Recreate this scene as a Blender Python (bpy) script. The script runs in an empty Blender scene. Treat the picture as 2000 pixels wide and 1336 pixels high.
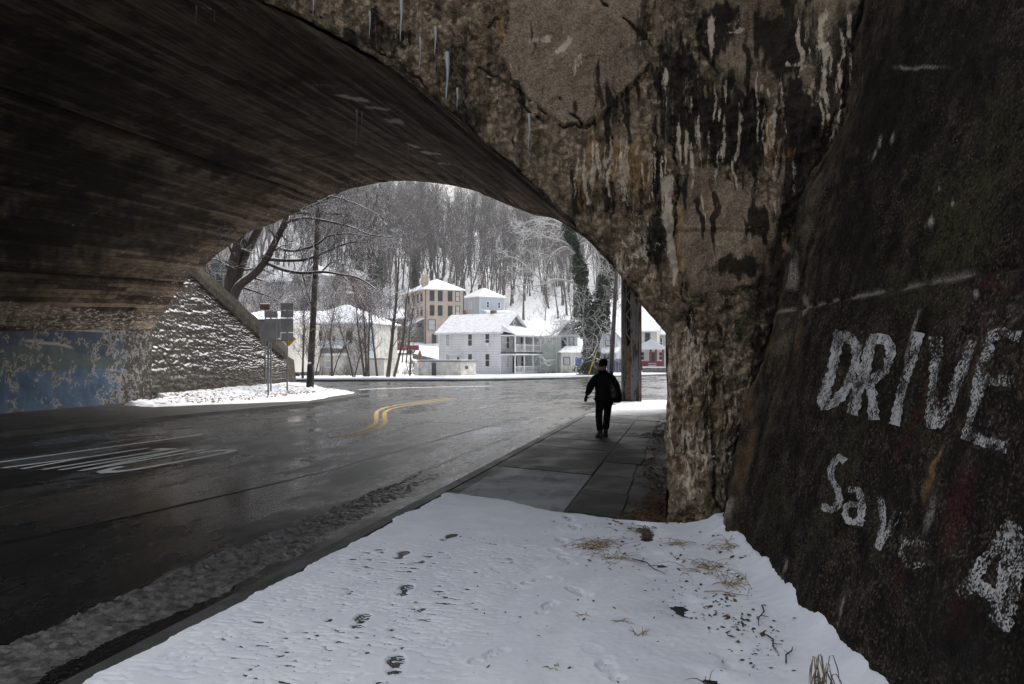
import bpy, math, random
import numpy as np
from mathutils import Vector, Matrix

# ---------------------------------------------------------------- camera, world, sun, exposure
SC = bpy.context.scene
COL = SC.collection
F, CX, HY, CAMZ = 1555.56, 1000.0, 695.0, 1.95
TH = math.atan(340 / F)
SN, CS = math.sin(TH), math.cos(TH)

cam_data = bpy.data.cameras.new('camera')
cam_data.lens = 28.0
cam_data.sensor_width = 36.0
cam_data.shift_y = 27 / 2000
cam_data.clip_start = 0.05
cam_data.clip_end = 2500
cam = bpy.data.objects.new('camera', cam_data)
cam.location = (0, 0, CAMZ)
cam.rotation_euler = (math.radians(90), 0, TH)
COL.objects.link(cam)
SC.camera = cam

SUN_EL, SUN_ROT = math.radians(48), math.radians(25)
world = bpy.data.worlds.new('World')
SC.world = world
world.use_nodes = True
wt = world.node_tree
wt.nodes.clear()
wo = wt.nodes.new('ShaderNodeOutputWorld')
wb = wt.nodes.new('ShaderNodeBackground')
ws = wt.nodes.new('ShaderNodeTexSky')
ws.sky_type = 'NISHITA'
ws.sun_disc = False
ws.sun_elevation = SUN_EL
ws.sun_rotation = SUN_ROT
ws.dust_density = 6.0
ws.air_density = 1.5
wh = wt.nodes.new('ShaderNodeHueSaturation')
wh.inputs['Saturation'].default_value = 0.30      # overcast: the blue is washed out
wt.links.new(ws.outputs[0], wh.inputs['Color'])
wt.links.new(wh.outputs[0], wb.inputs['Color'])
wb.inputs['Strength'].default_value = 0.11
wt.links.new(wb.outputs[0], wo.inputs['Surface'])

sun_d = bpy.data.lights.new('sun', 'SUN')
sun_d.energy = 0.7
sun_d.angle = math.radians(60)
sun_d.color = (1.0, 0.97, 0.93)
sun = bpy.data.objects.new('sun', sun_d)
sun.rotation_euler = (math.radians(90) - SUN_EL, 0, math.pi - SUN_ROT)
COL.objects.link(sun)

SC.view_settings.view_transform = 'Standard'
SC.view_settings.look = 'None'
SC.view_settings.gamma = 1.0
SC.view_settings.use_curve_mapping = False
SC.view_settings.exposure = 1.2
SC.render.engine = 'CYCLES'
SC.cycles.use_denoising = True
SC.cycles.denoising_prefilter = 'NONE'
SC.cycles.use_adaptive_sampling = True
SC.cycles.adaptive_threshold = 0.02
SC.cycles.max_bounces = 5
SC.cycles.diffuse_bounces = 3
SC.cycles.glossy_bounces = 2
SC.cycles.transparent_max_bounces = 12
SC.cycles.caustics_reflective = False
SC.cycles.caustics_refractive = False

# ---------------------------------------------------------------- geometry helpers
RNG = np.random.default_rng(7)
random.seed(7)


def cam2w(lat, D, z):
    """lateral / forward metres from the viewpoint -> world"""
    return Vector((lat * CS - D * SN, D * CS + lat * SN, z))


def at(px, py, D):
    return cam2w((px - CX) / F * D, D, CAMZ - (py - HY) / F * D)


def ray(px, py):
    l = (px - CX) / F
    return np.array([l * CS - SN, CS + l * SN, -(py - HY) / F])


def at_z(px, py, z):
    t = (z - CAMZ) / ray(px, py)[2]
    return cam2w((px - CX) / F * t, t, z)


def at_Y(px, py, Y):
    r = ray(px, py)
    t = Y / r[1]
    return Vector((r[0] * t, Y, r[2] * t + CAMZ))


def proj(P):
    """world points (N,3) -> photo coordinates, used only to author stains and painted shade at real places on a wall"""
    P = np.asarray(P)
    D = -SN * P[:, 0] + CS * P[:, 1]
    lat = CS * P[:, 0] + SN * P[:, 1]
    D = np.maximum(D, 0.2)
    return CX + F * lat / D, HY - F * (P[:, 2] - CAMZ) / D


def gz(D):
    return float(np.interp(D, [-50, 35, 70, 110], [0, 0, -.3, -.42]))


def _hash(ix, iy, iz, seed):
    h = (ix.astype(np.int64) * 374761393 + iy.astype(np.int64) * 668265263 + iz.astype(np.int64) * 2147483647 + seed * 1274126177) & 0xffffffff
    h = ((h ^ (h >> 13)) * 1274126177) & 0xffffffff
    h = ((h ^ (h >> 16)) * 2246822519) & 0xffffffff
    return ((h ^ (h >> 15)) & 0xffffff) / float(0xffffff)


def vnoise(P, seed=0):
    P = np.asarray(P, float)
    if P.shape[1] == 2:
        P = np.column_stack([P, np.zeros(len(P))])
    i = np.floor(P).astype(np.int64)
    f = P - i
    u = f * f * f * (f * (f * 6 - 15) + 10)
    r = 0
    two_d = not P[:, 2].any()
    for dx in (0, 1):
        wx = u[:, 0] if dx else 1 - u[:, 0]
        for dy in (0, 1):
            wy = u[:, 1] if dy else 1 - u[:, 1]
            for dz in ((0,) if two_d else (0, 1)):
                wz = 1 if two_d else (u[:, 2] if dz else 1 - u[:, 2])
                r = r + wx * wy * wz * _hash(i[:, 0] + dx, i[:, 1] + dy, i[:, 2] + dz, seed)
    return r * 2 - 1


def fbm(P, octv=4, seed=0, gain=.5):
    P = np.asarray(P, float)
    a, s, r = 1.0, 1.0, 0
    tot = 0
    for k in range(octv):
        r = r + a * vnoise(P * s + 17.3 * k, seed + k)
        tot += a
        a *= gain
        s *= 2.03
    return r / tot


def smooth(e0, e1, x):
    t = np.clip((x - e0) / (e1 - e0), 0, 1)
    return t * t * (3 - 2 * t)


def inside(x, y, poly):
    poly = np.asarray(poly, float)
    n = len(poly)
    c = np.zeros(len(x), bool)
    j = n - 1
    for i in range(n):
        xi, yi = poly[i]
        xj, yj = poly[j]
        m = ((yi > y) != (yj > y)) & (x < (xj - xi) * (y - yi) / (yj - yi + 1e-12) + xi)
        c ^= m
        j = i
    return c


def sdist(x, y, poly):
    """signed distance to a polygon, positive inside"""
    poly = np.asarray(poly, float)
    d = np.full(len(x), 1e9)
    for i in range(len(poly)):
        a, b = poly[i - 1], poly[i]
        ab = b - a
        t = np.clip(((x - a[0]) * ab[0] + (y - a[1]) * ab[1]) / (ab @ ab + 1e-12), 0, 1)
        d = np.minimum(d, np.hypot(x - a[0] - t * ab[0], y - a[1] - t * ab[1]))
    return np.where(inside(x, y, poly), d, -d)


def link(o, parent=None):
    COL.objects.link(o)
    if parent is not None:
        o.parent = parent
    return o


def tag(o, label=None, cat=None, group=None, kind=None):
    for k, v in (('label', label), ('category', cat), ('group', group), ('kind', kind)):
        if v:
            o[k] = v
    return o


def thing(name, label, cat, loc=(0, 0, 0), rz=0, group=None):
    o = bpy.data.objects.new(name, None)
    o.empty_display_size = 0.1
    o.location = loc
    o.rotation_euler = (0, 0, rz)
    link(o)
    return tag(o, label, cat, group)


def mesh_obj(name, V, Fc, mat, parent=None, smooth_sh=False):
    me = bpy.data.meshes.new(name)
    V = np.asarray(V, float)
    me.from_pydata(V.tolist() if len(V) else [], [], Fc if isinstance(Fc, list) else np.asarray(Fc).tolist())
    if mat is not None:
        me.materials.append(mat)
    if smooth_sh:
        me.polygons.foreach_set('use_smooth', np.ones(len(me.polygons), bool))
    me.update()
    o = bpy.data.objects.new(name, me)
    return link(o, parent)


def grid_obj(name, P, mat, parent=None, keep=None, flip=False, smooth_sh=True, attrs=None):
    """P: (n,m,3) lattice -> quad mesh (fast path)"""
    n, m = P.shape[:2]
    idx = np.arange(n * m).reshape(n, m)
    q = np.stack([idx[:-1, :-1], idx[1:, :-1], idx[1:, 1:], idx[:-1, 1:]], -1).reshape(-1, 4)
    if flip:
        q = q[:, ::-1]
    if keep is not None:
        q = q[keep.reshape(-1)]
    V = P.reshape(-1, 3)
    used = np.unique(q)
    remap = np.full(len(V), -1)
    remap[used] = np.arange(len(used))
    q = remap[q]
    V = V[used]
    me = bpy.data.meshes.new(name)
    me.vertices.add(len(V))
    me.vertices.foreach_set('co', V.astype(np.float32).ravel())
    me.loops.add(len(q) * 4)
    me.loops.foreach_set('vertex_index', q.astype(np.int32).ravel())
    me.polygons.add(len(q))
    me.polygons.foreach_set('loop_start', np.arange(0, len(q) * 4, 4, dtype=np.int32))
    if smooth_sh:
        me.polygons.foreach_set('use_smooth', np.ones(len(q), bool))
    if attrs:
        for k, a in attrs.items():
            at_ = me.attributes.new(k, 'FLOAT_COLOR', 'POINT')
            at_.data.foreach_set('color', np.asarray(a, np.float32).reshape(-1, 4)[used].ravel())
    me.materials.append(mat)
    me.update(calc_edges=True)
    me.validate()
    o = bpy.data.objects.new(name, me)
    return link(o, parent)


class MB:
    """collects boxes, prisms and tubes into one mesh"""

    def __init__(s):
        s.V, s.F, s.n = [], [], 0
        s.tw = {}

    def add(s, V, Fc):
        V = [tuple(v) for v in V]
        s.V += V
        s.F += [tuple(i + s.n for i in f) for f in Fc]
        s.n += len(V)
        return s

    def box(s, x0, x1, y0, y1, z0, z1):
        V = [(x, y, z) for z in (z0, z1) for y in (y0, y1) for x in (x0, x1)]
        return s.add(V, [(0, 2, 3, 1), (4, 5, 7, 6), (0, 1, 5, 4), (2, 6, 7, 3), (0, 4, 6, 2), (1, 3, 7, 5)])

    def bbox(s, x0, x1, y0, y1, z0, z1, b=.01):
        """box with a chamfered top"""
        s.box(x0, x1, y0, y1, z0, z1 - b)
        s.V = s.V[:-4]
        s.n -= 4
        s.F = s.F[:-6]
        k = s.n - 4
        s.V += [(x0, y0, z1 - b), (x1, y0, z1 - b), (x0, y1, z1 - b), (x1, y1, z1 - b),
                (x0 + b, y0 + b, z1), (x1 - b, y0 + b, z1), (x0 + b, y1 - b, z1), (x1 - b, y1 - b, z1)]
        s.n += 8
        for f in [(0, 1, 5, 4), (2, 6, 7, 3), (0, 4, 6, 2), (1, 3, 7, 5), (4, 5, 9, 8), (6, 10, 11, 7), (4, 8, 10, 6), (5, 7, 11, 9), (8, 9, 11, 10)]:
            s.F.append(tuple(i + k for i in f))
        return s

    def prism(s, poly, z0, z1):
        n = len(poly)
        V = [(x, y, z0) for x, y in poly] + [(x, y, z1) for x, y in poly]
        return s.add(V, [tuple(range(n))[::-1], tuple(range(n, 2 * n))] + [(i, (i + 1) % n, n + (i + 1) % n, n + i) for i in range(n)])

    def poly3(s, pts):
        return s.add(pts, [tuple(range(len(pts)))])

    def hull(s, a, b):
        """two matching rings of points"""
        n = len(a)
        return s.add(list(a) + list(b), [tuple(range(n))[::-1], tuple(range(n, 2 * n))] + [(i, (i + 1) % n, n + (i + 1) % n, n + i) for i in range(n)])

    def tube(s, pts, rad, k=6, cap=True):
        pts = np.asarray([tuple(p) for p in pts], float)
        n = len(pts)
        rad = np.full(n, rad) if np.isscalar(rad) else np.asarray(rad, float)
        d = np.gradient(pts, axis=0)
        d /= np.linalg.norm(d, axis=1)[:, None] + 1e-12
        up = np.array([0, 0, 1.0]) if abs(d[:, 2]).mean() < .8 else np.array([0, 1.0, 0])
        a = np.cross(d, up)
        a /= np.linalg.norm(a, axis=1)[:, None] + 1e-12
        b = np.cross(d, a)
        an = np.arange(k) * 2 * math.pi / k
        R = pts[:, None] + rad[:, None, None] * (np.cos(an)[None, :, None] * a[:, None] + np.sin(an)[None, :, None] * b[:, None])
        Fc = [(i * k + j, i * k + (j + 1) % k, (i + 1) * k + (j + 1) % k, (i + 1) * k + j) for i in range(n - 1) for j in range(k)]
        if cap:
            Fc += [tuple(range(k))[::-1], tuple((n - 1) * k + j for j in range(k))]
        return s.add(R.reshape(-1, 3), Fc)

    def twig(s, pts, rad):
        s.tw.setdefault(len(pts), []).append((pts, rad))

    def flush(s):
        """all fine twigs at once, three-sided"""
        for n, L_ in s.tw.items():
            Q = np.array([[tuple(q) for q in a[0]] for a in L_], float)
            R = np.array([a[1] for a in L_], float)
            d = np.gradient(Q, axis=1)
            d /= np.linalg.norm(d, axis=2)[..., None] + 1e-12
            a = np.cross(d, np.array([.31, .17, .93]))
            a /= np.linalg.norm(a, axis=2)[..., None] + 1e-12
            b = np.cross(d, a)
            an = np.arange(3) * 2 * math.pi / 3
            V = Q[:, :, None] + R[..., None, None] * (np.cos(an)[None, None, :, None] * a[:, :, None] + np.sin(an)[None, None, :, None] * b[:, :, None])
            base = np.array([(i * 3 + j, i * 3 + (j + 1) % 3, (i + 1) * 3 + (j + 1) % 3, (i + 1) * 3 + j) for i in range(n - 1) for j in range(3)])
            Fc = base[None] + (np.arange(len(Q)) * n * 3)[:, None, None] + s.n
            s.V += V.reshape(-1, 3).tolist()
            s.F += [tuple(f) for f in Fc.reshape(-1, 4).tolist()]
            s.n += V.size // 3
        s.tw = {}
        return s

    def build(s, name, mat, parent=None, sm=False):
        s.flush()
        return mesh_obj(name, s.V, s.F, mat, parent, sm)


def part(name, mat, parent, fn, sm=False):
    m = MB()
    fn(m)
    return m.build(name, mat, parent, sm)


def copy_tree(o, parent=None):
    c = o.copy()
    COL.objects.link(c)
    if parent is not None:
        c.parent = parent
    for ch in list(o.children):
        copy_tree(ch, c)
    return c


# ---------------------------------------------------------------- material helpers
class NT:
    def __init__(s, name):
        s.m = bpy.data.materials.new(name)
        s.m.use_nodes = True
        s.t = s.m.node_tree
        s.t.nodes.clear()
        s.out = s.t.nodes.new('ShaderNodeOutputMaterial')
        s.p = s.t.nodes.new('ShaderNodeBsdfPrincipled')
        s.t.links.new(s.p.outputs[0], s.out.inputs[0])
        s._obj = None

    def new(s, k):
        return s.t.nodes.new('ShaderNode' + k)

    def set(s, sock, v):
        if hasattr(v, 'is_linked') or hasattr(v, 'links'):
            s.t.links.new(v, sock)
        elif isinstance(v, (tuple, list)):
            sock.default_value = tuple(v) + ((1.0,) if len(v) == 3 and len(sock.default_value) == 4 else ())
        else:
            try:
                sock.default_value = v
            except TypeError:
                sock.default_value = (v, v, v, 1.0) if len(sock.default_value) == 4 else (v, v, v)

    def obj(s):
        if s._obj is None:
            s._obj = s.new('TexCoord').outputs['Object']
        return s._obj

    def geo(s, k='Position'):
        return s.new('NewGeometry').outputs[k]

    def scale(s, v, sc):
        n = s.new('VectorMath')
        n.operation = 'MULTIPLY'
        s.set(n.inputs[0], v)
        n.inputs[1].default_value = sc if not np.isscalar(sc) else (sc, sc, sc)
        return n.outputs[0]

    def noise(s, sc, det=4, rough=.55, v=None, dist=0.0, out='Fac'):
        n = s.new('TexNoise')
        s.set(n.inputs['Vector'], v if v is not None else s.obj())
        n.inputs['Scale'].default_value = sc
        n.inputs['Detail'].default_value = det
        n.inputs['Roughness'].default_value = rough
        n.inputs['Distortion'].default_value = dist
        return n.outputs[out]

    def vor(s, sc, v=None, feat='F1', out='Distance', rnd=1.0):
        n = s.new('TexVoronoi')
        n.feature = feat
        s.set(n.inputs['Vector'], v if v is not None else s.obj())
        n.inputs['Scale'].default_value = sc
        n.inputs['Randomness'].default_value = rnd
        return n.outputs[out]

    def math(s, op, a, b=0.0, c=None, clamp=False):
        n = s.new('Math')
        n.operation = op
        n.use_clamp = clamp
        s.set(n.inputs[0], a)
        s.set(n.inputs[1], b)
        if c is not None:
            s.set(n.inputs[2], c)
        return n.outputs[0]

    def rng(s, v, a, b, c=0.0, d=1.0, smoothstep=True):
        n = s.new('MapRange')
        if smoothstep:
            n.interpolation_type = 'SMOOTHSTEP'
        s.set(n.inputs[0], v)
        for k, q in zip((1, 2, 3, 4), (a, b, c, d)):
            s.set(n.inputs[k], q)
        return n.outputs[0]

    def mix(s, f, a, b, mode='MIX'):
        n = s.new('Mix')
        n.data_type = 'RGBA'
        n.blend_type = mode
        s.set(n.inputs[0], f)
        s.set(n.inputs[6], a)
        s.set(n.inputs[7], b)
        return n.outputs[2]

    def ramp(s, f, stops):
        n = s.new('ValToRGB')
        e = n.color_ramp.elements
        while len(e) < len(stops):
            e.new(.5)
        for q, (p_, c_) in zip(e, stops):
            q.position = p_
            q.color = (c_ if not np.isscalar(c_) else (c_, c_, c_)) + ((1.0,) if np.isscalar(c_) or len(c_) == 3 else ())
        s.set(n.inputs[0], f)
        return n.outputs[0]

    def xyz(s, v):
        n = s.new('SeparateXYZ')
        s.set(n.inputs[0], v)
        return n.outputs

    def attr(s, name):
        n = s.new('Attribute')
        n.attribute_name = name
        c = s.new('SeparateColor')
        s.t.links.new(n.outputs['Color'], c.inputs[0])
        return c.outputs[0], c.outputs[1], c.outputs[2], n.outputs['Alpha']

    def bump(s, h, strength=.5, dist=.02, n0=None):
        n = s.new('Bump')
        n.inputs['Strength'].default_value = strength
        n.inputs['Distance'].default_value = dist
        s.set(n.inputs['Height'], h)
        if n0 is not None:
            s.set(n.inputs['Normal'], n0)
        return n.outputs[0]

    def done(s, col=None, rough=None, nor=None, spec=None, metal=None, coat=None, alpha=None, trans=None):
        for k, v in (('Base Color', col), ('Roughness', rough), ('Normal', nor), ('Specular IOR Level', spec), ('Metallic', metal), ('Coat Weight', coat), ('Alpha', alpha), ('Transmission Weight', trans)):
            if v is not None:
                s.set(s.p.inputs[k], v)
        return s.m


def plain(name, col, rough=.7, var=.25, sc=6.0, bump=0.0, metal=None, spec=.3):
    t = NT(name)
    n = t.noise(sc, 5, .6)
    c = t.mix(t.rng(n, .3, .7), tuple(x * (1 - var) for x in col), tuple(min(1, x * (1 + var)) for x in col))
    return t.done(c, rough, t.bump(n, bump, .02) if bump else None, spec, metal)
# ---------------------------------------------------------------- materials
def m_snow():
    t = NT('snow')
    a = t.noise(3, 4)
    b = t.noise(28, 5, .7)
    c = t.noise(140, 3, .7)
    col = t.mix(t.rng(a, .35, .7), (.77, .79, .86), (.85, .87, .92))
    h = t.math('ADD', t.math('MULTIPLY', b, .35), t.math('MULTIPLY', c, .6))
    return t.done(col, .65, t.bump(h, .3, .012), .25)


def m_snow_thin():
    """thin snow with grit and stems showing through"""
    t = NT('snow_over_grass')
    a = t.noise(1.2, 5, .65)
    b = t.noise(9, 6, .75)
    f = t.rng(t.math('ADD', t.math('MULTIPLY', a, .55), t.math('MULTIPLY', b, .6)), .62, .72)
    col = t.mix(f, (.84, .85, .88), (.16, .13, .10))
    return t.done(col, .7, t.bump(b, .5, .05), .2)


def m_snow_roof():
    t = NT('snowy_shingles')
    v = t.scale(t.obj(), (.7, 2.2, 2.2))
    a = t.noise(2.2, 6, .75, v)
    b = t.noise(14, 4, .7, t.scale(t.obj(), (.6, 1, 1)))
    f = t.rng(t.math('ADD', t.math('MULTIPLY', a, .6), t.math('MULTIPLY', b, .5)), .53, .70)
    col = t.mix(t.math('MULTIPLY', f, .8), (.82, .83, .86), (.24, .24, .26))
    return t.done(col, .7, t.bump(b, .3, .05), .2)


def snow_on_top(t, base, lo=.35, hi=.62, sc=12, amt=.35, zvec=None):
    """settled snow where a surface faces up"""
    nz = t.xyz(t.geo('Normal'))[2]
    n = t.noise(sc, 4, .7)
    f = t.rng(t.math('ADD', nz, t.math('MULTIPLY', t.math('SUBTRACT', n, .5), amt * 2)), lo, hi)
    return t.mix(f, base, (.84, .85, .89)), f


def m_bark(name, c0, c1, snow=True, lo=.45, hi=.7):
    t = NT(name)
    n = t.noise(9, 6, .7, t.scale(t.obj(), (1, 1, .25)))
    col = t.mix(t.rng(n, .3, .7), c0, c1)
    if snow:
        col, _ = snow_on_top(t, col, lo, hi, 5)
    return t.done(col, .85, t.bump(n, .6, .04), .15)


def m_asphalt():
    t = NT('wet_asphalt')
    P = t.obj()
    lanes = t.noise(.55, 8, .68, t.scale(P, (1.6, .30, 1)))
    pud = t.noise(.35, 8, .70, t.scale(P, (1, .5, 1)))
    grit = t.noise(120, 3, .8)
    agg = t.vor(70, None, 'F1', 'Color')
    ag = t.xyz(agg)[0]
    col = t.mix(t.rng(lanes, .35, .66), (.0045, .0043, .0043), (.013, .0126, .0126))
    col = t.mix(t.math('MULTIPLY', t.rng(ag, .76, 1.0), .5), col, (.085, .08, .075))
    salt = t.rng(t.noise(.8, 6, .7, t.scale(P, (1.5, .4, 1)), .4), .54, .72)
    col = t.mix(t.math('MULTIPLY', salt, .35), col, (.07, .07, .073))
    wet = t.rng(t.math('ADD', t.math('MULTIPLY', pud, .7), t.math('MULTIPLY', lanes, .3)), .42, .58)
    rough = t.math('ADD', t.math('MULTIPLY', t.math('SUBTRACT', 1.0, wet), .30), t.math('ADD', .07, t.math('MULTIPLY', grit, .12)))
    h = t.math('MULTIPLY', t.math('ADD', ag, grit), t.math('SUBTRACT', 1.05, wet))
    return t.done(col, rough, t.bump(h, .28, .005), .38)


def m_slab(name, dark, light, wetness):
    t = NT(name)
    a = t.noise(1.3, 6, .65, dist=.6)
    b = t.noise(40, 4, .75)
    st = t.noise(3.5, 5, .7, t.scale(t.obj(), (1, .35, 1)), .5)
    col = t.mix(t.rng(a, .32, .68), dark, light)
    col = t.mix(t.math('MULTIPLY', t.rng(st, .52, .62), .55), col, tuple(x * .35 for x in dark))
    col = t.mix(t.math('MULTIPLY', t.rng(b, .55, .8), .35), col, tuple(x * .4 for x in dark))
    rough = t.rng(a, .35, .6, .25 if wetness > .5 else .5, .75 - .25 * wetness)
    return t.done(col, rough, t.bump(b, .4, .006), .4)


def concrete_nodes(t, stain_shade, scale=1.0):
    """weathered mass concrete: exposed pebbles, cracks, dark runs, lime and rust"""
    dark, white, rust, flat = t.attr(stain_shade)
    P = t.obj()
    big = t.noise(.9 * scale, 6, .68, dist=.5)
    mid = t.noise(5.5 * scale, 6, .72)
    fine = t.noise(38 * scale, 5, .75)
    wv = t.new('VectorMath')
    wv.operation = 'ADD'
    t.set(wv.inputs[0], P)
    t.set(wv.inputs[1], t.scale(t.noise(7, 3, .6, out='Color'), .12))
    peb = t.vor(13 * scale, wv.outputs[0])
    pcol = t.xyz(t.vor(13 * scale, wv.outputs[0], 'F1', 'Color'))[0]
    run = t.noise(2.4 * scale, 6, .7, t.scale(P, (2.6, 2.6, .16)), .3)
    bm = t.math('ADD', t.math('MULTIPLY', mid, .52), t.math('ADD', t.math('MULTIPLY', big, .30), t.math('MULTIPLY', fine, .18)))
    base = t.ramp(bm, [(.36, (.016, .013, .010)), (.43, (.11, .084, .060)), (.51, (.38, .30, .22)), (.61, (.80, .68, .53))])
    smoothc = t.ramp(t.math('ADD', t.math('MULTIPLY', big, .6), t.math('MULTIPLY', fine, .4)), [(.34, (.13, .104, .08)), (.5, (.27, .22, .17)), (.66, (.44, .37, .295))])
    col = t.mix(t.math('MULTIPLY', flat, .9), base, smoothc)
    grn = t.xyz(t.vor(85 * scale, P, 'F1', 'Color'))[0]
    col = t.mix(t.math('MULTIPLY', t.rng(grn, .55, 1.0), .30), col, (.70, .58, .44))
    col = t.mix(t.math('MULTIPLY', t.rng(grn, .35, .0), .42), col, (.035, .028, .022))
    pf = t.math('MULTIPLY', t.rng(pcol, .45, 1.0), t.math('SUBTRACT', .34, t.math('MULTIPLY', flat, .32)))
    col = t.mix(pf, col, (.46, .385, .29))
    crev = t.math('MULTIPLY', t.rng(peb, .25, .62), t.math('SUBTRACT', .5, t.math('MULTIPLY', flat, .48)))
    col = t.mix(crev, col, (.022, .019, .016))
    dk = t.rng(t.math('ADD', dark, t.math('MULTIPLY', t.math('SUBTRACT', t.math('ADD', t.math('MULTIPLY', run, .6), t.math('MULTIPLY', mid, .4)), .5), 1.9)), .14, .62)
    soot = t.math('ADD', t.math('MULTIPLY', t.rng(run, .50, .62), t.math('SUBTRACT', .55, t.math('MULTIPLY', flat, .4))), t.math('MULTIPLY', dk, t.rng(dark, .02, .2)), clamp=True)
    col = t.mix(t.math('MULTIPLY', soot, .93), col, (.020, .017, .015))
    run2 = t.noise(5.5 * scale, 6, .7, t.scale(P, (2.8, 2.8, .13)), .25)
    lr = t.math('MULTIPLY', t.rng(run2, .55, .70), t.math('MULTIPLY', t.rng(fine, .34, .58), t.rng(big, .40, .58)))
    up_ = t.rng(t.xyz(P)[2], 2.0, 2.9, .25, 1.0)
    nf = t.math('MULTIPLY', t.math('SUBTRACT', 1.0, t.math('MULTIPLY', flat, .8)), up_)
    col = t.mix(t.math('MULTIPLY', t.math('MULTIPLY', lr, .6), nf), col, (.52, .44, .34))
    br = t.math('MULTIPLY', t.rng(t.noise(4.2 * scale, 6, .7, t.scale(P, (3.1, 3.1, .11)), .3), .54, .64), .75)
    col = t.mix(t.math('MULTIPLY', t.math('MULTIPLY', br, nf), t.rng(big, .42, .60, 1.0, .25)), col, (.018, .015, .013))
    rs = t.math('MULTIPLY', t.rng(t.math('ADD', rust, t.math('MULTIPLY', t.math('SUBTRACT', t.noise(9, 6, .75, t.scale(P, (2.2, 2.2, .3))), .5), 2.4)), .35, .75), t.rng(rust, .02, .2))
    col = t.mix(t.math('MULTIPLY', rs, .7), col, (.42, .26, .12))
    wh = t.math('MULTIPLY', t.rng(t.math('ADD', white, t.math('MULTIPLY', t.math('SUBTRACT', t.noise(13, 7, .78, t.scale(P, (1.8, 1.8, .45))), .5), 2.8)), .40, .72), t.rng(white, .03, .25))
    col = t.mix(t.math('MULTIPLY', wh, .9), col, (.74, .66, .56))
    h = t.math('ADD', t.math('MULTIPLY', mid, .8), t.math('ADD', t.math('MULTIPLY', fine, .35), t.math('MULTIPLY', peb, -.5)))
    return col, h, flat, fine, mid, big


def m_face():
    t = NT('weathered_concrete')
    col, h, flat, fine, mid, big = concrete_nodes(t, 'stain_shade')
    return t.done(warm(t, col), .88, t.bump(h, 1.0, .06), .12)


def m_wing():
    t = NT('mossy_concrete')
    dark, white, rust, moss = t.attr('stain_shade')
    paint = t.attr('paint')
    P = t.obj()
    mid = t.noise(4.5, 6, .7)
    fine = t.noise(60, 5, .78)
    run = t.noise(1.6, 6, .68, t.scale(P, (2.2, 2.2, .22)), .4)
    sp = t.vor(55, P)
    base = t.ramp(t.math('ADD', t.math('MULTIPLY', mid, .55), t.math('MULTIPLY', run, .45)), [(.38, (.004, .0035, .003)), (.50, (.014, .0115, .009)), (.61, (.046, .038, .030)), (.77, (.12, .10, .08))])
    col = t.mix(t.math('MULTIPLY', t.rng(fine, .60, .72), .32), base, (.20, .175, .145))
    gv = t.xyz(t.vor(75, P, 'F1', 'Color'))
    col = t.mix(t.math('MULTIPLY', t.rng(gv[0], .62, 1.0), t.rng(mid, .35, .6, .10, .42)), col, (.24, .20, .16))
    col = t.mix(t.math('MULTIPLY', t.rng(gv[1], .45, .05), .6), col, (.006, .005, .0045))
    mo = t.math('MULTIPLY', moss, t.rng(t.noise(26, 6, .85), .47, .56))
    col = t.mix(mo, col, (.050, .052, .026))
    col = t.mix(t.math('MULTIPLY', rust, t.rng(fine, .3, .6)), col, (.33, .21, .09))
    col = t.mix(t.math('MULTIPLY', dark, .9), col, (.010, .009, .009))
    bl = t.math('MULTIPLY', paint[2], t.rng(t.math('ADD', t.noise(3, 6, .7, t.scale(P, (2, 2, .5))), t.math('MULTIPLY', paint[2], .35)), .55, .70))
    col = t.mix(t.math('MULTIPLY', t.math('MULTIPLY', bl, .42), t.rng(run, .38, .56)), col, t.ramp(t.math('ADD', t.math('MULTIPLY', mid, .6), t.math('MULTIPLY', fine, .4)), [(.38, (.02, .017, .013)), (.5, (.13, .104, .078)), (.64, (.34, .28, .21))]))
    rp = t.math('MULTIPLY', paint[0], t.rng(t.noise(45, 4, .8), .45, .6))
    col = t.mix(rp, col, (.085, .010, .016))
    pp = t.math('MULTIPLY', paint[1], t.rng(t.noise(30, 5, .85), .5, .62))
    col = t.mix(pp, col, (.20, .175, .19))
    col = t.mix(t.math('MULTIPLY', white, t.rng(fine, .36, .6)), col, (.56, .53, .50))
    h = t.math('ADD', t.math('MULTIPLY', mid, .7), t.math('ADD', t.math('MULTIPLY', fine, .4), t.math('MULTIPLY', sp, -.25)))
    return t.done(warm(t, col), .8, t.bump(h, 1.0, .03), .12)


def warm(t, col):
    return t.mix(1.0, col, (1.0, .945, .86), 'MULTIPLY')


def m_letter_paint(name='worn_white_paint', wear=.0):
    t = NT(name)
    n = t.noise(75, 5, .85)
    b = t.noise(6, 4, .7)
    gr = t.xyz(t.vor(95, t.obj(), 'F1', 'Color'))[0]
    a = t.rng(t.math('ADD', t.math('MULTIPLY', gr, .20), t.math('ADD', t.math('MULTIPLY', n, .42), t.math('MULTIPLY', b, .60))), .50 + wear, .66 + wear)
    col = t.mix(t.rng(b, .35, .65), (.28, .27, .265), (.50, .49, .48))
    return t.done(col, .75, t.bump(n, .6, .01), .2, alpha=a)


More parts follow.
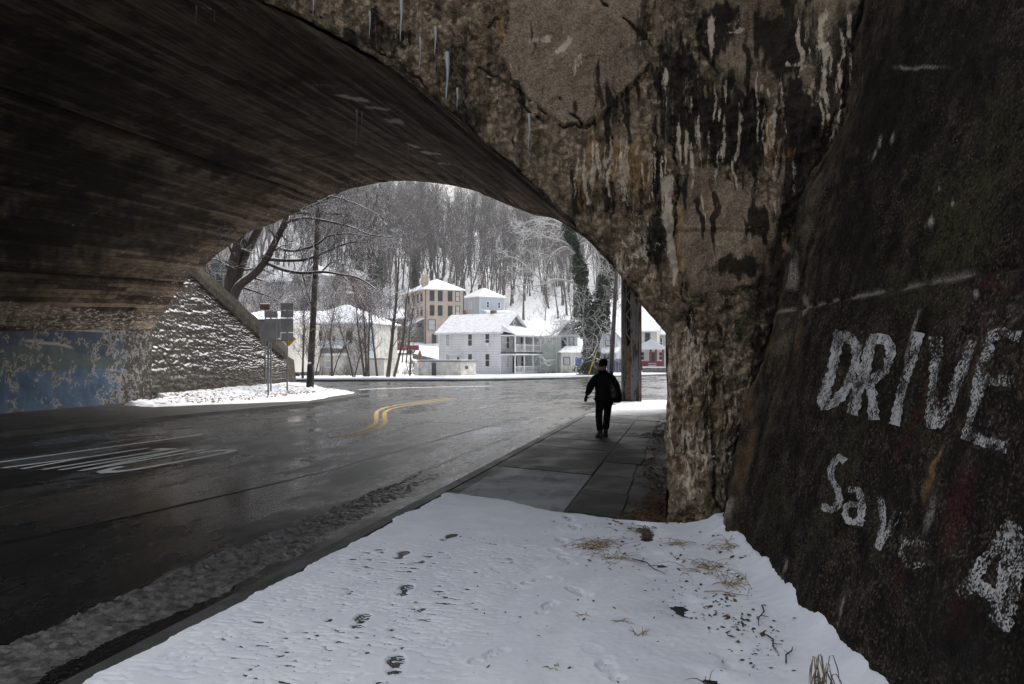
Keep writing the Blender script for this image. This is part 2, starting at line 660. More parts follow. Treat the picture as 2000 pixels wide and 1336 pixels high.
def m_vault():
    t = NT('board_marked_concrete')
    dark, white, rust, flat = t.attr('stain_shade')
    arc, yb_, _, _ = t.attr('board')
    P = t.obj()
    bi = t.math('DIVIDE', arc, .19)
    row = t.math('FLOOR', bi)
    wn = t.new('TexWhiteNoise')
    wn.noise_dimensions = '1D'
    t.set(wn.inputs['W'], row)
    col_i = t.math('FLOOR', t.math('ADD', t.math('DIVIDE', yb_, 3.3), t.math('MULTIPLY', wn.outputs['Value'], 7.0)))
    w2 = t.new('TexWhiteNoise')
    w2.noise_dimensions = '2D'
    cm = t.new('CombineXYZ')
    t.set(cm.inputs[0], row)
    t.set(cm.inputs[1], col_i)
    t.set(w2.inputs['Vector'], cm.outputs[0])
    tone = w2.outputs['Value']
    fr = t.math('FRACT', bi)
    seam = t.math('MULTIPLY', t.rng(t.math('ABSOLUTE', t.math('SUBTRACT', fr, .5)), .41, .49), t.rng(t.noise(2.2, 4, .7), .34, .54))
    grain = t.noise(1.0, 5, .75, t.scale(P, (30, 2.2, 30)))
    blot = t.noise(.75, 8, .74, dist=1.0)
    blot2 = t.noise(2.6, 7, .75, t.scale(P, (1.2, .6, 1.2)), .8)
    fine = t.noise(16, 6, .75)
    v = t.math('ADD', t.math('MULTIPLY', tone, .15), t.math('ADD', t.math('MULTIPLY', blot, .38), t.math('ADD', t.math('MULTIPLY', blot2, .30), t.math('ADD', t.math('MULTIPLY', grain, .14), t.math('MULTIPLY', fine, .10)))))
    col = t.ramp(v, [(.40, (.014, .011, .008)), (.49, (.085, .064, .046)), (.57, (.20, .155, .115)), (.68, (.38, .315, .25))])
    col = t.mix(t.math('MULTIPLY', seam, .9), col, (.006, .005, .004))
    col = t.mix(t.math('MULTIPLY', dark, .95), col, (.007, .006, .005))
    col = t.mix(t.math('MULTIPLY', rust, t.rng(fine, .35, .6)), col, (.17, .115, .06))
    col = t.mix(t.math('MULTIPLY', t.rng(t.math('ADD', white, t.math('MULTIPLY', t.math('SUBTRACT', t.noise(6, 7, .78, t.scale(P, (2, .7, 2))), .5), 2.2)), .40, .68), t.rng(white, .03, .22)), col, (.60, .58, .56))
    h = t.math('ADD', t.math('MULTIPLY', tone, .5), t.math('ADD', t.math('MULTIPLY', seam, -.8), t.math('ADD', t.math('MULTIPLY', blot2, .5), t.math('MULTIPLY', fine, .5))))
    ro = t.rng(white, .1, .9, .85, .4)
    return t.done(warm(t, col), ro, t.bump(h, .8, .04), .12)


def m_mural():
    t = NT('peeling_mural')
    P = t.obj()
    x, y, z = t.xyz(P)
    w = t.noise(.8, 3, .5)
    peel = t.noise(1.9, 8, .74, dist=.6)
    peel2 = t.noise(6.5, 6, .75)
    wash = t.noise(2.6, 5, .6, t.scale(P, (1, 1, .5)))
    blue = t.mix(t.rng(wash, .3, .7), (.030, .062, .115), (.062, .112, .180))
    blue2 = t.mix(t.rng(wash, .3, .7), (.024, .036, .064), (.044, .062, .098))
    hill = t.mix(t.rng(wash, .3, .7), (.042, .060, .062), (.070, .090, .088))
    # hill crest and waterline
    sn = t.math('MULTIPLY', t.math('SINE', t.math('MULTIPLY', y, .9)), .22)
    crest = t.math('ADD', 2.0, t.math('ADD', sn, t.math('MULTIPLY', w, .25)))
    is_hill = t.math('MULTIPLY', t.rng(t.math('SUBTRACT', crest, z), -.01, .01), t.rng(z, 1.46, 1.47))
    col = t.mix(t.rng(z, 1.46, 1.47), blue, blue2)
    col = t.mix(is_hill, col, hill)
    # pale cloud lying on the crest
    cl = t.math('MULTIPLY', t.rng(t.math('ABSOLUTE', t.math('SUBTRACT', z, t.math('ADD', crest, .10))), .02, .09, 1.0, 0.0),
                t.rng(t.math('ABSOLUTE', t.math('SUBTRACT', y, 23.4)), .8, 1.25, 1.0, 0.0))
    col = t.mix(cl, col, (.30, .29, .25))
    # whitewashed springing band above the picture
    col = t.mix(t.rng(z, 2.82, 2.85), col, t.mix(t.rng(peel2, .35, .65), (.19, .182, .172), (.36, .345, .33)))
    # paint lost to the concrete, then old white ground
    e = t.math('MULTIPLY', t.rng(y, 25.0, 28.6), .17)
    lost = t.rng(t.math('ADD', peel, e), .59, .61)
    ground = t.rng(t.math('ADD', t.math('ADD', peel, e), t.math('MULTIPLY', peel2, .12)), .62, .63)
    col = t.mix(ground, col, (.30, .285, .265))
    col = t.mix(t.math('MULTIPLY', lost, t.rng(peel2, .36, .50)), col, (.035, .027, .021))
    low = t.rng(t.math('ADD', z, t.math('MULTIPLY', peel2, .5)), .28, .5, 1.0, 0.0)
    col = t.mix(t.math('MULTIPLY', low, .6), col, (.10, .095, .09))
    return t.done(col, .7, t.bump(t.math('ADD', t.math('MULTIPLY', lost, -.8), t.math('MULTIPLY', peel2, .4)), .6, .02), .3)


def m_stone_snow():
    t = NT('snow_flecked_stone')
    mid = t.noise(3.2, 6, .7)
    fine = t.noise(16, 5, .75)
    base = t.ramp(mid, [(.3, (.012, .011, .009)), (.5, (.042, .037, .030)), (.7, (.11, .098, .078))])
    z = t.xyz(t.obj())[2]
    base = t.mix(t.math('MULTIPLY', t.rng(fine, .5, .65), .35), base, (.085, .082, .045))
    nz = t.xyz(t.geo('Normal'))[2]
    f = t.rng(t.math('ADD', nz, t.math('MULTIPLY', t.math('SUBTRACT', t.noise(26, 5, .8), .5), 1.3)), .31, .43)
    f = t.math('MULTIPLY', f, t.rng(t.math('ADD', z, t.math('MULTIPLY', mid, 1.2)), 1.5, 2.3, .10, 1.0))
    return t.done(t.mix(f, base, (.82, .83, .87)), .75, t.bump(fine, .5, .04), .2)


def m_slush():
    t = NT('dirty_slush')
    a = t.noise(9, 5, .7)
    b = t.noise(60, 4, .75)
    col = t.mix(t.rng(a, .35, .65), (.040, .036, .033), (.155, .15, .147))
    col = t.mix(t.math('MULTIPLY', t.rng(b, .5, .7), .6), col, (.025, .022, .02))
    return t.done(col, .32, t.bump(b, .6, .012), .5)


def m_siding(name, c0, c1, pitch=.12):
    t = NT(name)
    z = t.xyz(t.obj())[2]
    n = t.noise(1.1, 5, .65, t.scale(t.obj(), (1, 1, .5)))
    fr = t.math('FRACT', t.math('DIVIDE', z, pitch))
    line = t.rng(fr, 0.0, .16, 1.0, 0.0)
    col = t.mix(t.rng(n, .3, .72), c0, c1)
    col = t.mix(t.math('MULTIPLY', line, .85), col, tuple(x * .45 for x in c0))
    return t.done(col, .6, t.bump(fr, .8, .02), .3)


def m_block(name, c0, c1, mor):
    t = NT(name)
    b = t.new('TexBrick')
    xyz = t.xyz(t.obj())
    cmb = t.new('CombineXYZ')
    t.set(cmb.inputs[0], t.math('ADD', xyz[0], xyz[1]))
    t.set(cmb.inputs[1], xyz[2])
    t.set(b.inputs['Vector'], cmb.outputs[0])
    b.inputs['Scale'].default_value = 2.2
    t.set(b.inputs['Color1'], c0)
    t.set(b.inputs['Color2'], c1)
    t.set(b.inputs['Mortar'], mor)
    n = t.noise(1.5, 6, .7)
    col = t.mix(t.math('MULTIPLY', t.rng(n, .5, .7), .55), b.outputs[0], tuple(x * .5 for x in c0))
    return t.done(col, .8, t.bump(b.outputs[1], -.3, .02), .2)


def m_rust_paint():
    t = NT('peeling_grey_steel')
    n = t.noise(2.6, 7, .72, t.scale(t.obj(), (2.5, 2.5, .5)), .6)
    f = t.noise(24, 4, .7)
    col = t.mix(t.rng(n, .51, .56), (.19, .192, .20), (.07, .042, .028))
    col = t.mix(t.math('MULTIPLY', t.rng(f, .55, .7), .5), col, (.045, .028, .02))
    return t.done(col, .7, t.bump(t.math('ADD', n, t.math('MULTIPLY', f, .4)), .5, .02), .3)


def m_glass():
    t = NT('dark_window_glass')
    n = t.noise(1.2, 2)
    return t.done(t.mix(n, (.018, .021, .025), (.05, .056, .062)), .12, None, .6)


def m_ice():
    t = NT('ice')
    n = t.noise(18, 3)
    return t.done((.80, .84, .88), .18, t.bump(n, .4, .01), .5, trans=.55)


M = dict(
    snow=m_snow(), snow_thin=m_snow_thin(), roof=m_snow_roof(), asphalt=m_asphalt(), face=m_face(), wing=m_wing(),
    letter=m_letter_paint(), letter2=m_letter_paint('fading_white_paint', .055), letter3=m_letter_paint('lost_white_paint', .11), vault=m_vault(), mural=m_mural(), stone=m_stone_snow(), slush=m_slush(), glass=m_glass(), ice=m_ice(), steel=m_rust_paint(),
    slab_wet=m_slab('wet_slab', (.009, .008, .007), (.018, .016, .0145), .35),
    slab_frost=m_slab('frosted_slab', (.20, .203, .215), (.30, .305, .325), .1),
    slab_damp=m_slab('damp_slab', (.036, .034, .032), (.062, .060, .057), .4),
    walk=m_slab('dark_walk', (.014, .013, .012), (.030, .028, .026), .4),
    kerb=m_slab('kerb_concrete', (.035, .034, .033), (.08, .079, .077), .4),
    mud=plain('wet_soil', (.030, .023, .017), .6, .5, 14, .6),
    bark=m_bark('dark_bark', (.020, .015, .012), (.052, .041, .034)),
    bark_bare=m_bark('brown_bark', (.045, .036, .026), (.115, .095, .068), False),
    bark_grey=m_bark('grey_bark', (.075, .068, .064), (.16, .148, .140), True, .55, .8),
    bark_pale=m_bark('pale_bark', (.36, .34, .32), (.62, .60, .58), True, .4, .7),
    twig=m_bark('reddish_twig', (.065, .048, .042), (.115, .088, .076), False),
    twig_snow=m_bark('snowy_twig', (.060, .046, .041), (.105, .084, .074), True, .15, .5),
    ivy=plain('ivy_leaf', (.050, .072, .042), .5, .6, 20),
    white_side=m_siding('white_siding', (.62, .63, .66), (.74, .75, .77), .30),
    green_side=m_siding('pale_green_siding', (.42, .48, .44), (.52, .57, .52), .30),
    cream_side=m_siding('cream_siding', (.56, .55, .51), (.66, .65, .61), .16),
    blue_side=m_siding('blue_grey_siding', (.40, .45, .53), (.46, .51, .58), .18),
    grey_side=m_siding('grey_siding', (.045, .050, .062), (.07, .078, .09), .2),
    tan=plain('tan_stucco', (.44, .37, .31), .85, .14, 1.2, .3),
    brick=m_block('red_brick', (.15, .075, .062), (.19, .095, .078), (.22, .20, .18)),
    block=m_block('whitewashed_block', (.50, .49, .46), (.58, .57, .54), (.38, .37, .35)),
    stucco_white=plain('stained_whitewash', (.52, .51, .48), .85, .25, 1.6, .3),
    grey_stone=plain('grey_masonry', (.15, .145, .135), .85, .4, 3, .5),
    trim=plain('white_trim', (.72, .73, .74), .5, .06),
    dark_trim=plain('dark_trim', (.045, .048, .055), .5, .2),
    navy=plain('navy_boards', (.05, .06, .095), .6, .3),
    maroon=plain('maroon_brick', (.17, .035, .045), .7, .25),
    shingle=plain('grey_shingle', (.16, .165, .17), .8, .3, 8),
    curtain=plain('pale_curtain', (.45, .46, .48), .8, .2),
    blue_curtain=plain('blue_curtain', (.10, .14, .30), .8, .3),
    lightblue=plain('light_blue_boards', (.34, .44, .50), .6, .15),
    metal=plain('galvanised_steel', (.19, .195, .205), .45, .2, 5, 0, .5),
    sign_back=plain('aluminium_sign_back', (.20, .20, .205), .5, .15, 3),
    yellow=plain('sign_yellow', (.72, .46, .02), .5, .1),
    brown=plain('brown_sign', (.085, .040, .032), .6, .2),
    pole=m_bark('pole_wood', (.050, .041, .036), (.115, .098, .085), False),
    tar=plain('black_wrap', (.012, .012, .013), .5, .3),
    timber=plain('old_timber', (.20, .125, .065), .8, .5, 7, .6),
    black=plain('black_cloth', (.012, .012, .013), .85, .4, 25, .4, None, .1),
    black2=plain('charcoal_cloth', (.017, .017, .020), .75, .5, 18, .3, None, .2),
    leather=plain('dark_leather', (.022, .017, .014), .45, .4),
    skin=plain('skin', (.44, .27, .20), .55, .08),
    red=plain('red_paint', (.20, .020, .028), .35, .15),
    redsign=plain('red_sign', (.50, .075, .045), .5, .1),
    chrome=plain('bumper_metal', (.30, .30, .31), .35, .2, 5, 0, .7),
    rubber=plain('tyre_rubber', (.015, .015, .016), .7, .3),
    canvas=plain('tan_canvas', (.20, .125, .075), .85, .25),
    straw=plain('dry_grass', (.30, .225, .125), .8, .4, 30),
    leaf=plain('dead_leaf', (.105, .055, .028), .75, .5, 40),
    darkleaf=plain('rotten_leaf', (.028, .018, .012), .7, .5, 40),
    cable=plain('black_cable', (.02, .02, .022), .6, .2),
)


def m_marking(name, c, wear):
    t = NT(name)
    n = t.noise(9, 7, .75, t.scale(t.obj(), (1, .4, 1)))
    g = t.noise(110, 3, .8)
    a = t.rng(t.math('ADD', t.math('MULTIPLY', n, .7), t.math('MULTIPLY', g, .3)), wear, wear + .06)
    return t.done(c, .65, t.bump(g, .3, .005), .25, alpha=a)


M['white_mark'] = m_marking('white_road_paint', (.78, .77, .75), .34)
M['white_worn'] = m_marking('worn_white_road_paint', (.30, .30, .30), .50)
M['yellow_mark'] = m_marking('yellow_road_paint', (.44, .30, .09), .38)
M['yellow_worn'] = m_marking('worn_yellow_road_paint', (.30, .21, .06), .53)
M['crack'] = plain('tar_seam', (.006, .006, .006), .35, .3)
# ---------------------------------------------------------------- the arch bridge
Y0, Y1 = 9.0, 28.8           # near and far faces
XC, HALF = -10.83, 10.62     # centre line and half span
SPR0, SPR1 = 2.28, 3.10      # springing heights


def prof(pts):
    pts = np.array(sorted(pts))
    xs = np.linspace(0, HALF, 600)
    z = np.interp(xs, pts[:, 0], pts[:, 1])
    for _ in range(3):
        zp = np.concatenate([z[40:0:-1], z, 2 * z[-1] - z[-2:-42:-1]])
        z = np.convolve(zp, np.ones(41) / 41, 'same')[40:-40]
    z[-1] = pts[-1, 1]
    return xs, z


near_p = prof([(0, 7.85), (1.9, 7.72), (3.8, 7.25), (5.6, 6.44), (6.29, 6.09), (6.96, 5.69), (7.62, 5.24), (8.25, 4.71), (8.86, 4.17), (9.46, 3.59), (9.93, 3.12), (10.2, 2.70), (10.62, 2.20)])
far_p = prof([(0, 8.70), (1.2, 8.60), (2.6, 8.35), (3.75, 7.95), (5.5, 7.13), (6.4, 7.08), (7.0, 6.30), (7.6, 6.35), (8.0, 5.62), (8.65, 5.45), (9.58, 4.56), (10.29, 3.73), (10.62, 3.10)])


def zarch(x, Y):
    d = np.abs(np.asarray(x) - XC)
    t = (np.asarray(Y) - Y0) / (Y1 - Y0)
    return np.interp(d, *near_p) * (1 - t) + np.interp(d, *far_p) * t


bridge = thing('arch_bridge', 'old weathered concrete arch bridge spanning the wet road', 'bridge')


_warp = {}


def stamps(px, py, items, warp=14.0, seed=3):
    """soft irregular blotches: (x, y, rx, ry, lean, strength)"""
    k_ = (len(px), float(px[7]), float(py[-7]))
    if k_ not in _warp:
        q = np.column_stack([px, py])
        _warp[k_] = (fbm(q / 40.0, 4, 3), fbm(q / 46.0, 4, 12), fbm(q / np.array([7.0, 26.0]), 3, 8))
    w0, w1, w2 = _warp[k_]
    wx = px + warp * w0
    wy = py + warp * 1.6 * w1
    r = np.zeros(len(px))
    for x, y, rx, ry, lean, k in items:
        m = (np.abs(px - x) < rx * 1.3 + abs(lean) * ry * 1.3 + 2 * warp) & (np.abs(py - y) < ry * 1.3 + 2 * warp)
        if not m.any():
            continue
        dx = (wx[m] - x - lean * (wy[m] - y)) / rx
        dy = (wy[m] - y) / ry
        r[m] = np.maximum(r[m], k * smooth(1.0, .25, np.sqrt(dx * dx + dy * dy) + .35 * w2[m]))
    return r


def runs(seed, n, x0, x1, y0, y1, rx, ry, k, slope=0.0):
    """thin runs of seepage hanging from about y0..y1"""
    rg = np.random.default_rng(seed)
    out = []
    for _ in range(n):
        x = rg.uniform(x0, x1)
        h_ = rg.uniform(*ry)
        out.append((x, rg.uniform(y0, y1) + slope * (x - x0) + h_ * .8, rg.uniform(*rx), h_, rg.normal() * .03, rg.uniform(*k)))
    return out


def edge_jit(z):
    z = np.asarray(z, float)
    return .035 * fbm(np.column_stack([z * 3.1, z * 0 + 4]), 4, 5) + .012 * fbm(np.column_stack([z * 14, z * 0 + 1]), 2, 8)


# near spandrel face, laid out in rows of height from the arch edge to the crease with the wing wall
def wing_lat(D, z):
    return 1.66 + .059 * D + .285 * (z - .2)


def crease_x(z):
    # where the battered wing wall meets the plane Y = Y0
    lat = 2.2 + .285 * (z - .2)
    for _ in range(6):
        D = (Y0 - lat * SN) / CS
        lat = wing_lat(D, z)
    return lat * CS - D * SN


ZTOP = 11.0
zs = np.concatenate([np.linspace(0, 7.0, 330), np.linspace(7.0, 7.9, 12)[1:], np.linspace(7.9, ZTOP, 14)[1:]])
xr_d = np.interp(zs, near_p[1][::-1], near_p[0][::-1])
xa = np.where(zs < near_p[1][-1], XC + HALF, XC + np.where(zs > 7.84, 0, xr_d))
NU = 360
u = np.linspace(0, 1, NU) ** 1.0
XX = np.empty((len(zs), NU))
for i, z in enumerate(zs):
    c_ = crease_x(z) + .25
    e_ = xa[i] + (edge_jit(np.array([z]))[0] if z < 6.9 else 0)
    XX[i] = e_ + (c_ - e_) * u
ZZ = np.repeat(zs[:, None], NU, 1)
PF = np.stack([XX, np.full_like(XX, Y0), ZZ], -1)
fl = PF.reshape(-1, 3)
fx, fy = proj(fl)
uv = fl[:, [0, 2]]
patchA = [(985, -20), (990, 60), (972, 105), (1020, 185), (1060, 215), (1090, 246), (1145, 246), (1200, 205), (1262, 140), (1284, 100), (1258, 60), (1250, -20)]
patchB = [(1335, 335), (1390, 318), (1440, 360), (1500, 385), (1512, 430), (1552, 452), (1545, 528), (1450, 570), (1350, 588), (1318, 480)]
patchC = [(1370, -20), (1365, 95), (1420, 150), (1520, 215), (1600, 270), (1640, 200), (1690, -20)]
wfx = fx + 15 * fbm(np.column_stack([fx, fy]) / 36, 5, 2, .6)
wfy = fy + 15 * fbm(np.column_stack([fx, fy]) / 36, 5, 12, .6)
sA, sB, sC = sdist(wfx, wfy, patchA), sdist(wfx, wfy, patchB), sdist(wfx, wfy, patchC)
flat = np.maximum.reduce([smooth(-2, 8, sA), .9 * smooth(-2, 10, sB), .7 * smooth(-2, 10, sC)])
rough = 1 - .93 * flat
d1 = fbm(uv * 2.2, 5, 21)
d2 = 1 - np.abs(fbm(uv * 5.0, 5, 31))
d3 = fbm(uv * 17, 4, 41)
cell = 1 - np.abs(vnoise(uv * np.array([8.0, 9.0]) + 1.5 * fbm(uv * 3, 2, 3)[:, None], 77))
pier = smooth(600, 560, fy) * 0 + smooth(575, 600, fy)
disp = .07 * d1 + rough * (.085 * (d2 - .8) + .038 * d3 + .040 * (cell - .6) * (1 + pier)) + .05 * (np.round(3 * fbm(uv * 1.3, 4, 151)) / 3) * rough
disp += .040 * smooth(-3, 5, sA) + .035 * smooth(-3, 8, sB) + .04 * smooth(-3, 8, sC)
cd = np.repeat(np.array([crease_x(z) for z in zs])[:, None], NU, 1).ravel() - fl[:, 0]
disp += .20 * fbm(uv * np.array([2.0, 1.1]), 4, 131) * smooth(.9, .1, cd)
# open cracks round the sound patches
for s_, k in ((sA, .05), (sB, .035), (sC, .04)):
    disp -= k * np.exp(-((s_ + 3) / 2.2) ** 2) * smooth(-.2, .2, fbm(uv * 3, 3, 5) + .1)
# the pier below the springing stands a little forward and swells
disp += .10 * smooth(585, 625, fy + 18 * d1) + .05 * pier * d1
# cracks that run across the concrete
def crack_mask(lines, w):
    r = np.full(len(fx), 1e9)
    qx = fx + 7 * fbm(np.column_stack([fx, fy]) / 16, 3, 161)
    qy = fy + 7 * fbm(np.column_stack([fx, fy]) / 16, 3, 162)
    for ln in lines:
        for (ax, ay), (bx, by) in zip(ln[:-1], ln[1:]):
            m = (qx > min(ax, bx) - 20) & (qx < max(ax, bx) + 20) & (qy > min(ay, by) - 20) & (qy < max(ay, by) + 20)
            if not m.any():
                continue
            ex, ey = bx - ax, by - ay
            t = np.clip(((qx[m] - ax) * ex + (qy[m] - ay) * ey) / (ex * ex + ey * ey), 0, 1)
            r[m] = np.minimum(r[m], np.hypot(qx[m] - ax - t * ex, qy[m] - ay - t * ey))
    return np.exp(-(r / w) ** 2)


crk = crack_mask([[(1020, 185), (1060, 215), (1090, 248), (1145, 248), (1200, 207), (1262, 142), (1290, 100)], [(1170, 0), (1200, 25), (1250, 62), (1284, 100)], [(1096, 190), (1112, 220), (1140, 246)],
                  [(930, 130), (985, 160), (1020, 185), (1035, 220), (1090, 248)], [(1370, 98), (1420, 150), (1520, 215), (1560, 240), (1605, 275)], [(1335, 588), (1400, 590), (1460, 568), (1550, 522)],
                  [(1280, 110), (1300, 220), (1325, 330), (1318, 470), (1335, 585)], [(1565, 380), (1545, 470), (1520, 600), (1480, 760), (1440, 940), (1410, 1025)], [(600, 20), (680, 60), (760, 110), (830, 165)],
                  [(860, 80), (940, 60), (985, 20)], [(1340, 600), (1360, 700), (1345, 800), (1370, 900)]], 2.6)
crk = crk * (.25 + .75 * smooth(-.25, .25, fbm(np.column_stack([fx, fy]) / 30, 3, 171)))
disp -= .045 * crk
# diagonal ledge and horizontal lift joint
led = (fy - (100 + (fx - 1370) * .74)) + 16 * d1
disp += .05 * smooth(0, 22, led) * smooth(1350, 1390, fx) * smooth(1640, 1600, fx) * smooth(200, 60, led)
lj = np.exp(-((fy - 452 - 5 * d1) / 3.0) ** 2) * smooth(1180, 1210, fx)
disp -= .04 * lj
# chip the arris of the arch
edge_d = (XX - XX[:, :1]).reshape(-1)
disp -= .12 * np.exp(-edge_d / .05) * (.6 + .8 * d3)
PF.reshape(-1, 3)[:, 1] -= disp
dark = stamps(fx, fy, [(1330, 190, 70, 150, .1, 1), (1440, 250, 120, 130, .2, 1), (1560, 250, 70, 120, 0, .95), (1480, 440, 40, 60, 0, .9), (1280, 480, 50, 70, 0, .6), (1250, 80, 30, 90, 0, .7), (1400, 60, 60, 90, 0, .85), (1530, 80, 90, 120, 0, .8), (1640, 150, 40, 180, -.1, .7), (1440, 520, 80, 30, 0, .7), (1520, 640, 40, 70, 0, .85), (1480, 760, 30, 160, -.1, .8), (1350, 640, 30, 60, 0, .4), (720, 70, 120, 40, -.5, .6), (900, 260, 60, 80, -.6, .5), (1150, 400, 60, 70, -.6, .55), (1440, 900, 30, 120, 0, .6), (1290, 330, 22, 80, 0, .8), (1335, 870, 14, 90, 0, .5)] + runs(10, 60, 1120, 1600, 40, 420, (3, 11), (30, 110), (.4, 1)) + runs(11, 30, 560, 1100, -20, 200, (3, 10), (20, 70), (.3, .8), .1) + runs(12, 14, 1380, 1500, 580, 900, (3, 8), (30, 110), (.3, .7)))
white = stamps(fx, fy, [(1308, 425, 15, 125, .03, 1.2), (1314, 500, 10, 70, 0, 1.1), (1190, 320, 9, 80, 0, .7), (1222, 345, 8, 110, 0, .75), (1165, 300, 8, 55, 0, .7), (1100, 95, 16, 42, -.5, .85), (1060, 78, 42, 9, 0, .7), (1128, 130, 7, 30, -.4, .7), (1386, 60, 9, 70, 0, .85), (1440, 62, 40, 9, -1, .7), (1560, 130, 46, 9, 1.2, .7), (1605, 95, 16, 85, 0, .75), (1585, 180, 20, 50, 0, .5), (1640, 120, 9, 130, -.25, .55), (1625, 255, 8, 60, -.3, .5), (1500, 265, 9, 70, 0, .6), (875, 130, 6, 90, 0, .5), (790, 60, 5, 70, 0, .4), (1035, 290, 6, 60, 0, .6), (1245, 460, 42, 80, 0, .45), (1215, 520, 34, 50, 0, .55), (1265, 545, 40, 26, 0, .45), (1400, 575, 60, 12, 0, .5), (1390, 345, 30, 6, 1, .55), (1310, 800, 7, 240, 0, .6), (1345, 900, 20, 110, 0, .3), (1345, 700, 55, 110, 0, .58), (1350, 890, 60, 140, 0, .56), (1425, 700, 45, 90, 0, .42), (1420, 880, 40, 110, 0, .4), (1450, 452, 130, 5, 0, .4), (1515, 400, 18, 36, 0, .5), (1335, 985, 14, 24, 0, .5), (1300, 150, 8, 45, 0, .6)] + runs(1, 46, 1120, 1300, 250, 330, (2, 7), (20, 80), (.45, 1)) + runs(2, 40, 1300, 1560, 130, 330, (2, 7), (20, 90), (.4, .95)) + runs(3, 30, 560, 1000, -20, 160, (1, 3.5), (14, 60), (.2, .55), .1) + runs(4, 30, 1300, 1460, 590, 800, (2, 6), (30, 110), (.2, .6)) + runs(5, 20, 1560, 1680, 0, 160, (2, 9), (30, 90), (.4, 1)), 8)
rust = stamps(fx, fy, [(1200, 300, 12, 90, 0, .9), (1248, 330, 10, 100, 0, .8), (1150, 270, 10, 60, 0, .5), (1500, 270, 12, 90, 0, .8), (1540, 300, 18, 40, 0, .6), (1328, 470, 8, 120, 0, .7), (1275, 560, 10, 40, 0, .5), (980, 60, 14, 60, 0, .6), (1530, 480, 9, 60, 0, .6), (1325, 850, 16, 160, 0, .45), (1380, 930, 14, 80, 0, .4), (1320, 690, 12, 60, 0, .4), (1420, 300, 14, 60, 0, .35), (1585, 600, 10, 60, 0, .5)] + runs(6, 34, 1130, 1280, 240, 320, (2, 8), (20, 90), (.4, 1)) + runs(7, 20, 1300, 1540, 200, 400, (2, 7), (20, 80), (.2, .6)) + runs(8, 20, 1300, 1440, 600, 900, (2, 8), (30, 90), (.2, .55)) + runs(9, 16, 620, 1000, 0, 150, (3, 9), (20, 60), (.2, .5)), 8, 8)
spec_ = smooth(.1, .45, fbm(uv * 16, 3, 55)) * stamps(fx, fy, [(1245, 500, 70, 110, 0, 1), (1400, 40, 140, 90, 0, .5), (1240, 60, 40, 70, 0, .5)])
white = np.maximum(white, .75 * spec_)
dark = np.maximum(dark * (1 - .35 * smooth(-2, 8, sA)), .9 * crk)
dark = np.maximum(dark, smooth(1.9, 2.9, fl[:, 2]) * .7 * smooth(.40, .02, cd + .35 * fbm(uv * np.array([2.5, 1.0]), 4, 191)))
st = np.column_stack([dark, white, rust, flat])
face = grid_obj('spandrel_wall', PF, M['face'], bridge, flip=False, attrs={'stain_shade': st})
face['label'] = 'crumbling streaked face of the arch above the pavement'

# other half of the near face, the far face, deck and parapets
def half_face(name, Y, side, flip):
    zz = np.linspace(0, 1, 24)
    x = XC + side * HALF * np.sin(np.linspace(0, math.pi / 2, 60))
    za = zarch(x, Y)
    P = np.empty((60, 24, 3))
    P[..., 0] = x[:, None]
    P[..., 1] = Y
    P[..., 2] = za[:, None] + (ZTOP - za[:, None]) * zz[None]
    a = np.zeros((60 * 24, 4))
    a[:, 0] = .4
    grid_obj(name, P, M['face'], bridge, flip=flip, attrs={'stain_shade': a})


half_face('spandrel_wall', Y0, -1, False)
half_face('far_spandrel_wall', Y1, 1, False)
half_face('far_spandrel_wall', Y1, -1, True)
part('abutment', M['vault'], bridge, lambda m: m.box(-40, XC - HALF - .003, Y0 + .02, Y1 - .003, -.3, ZTOP - .02))
part('abutment', M['vault'], bridge, lambda m: m.box(XC + HALF + .003, 22, Y0 + .25, Y1 - .003, -.3, ZTOP - .02))
part('deck', M['face'], bridge, lambda m: m.box(-40, 22, Y0 - .35, Y1 + .2, ZTOP, ZTOP + .6))
part('parapet', M['face'], bridge, lambda m: m.box(-40, 22, Y0 - .25, Y0 + .1, ZTOP + .6, ZTOP + 1.7))
part('parapet', M['face'], bridge, lambda m: m.box(-40, 22, Y1 - .2, Y1 + .1, ZTOP + .6, ZTOP + 1.7))

# vault
NS, NY = 420, 200
s_ = np.linspace(0, math.pi, NS)
x_ = XC + HALF * np.cos(s_)
y_ = Y0 - .02 + (Y1 - Y0 + .02) * np.linspace(0, 1, NY) ** 1.25
VX, VY = np.meshgrid(x_, y_, indexing='ij')
VZ = zarch(VX.ravel(), VY.ravel()).reshape(VX.shape)
# chipped near arris: follow the face's ragged edge
jit = edge_jit(VZ[:, 0])
fall = np.exp(-(VY - Y0 + .02) / .12)
VX = VX + np.where(VX > XC, jit[:, None], 0) * fall
arc = np.concatenate([[0], np.cumsum(np.hypot(np.diff(x_), np.diff(VZ[:, 100])))])
A2 = np.repeat(arc[:, None], NY, 1)
bq = np.column_stack([A2.ravel() * 5.2, VY.ravel() * .12])
bd = .016 * vnoise(np.floor(bq), 3) * 0 + .012 * fbm(bq, 2, 4) + .03 * fbm(np.column_stack([A2.ravel() * .7, VY.ravel() * .2]), 3, 6)
# lift joints: slight steps and open grooves along the barrel
step = np.zeros(NS)
joints = []
for aj in (4.6, 9.0, 15.75, 19.2, 22.6):
    joints.append(aj)
for k, aj in enumerate(joints):
    step += .045 * (1 if k % 2 else -1) * smooth(aj - .03, aj + .03, arc)
    step += .06 * np.exp(-((arc - aj) / .04) ** 2)
cross = np.zeros(NY)
for yj in ():
    cross += .045 * np.exp(-((y_ - yj) / .05) ** 2)
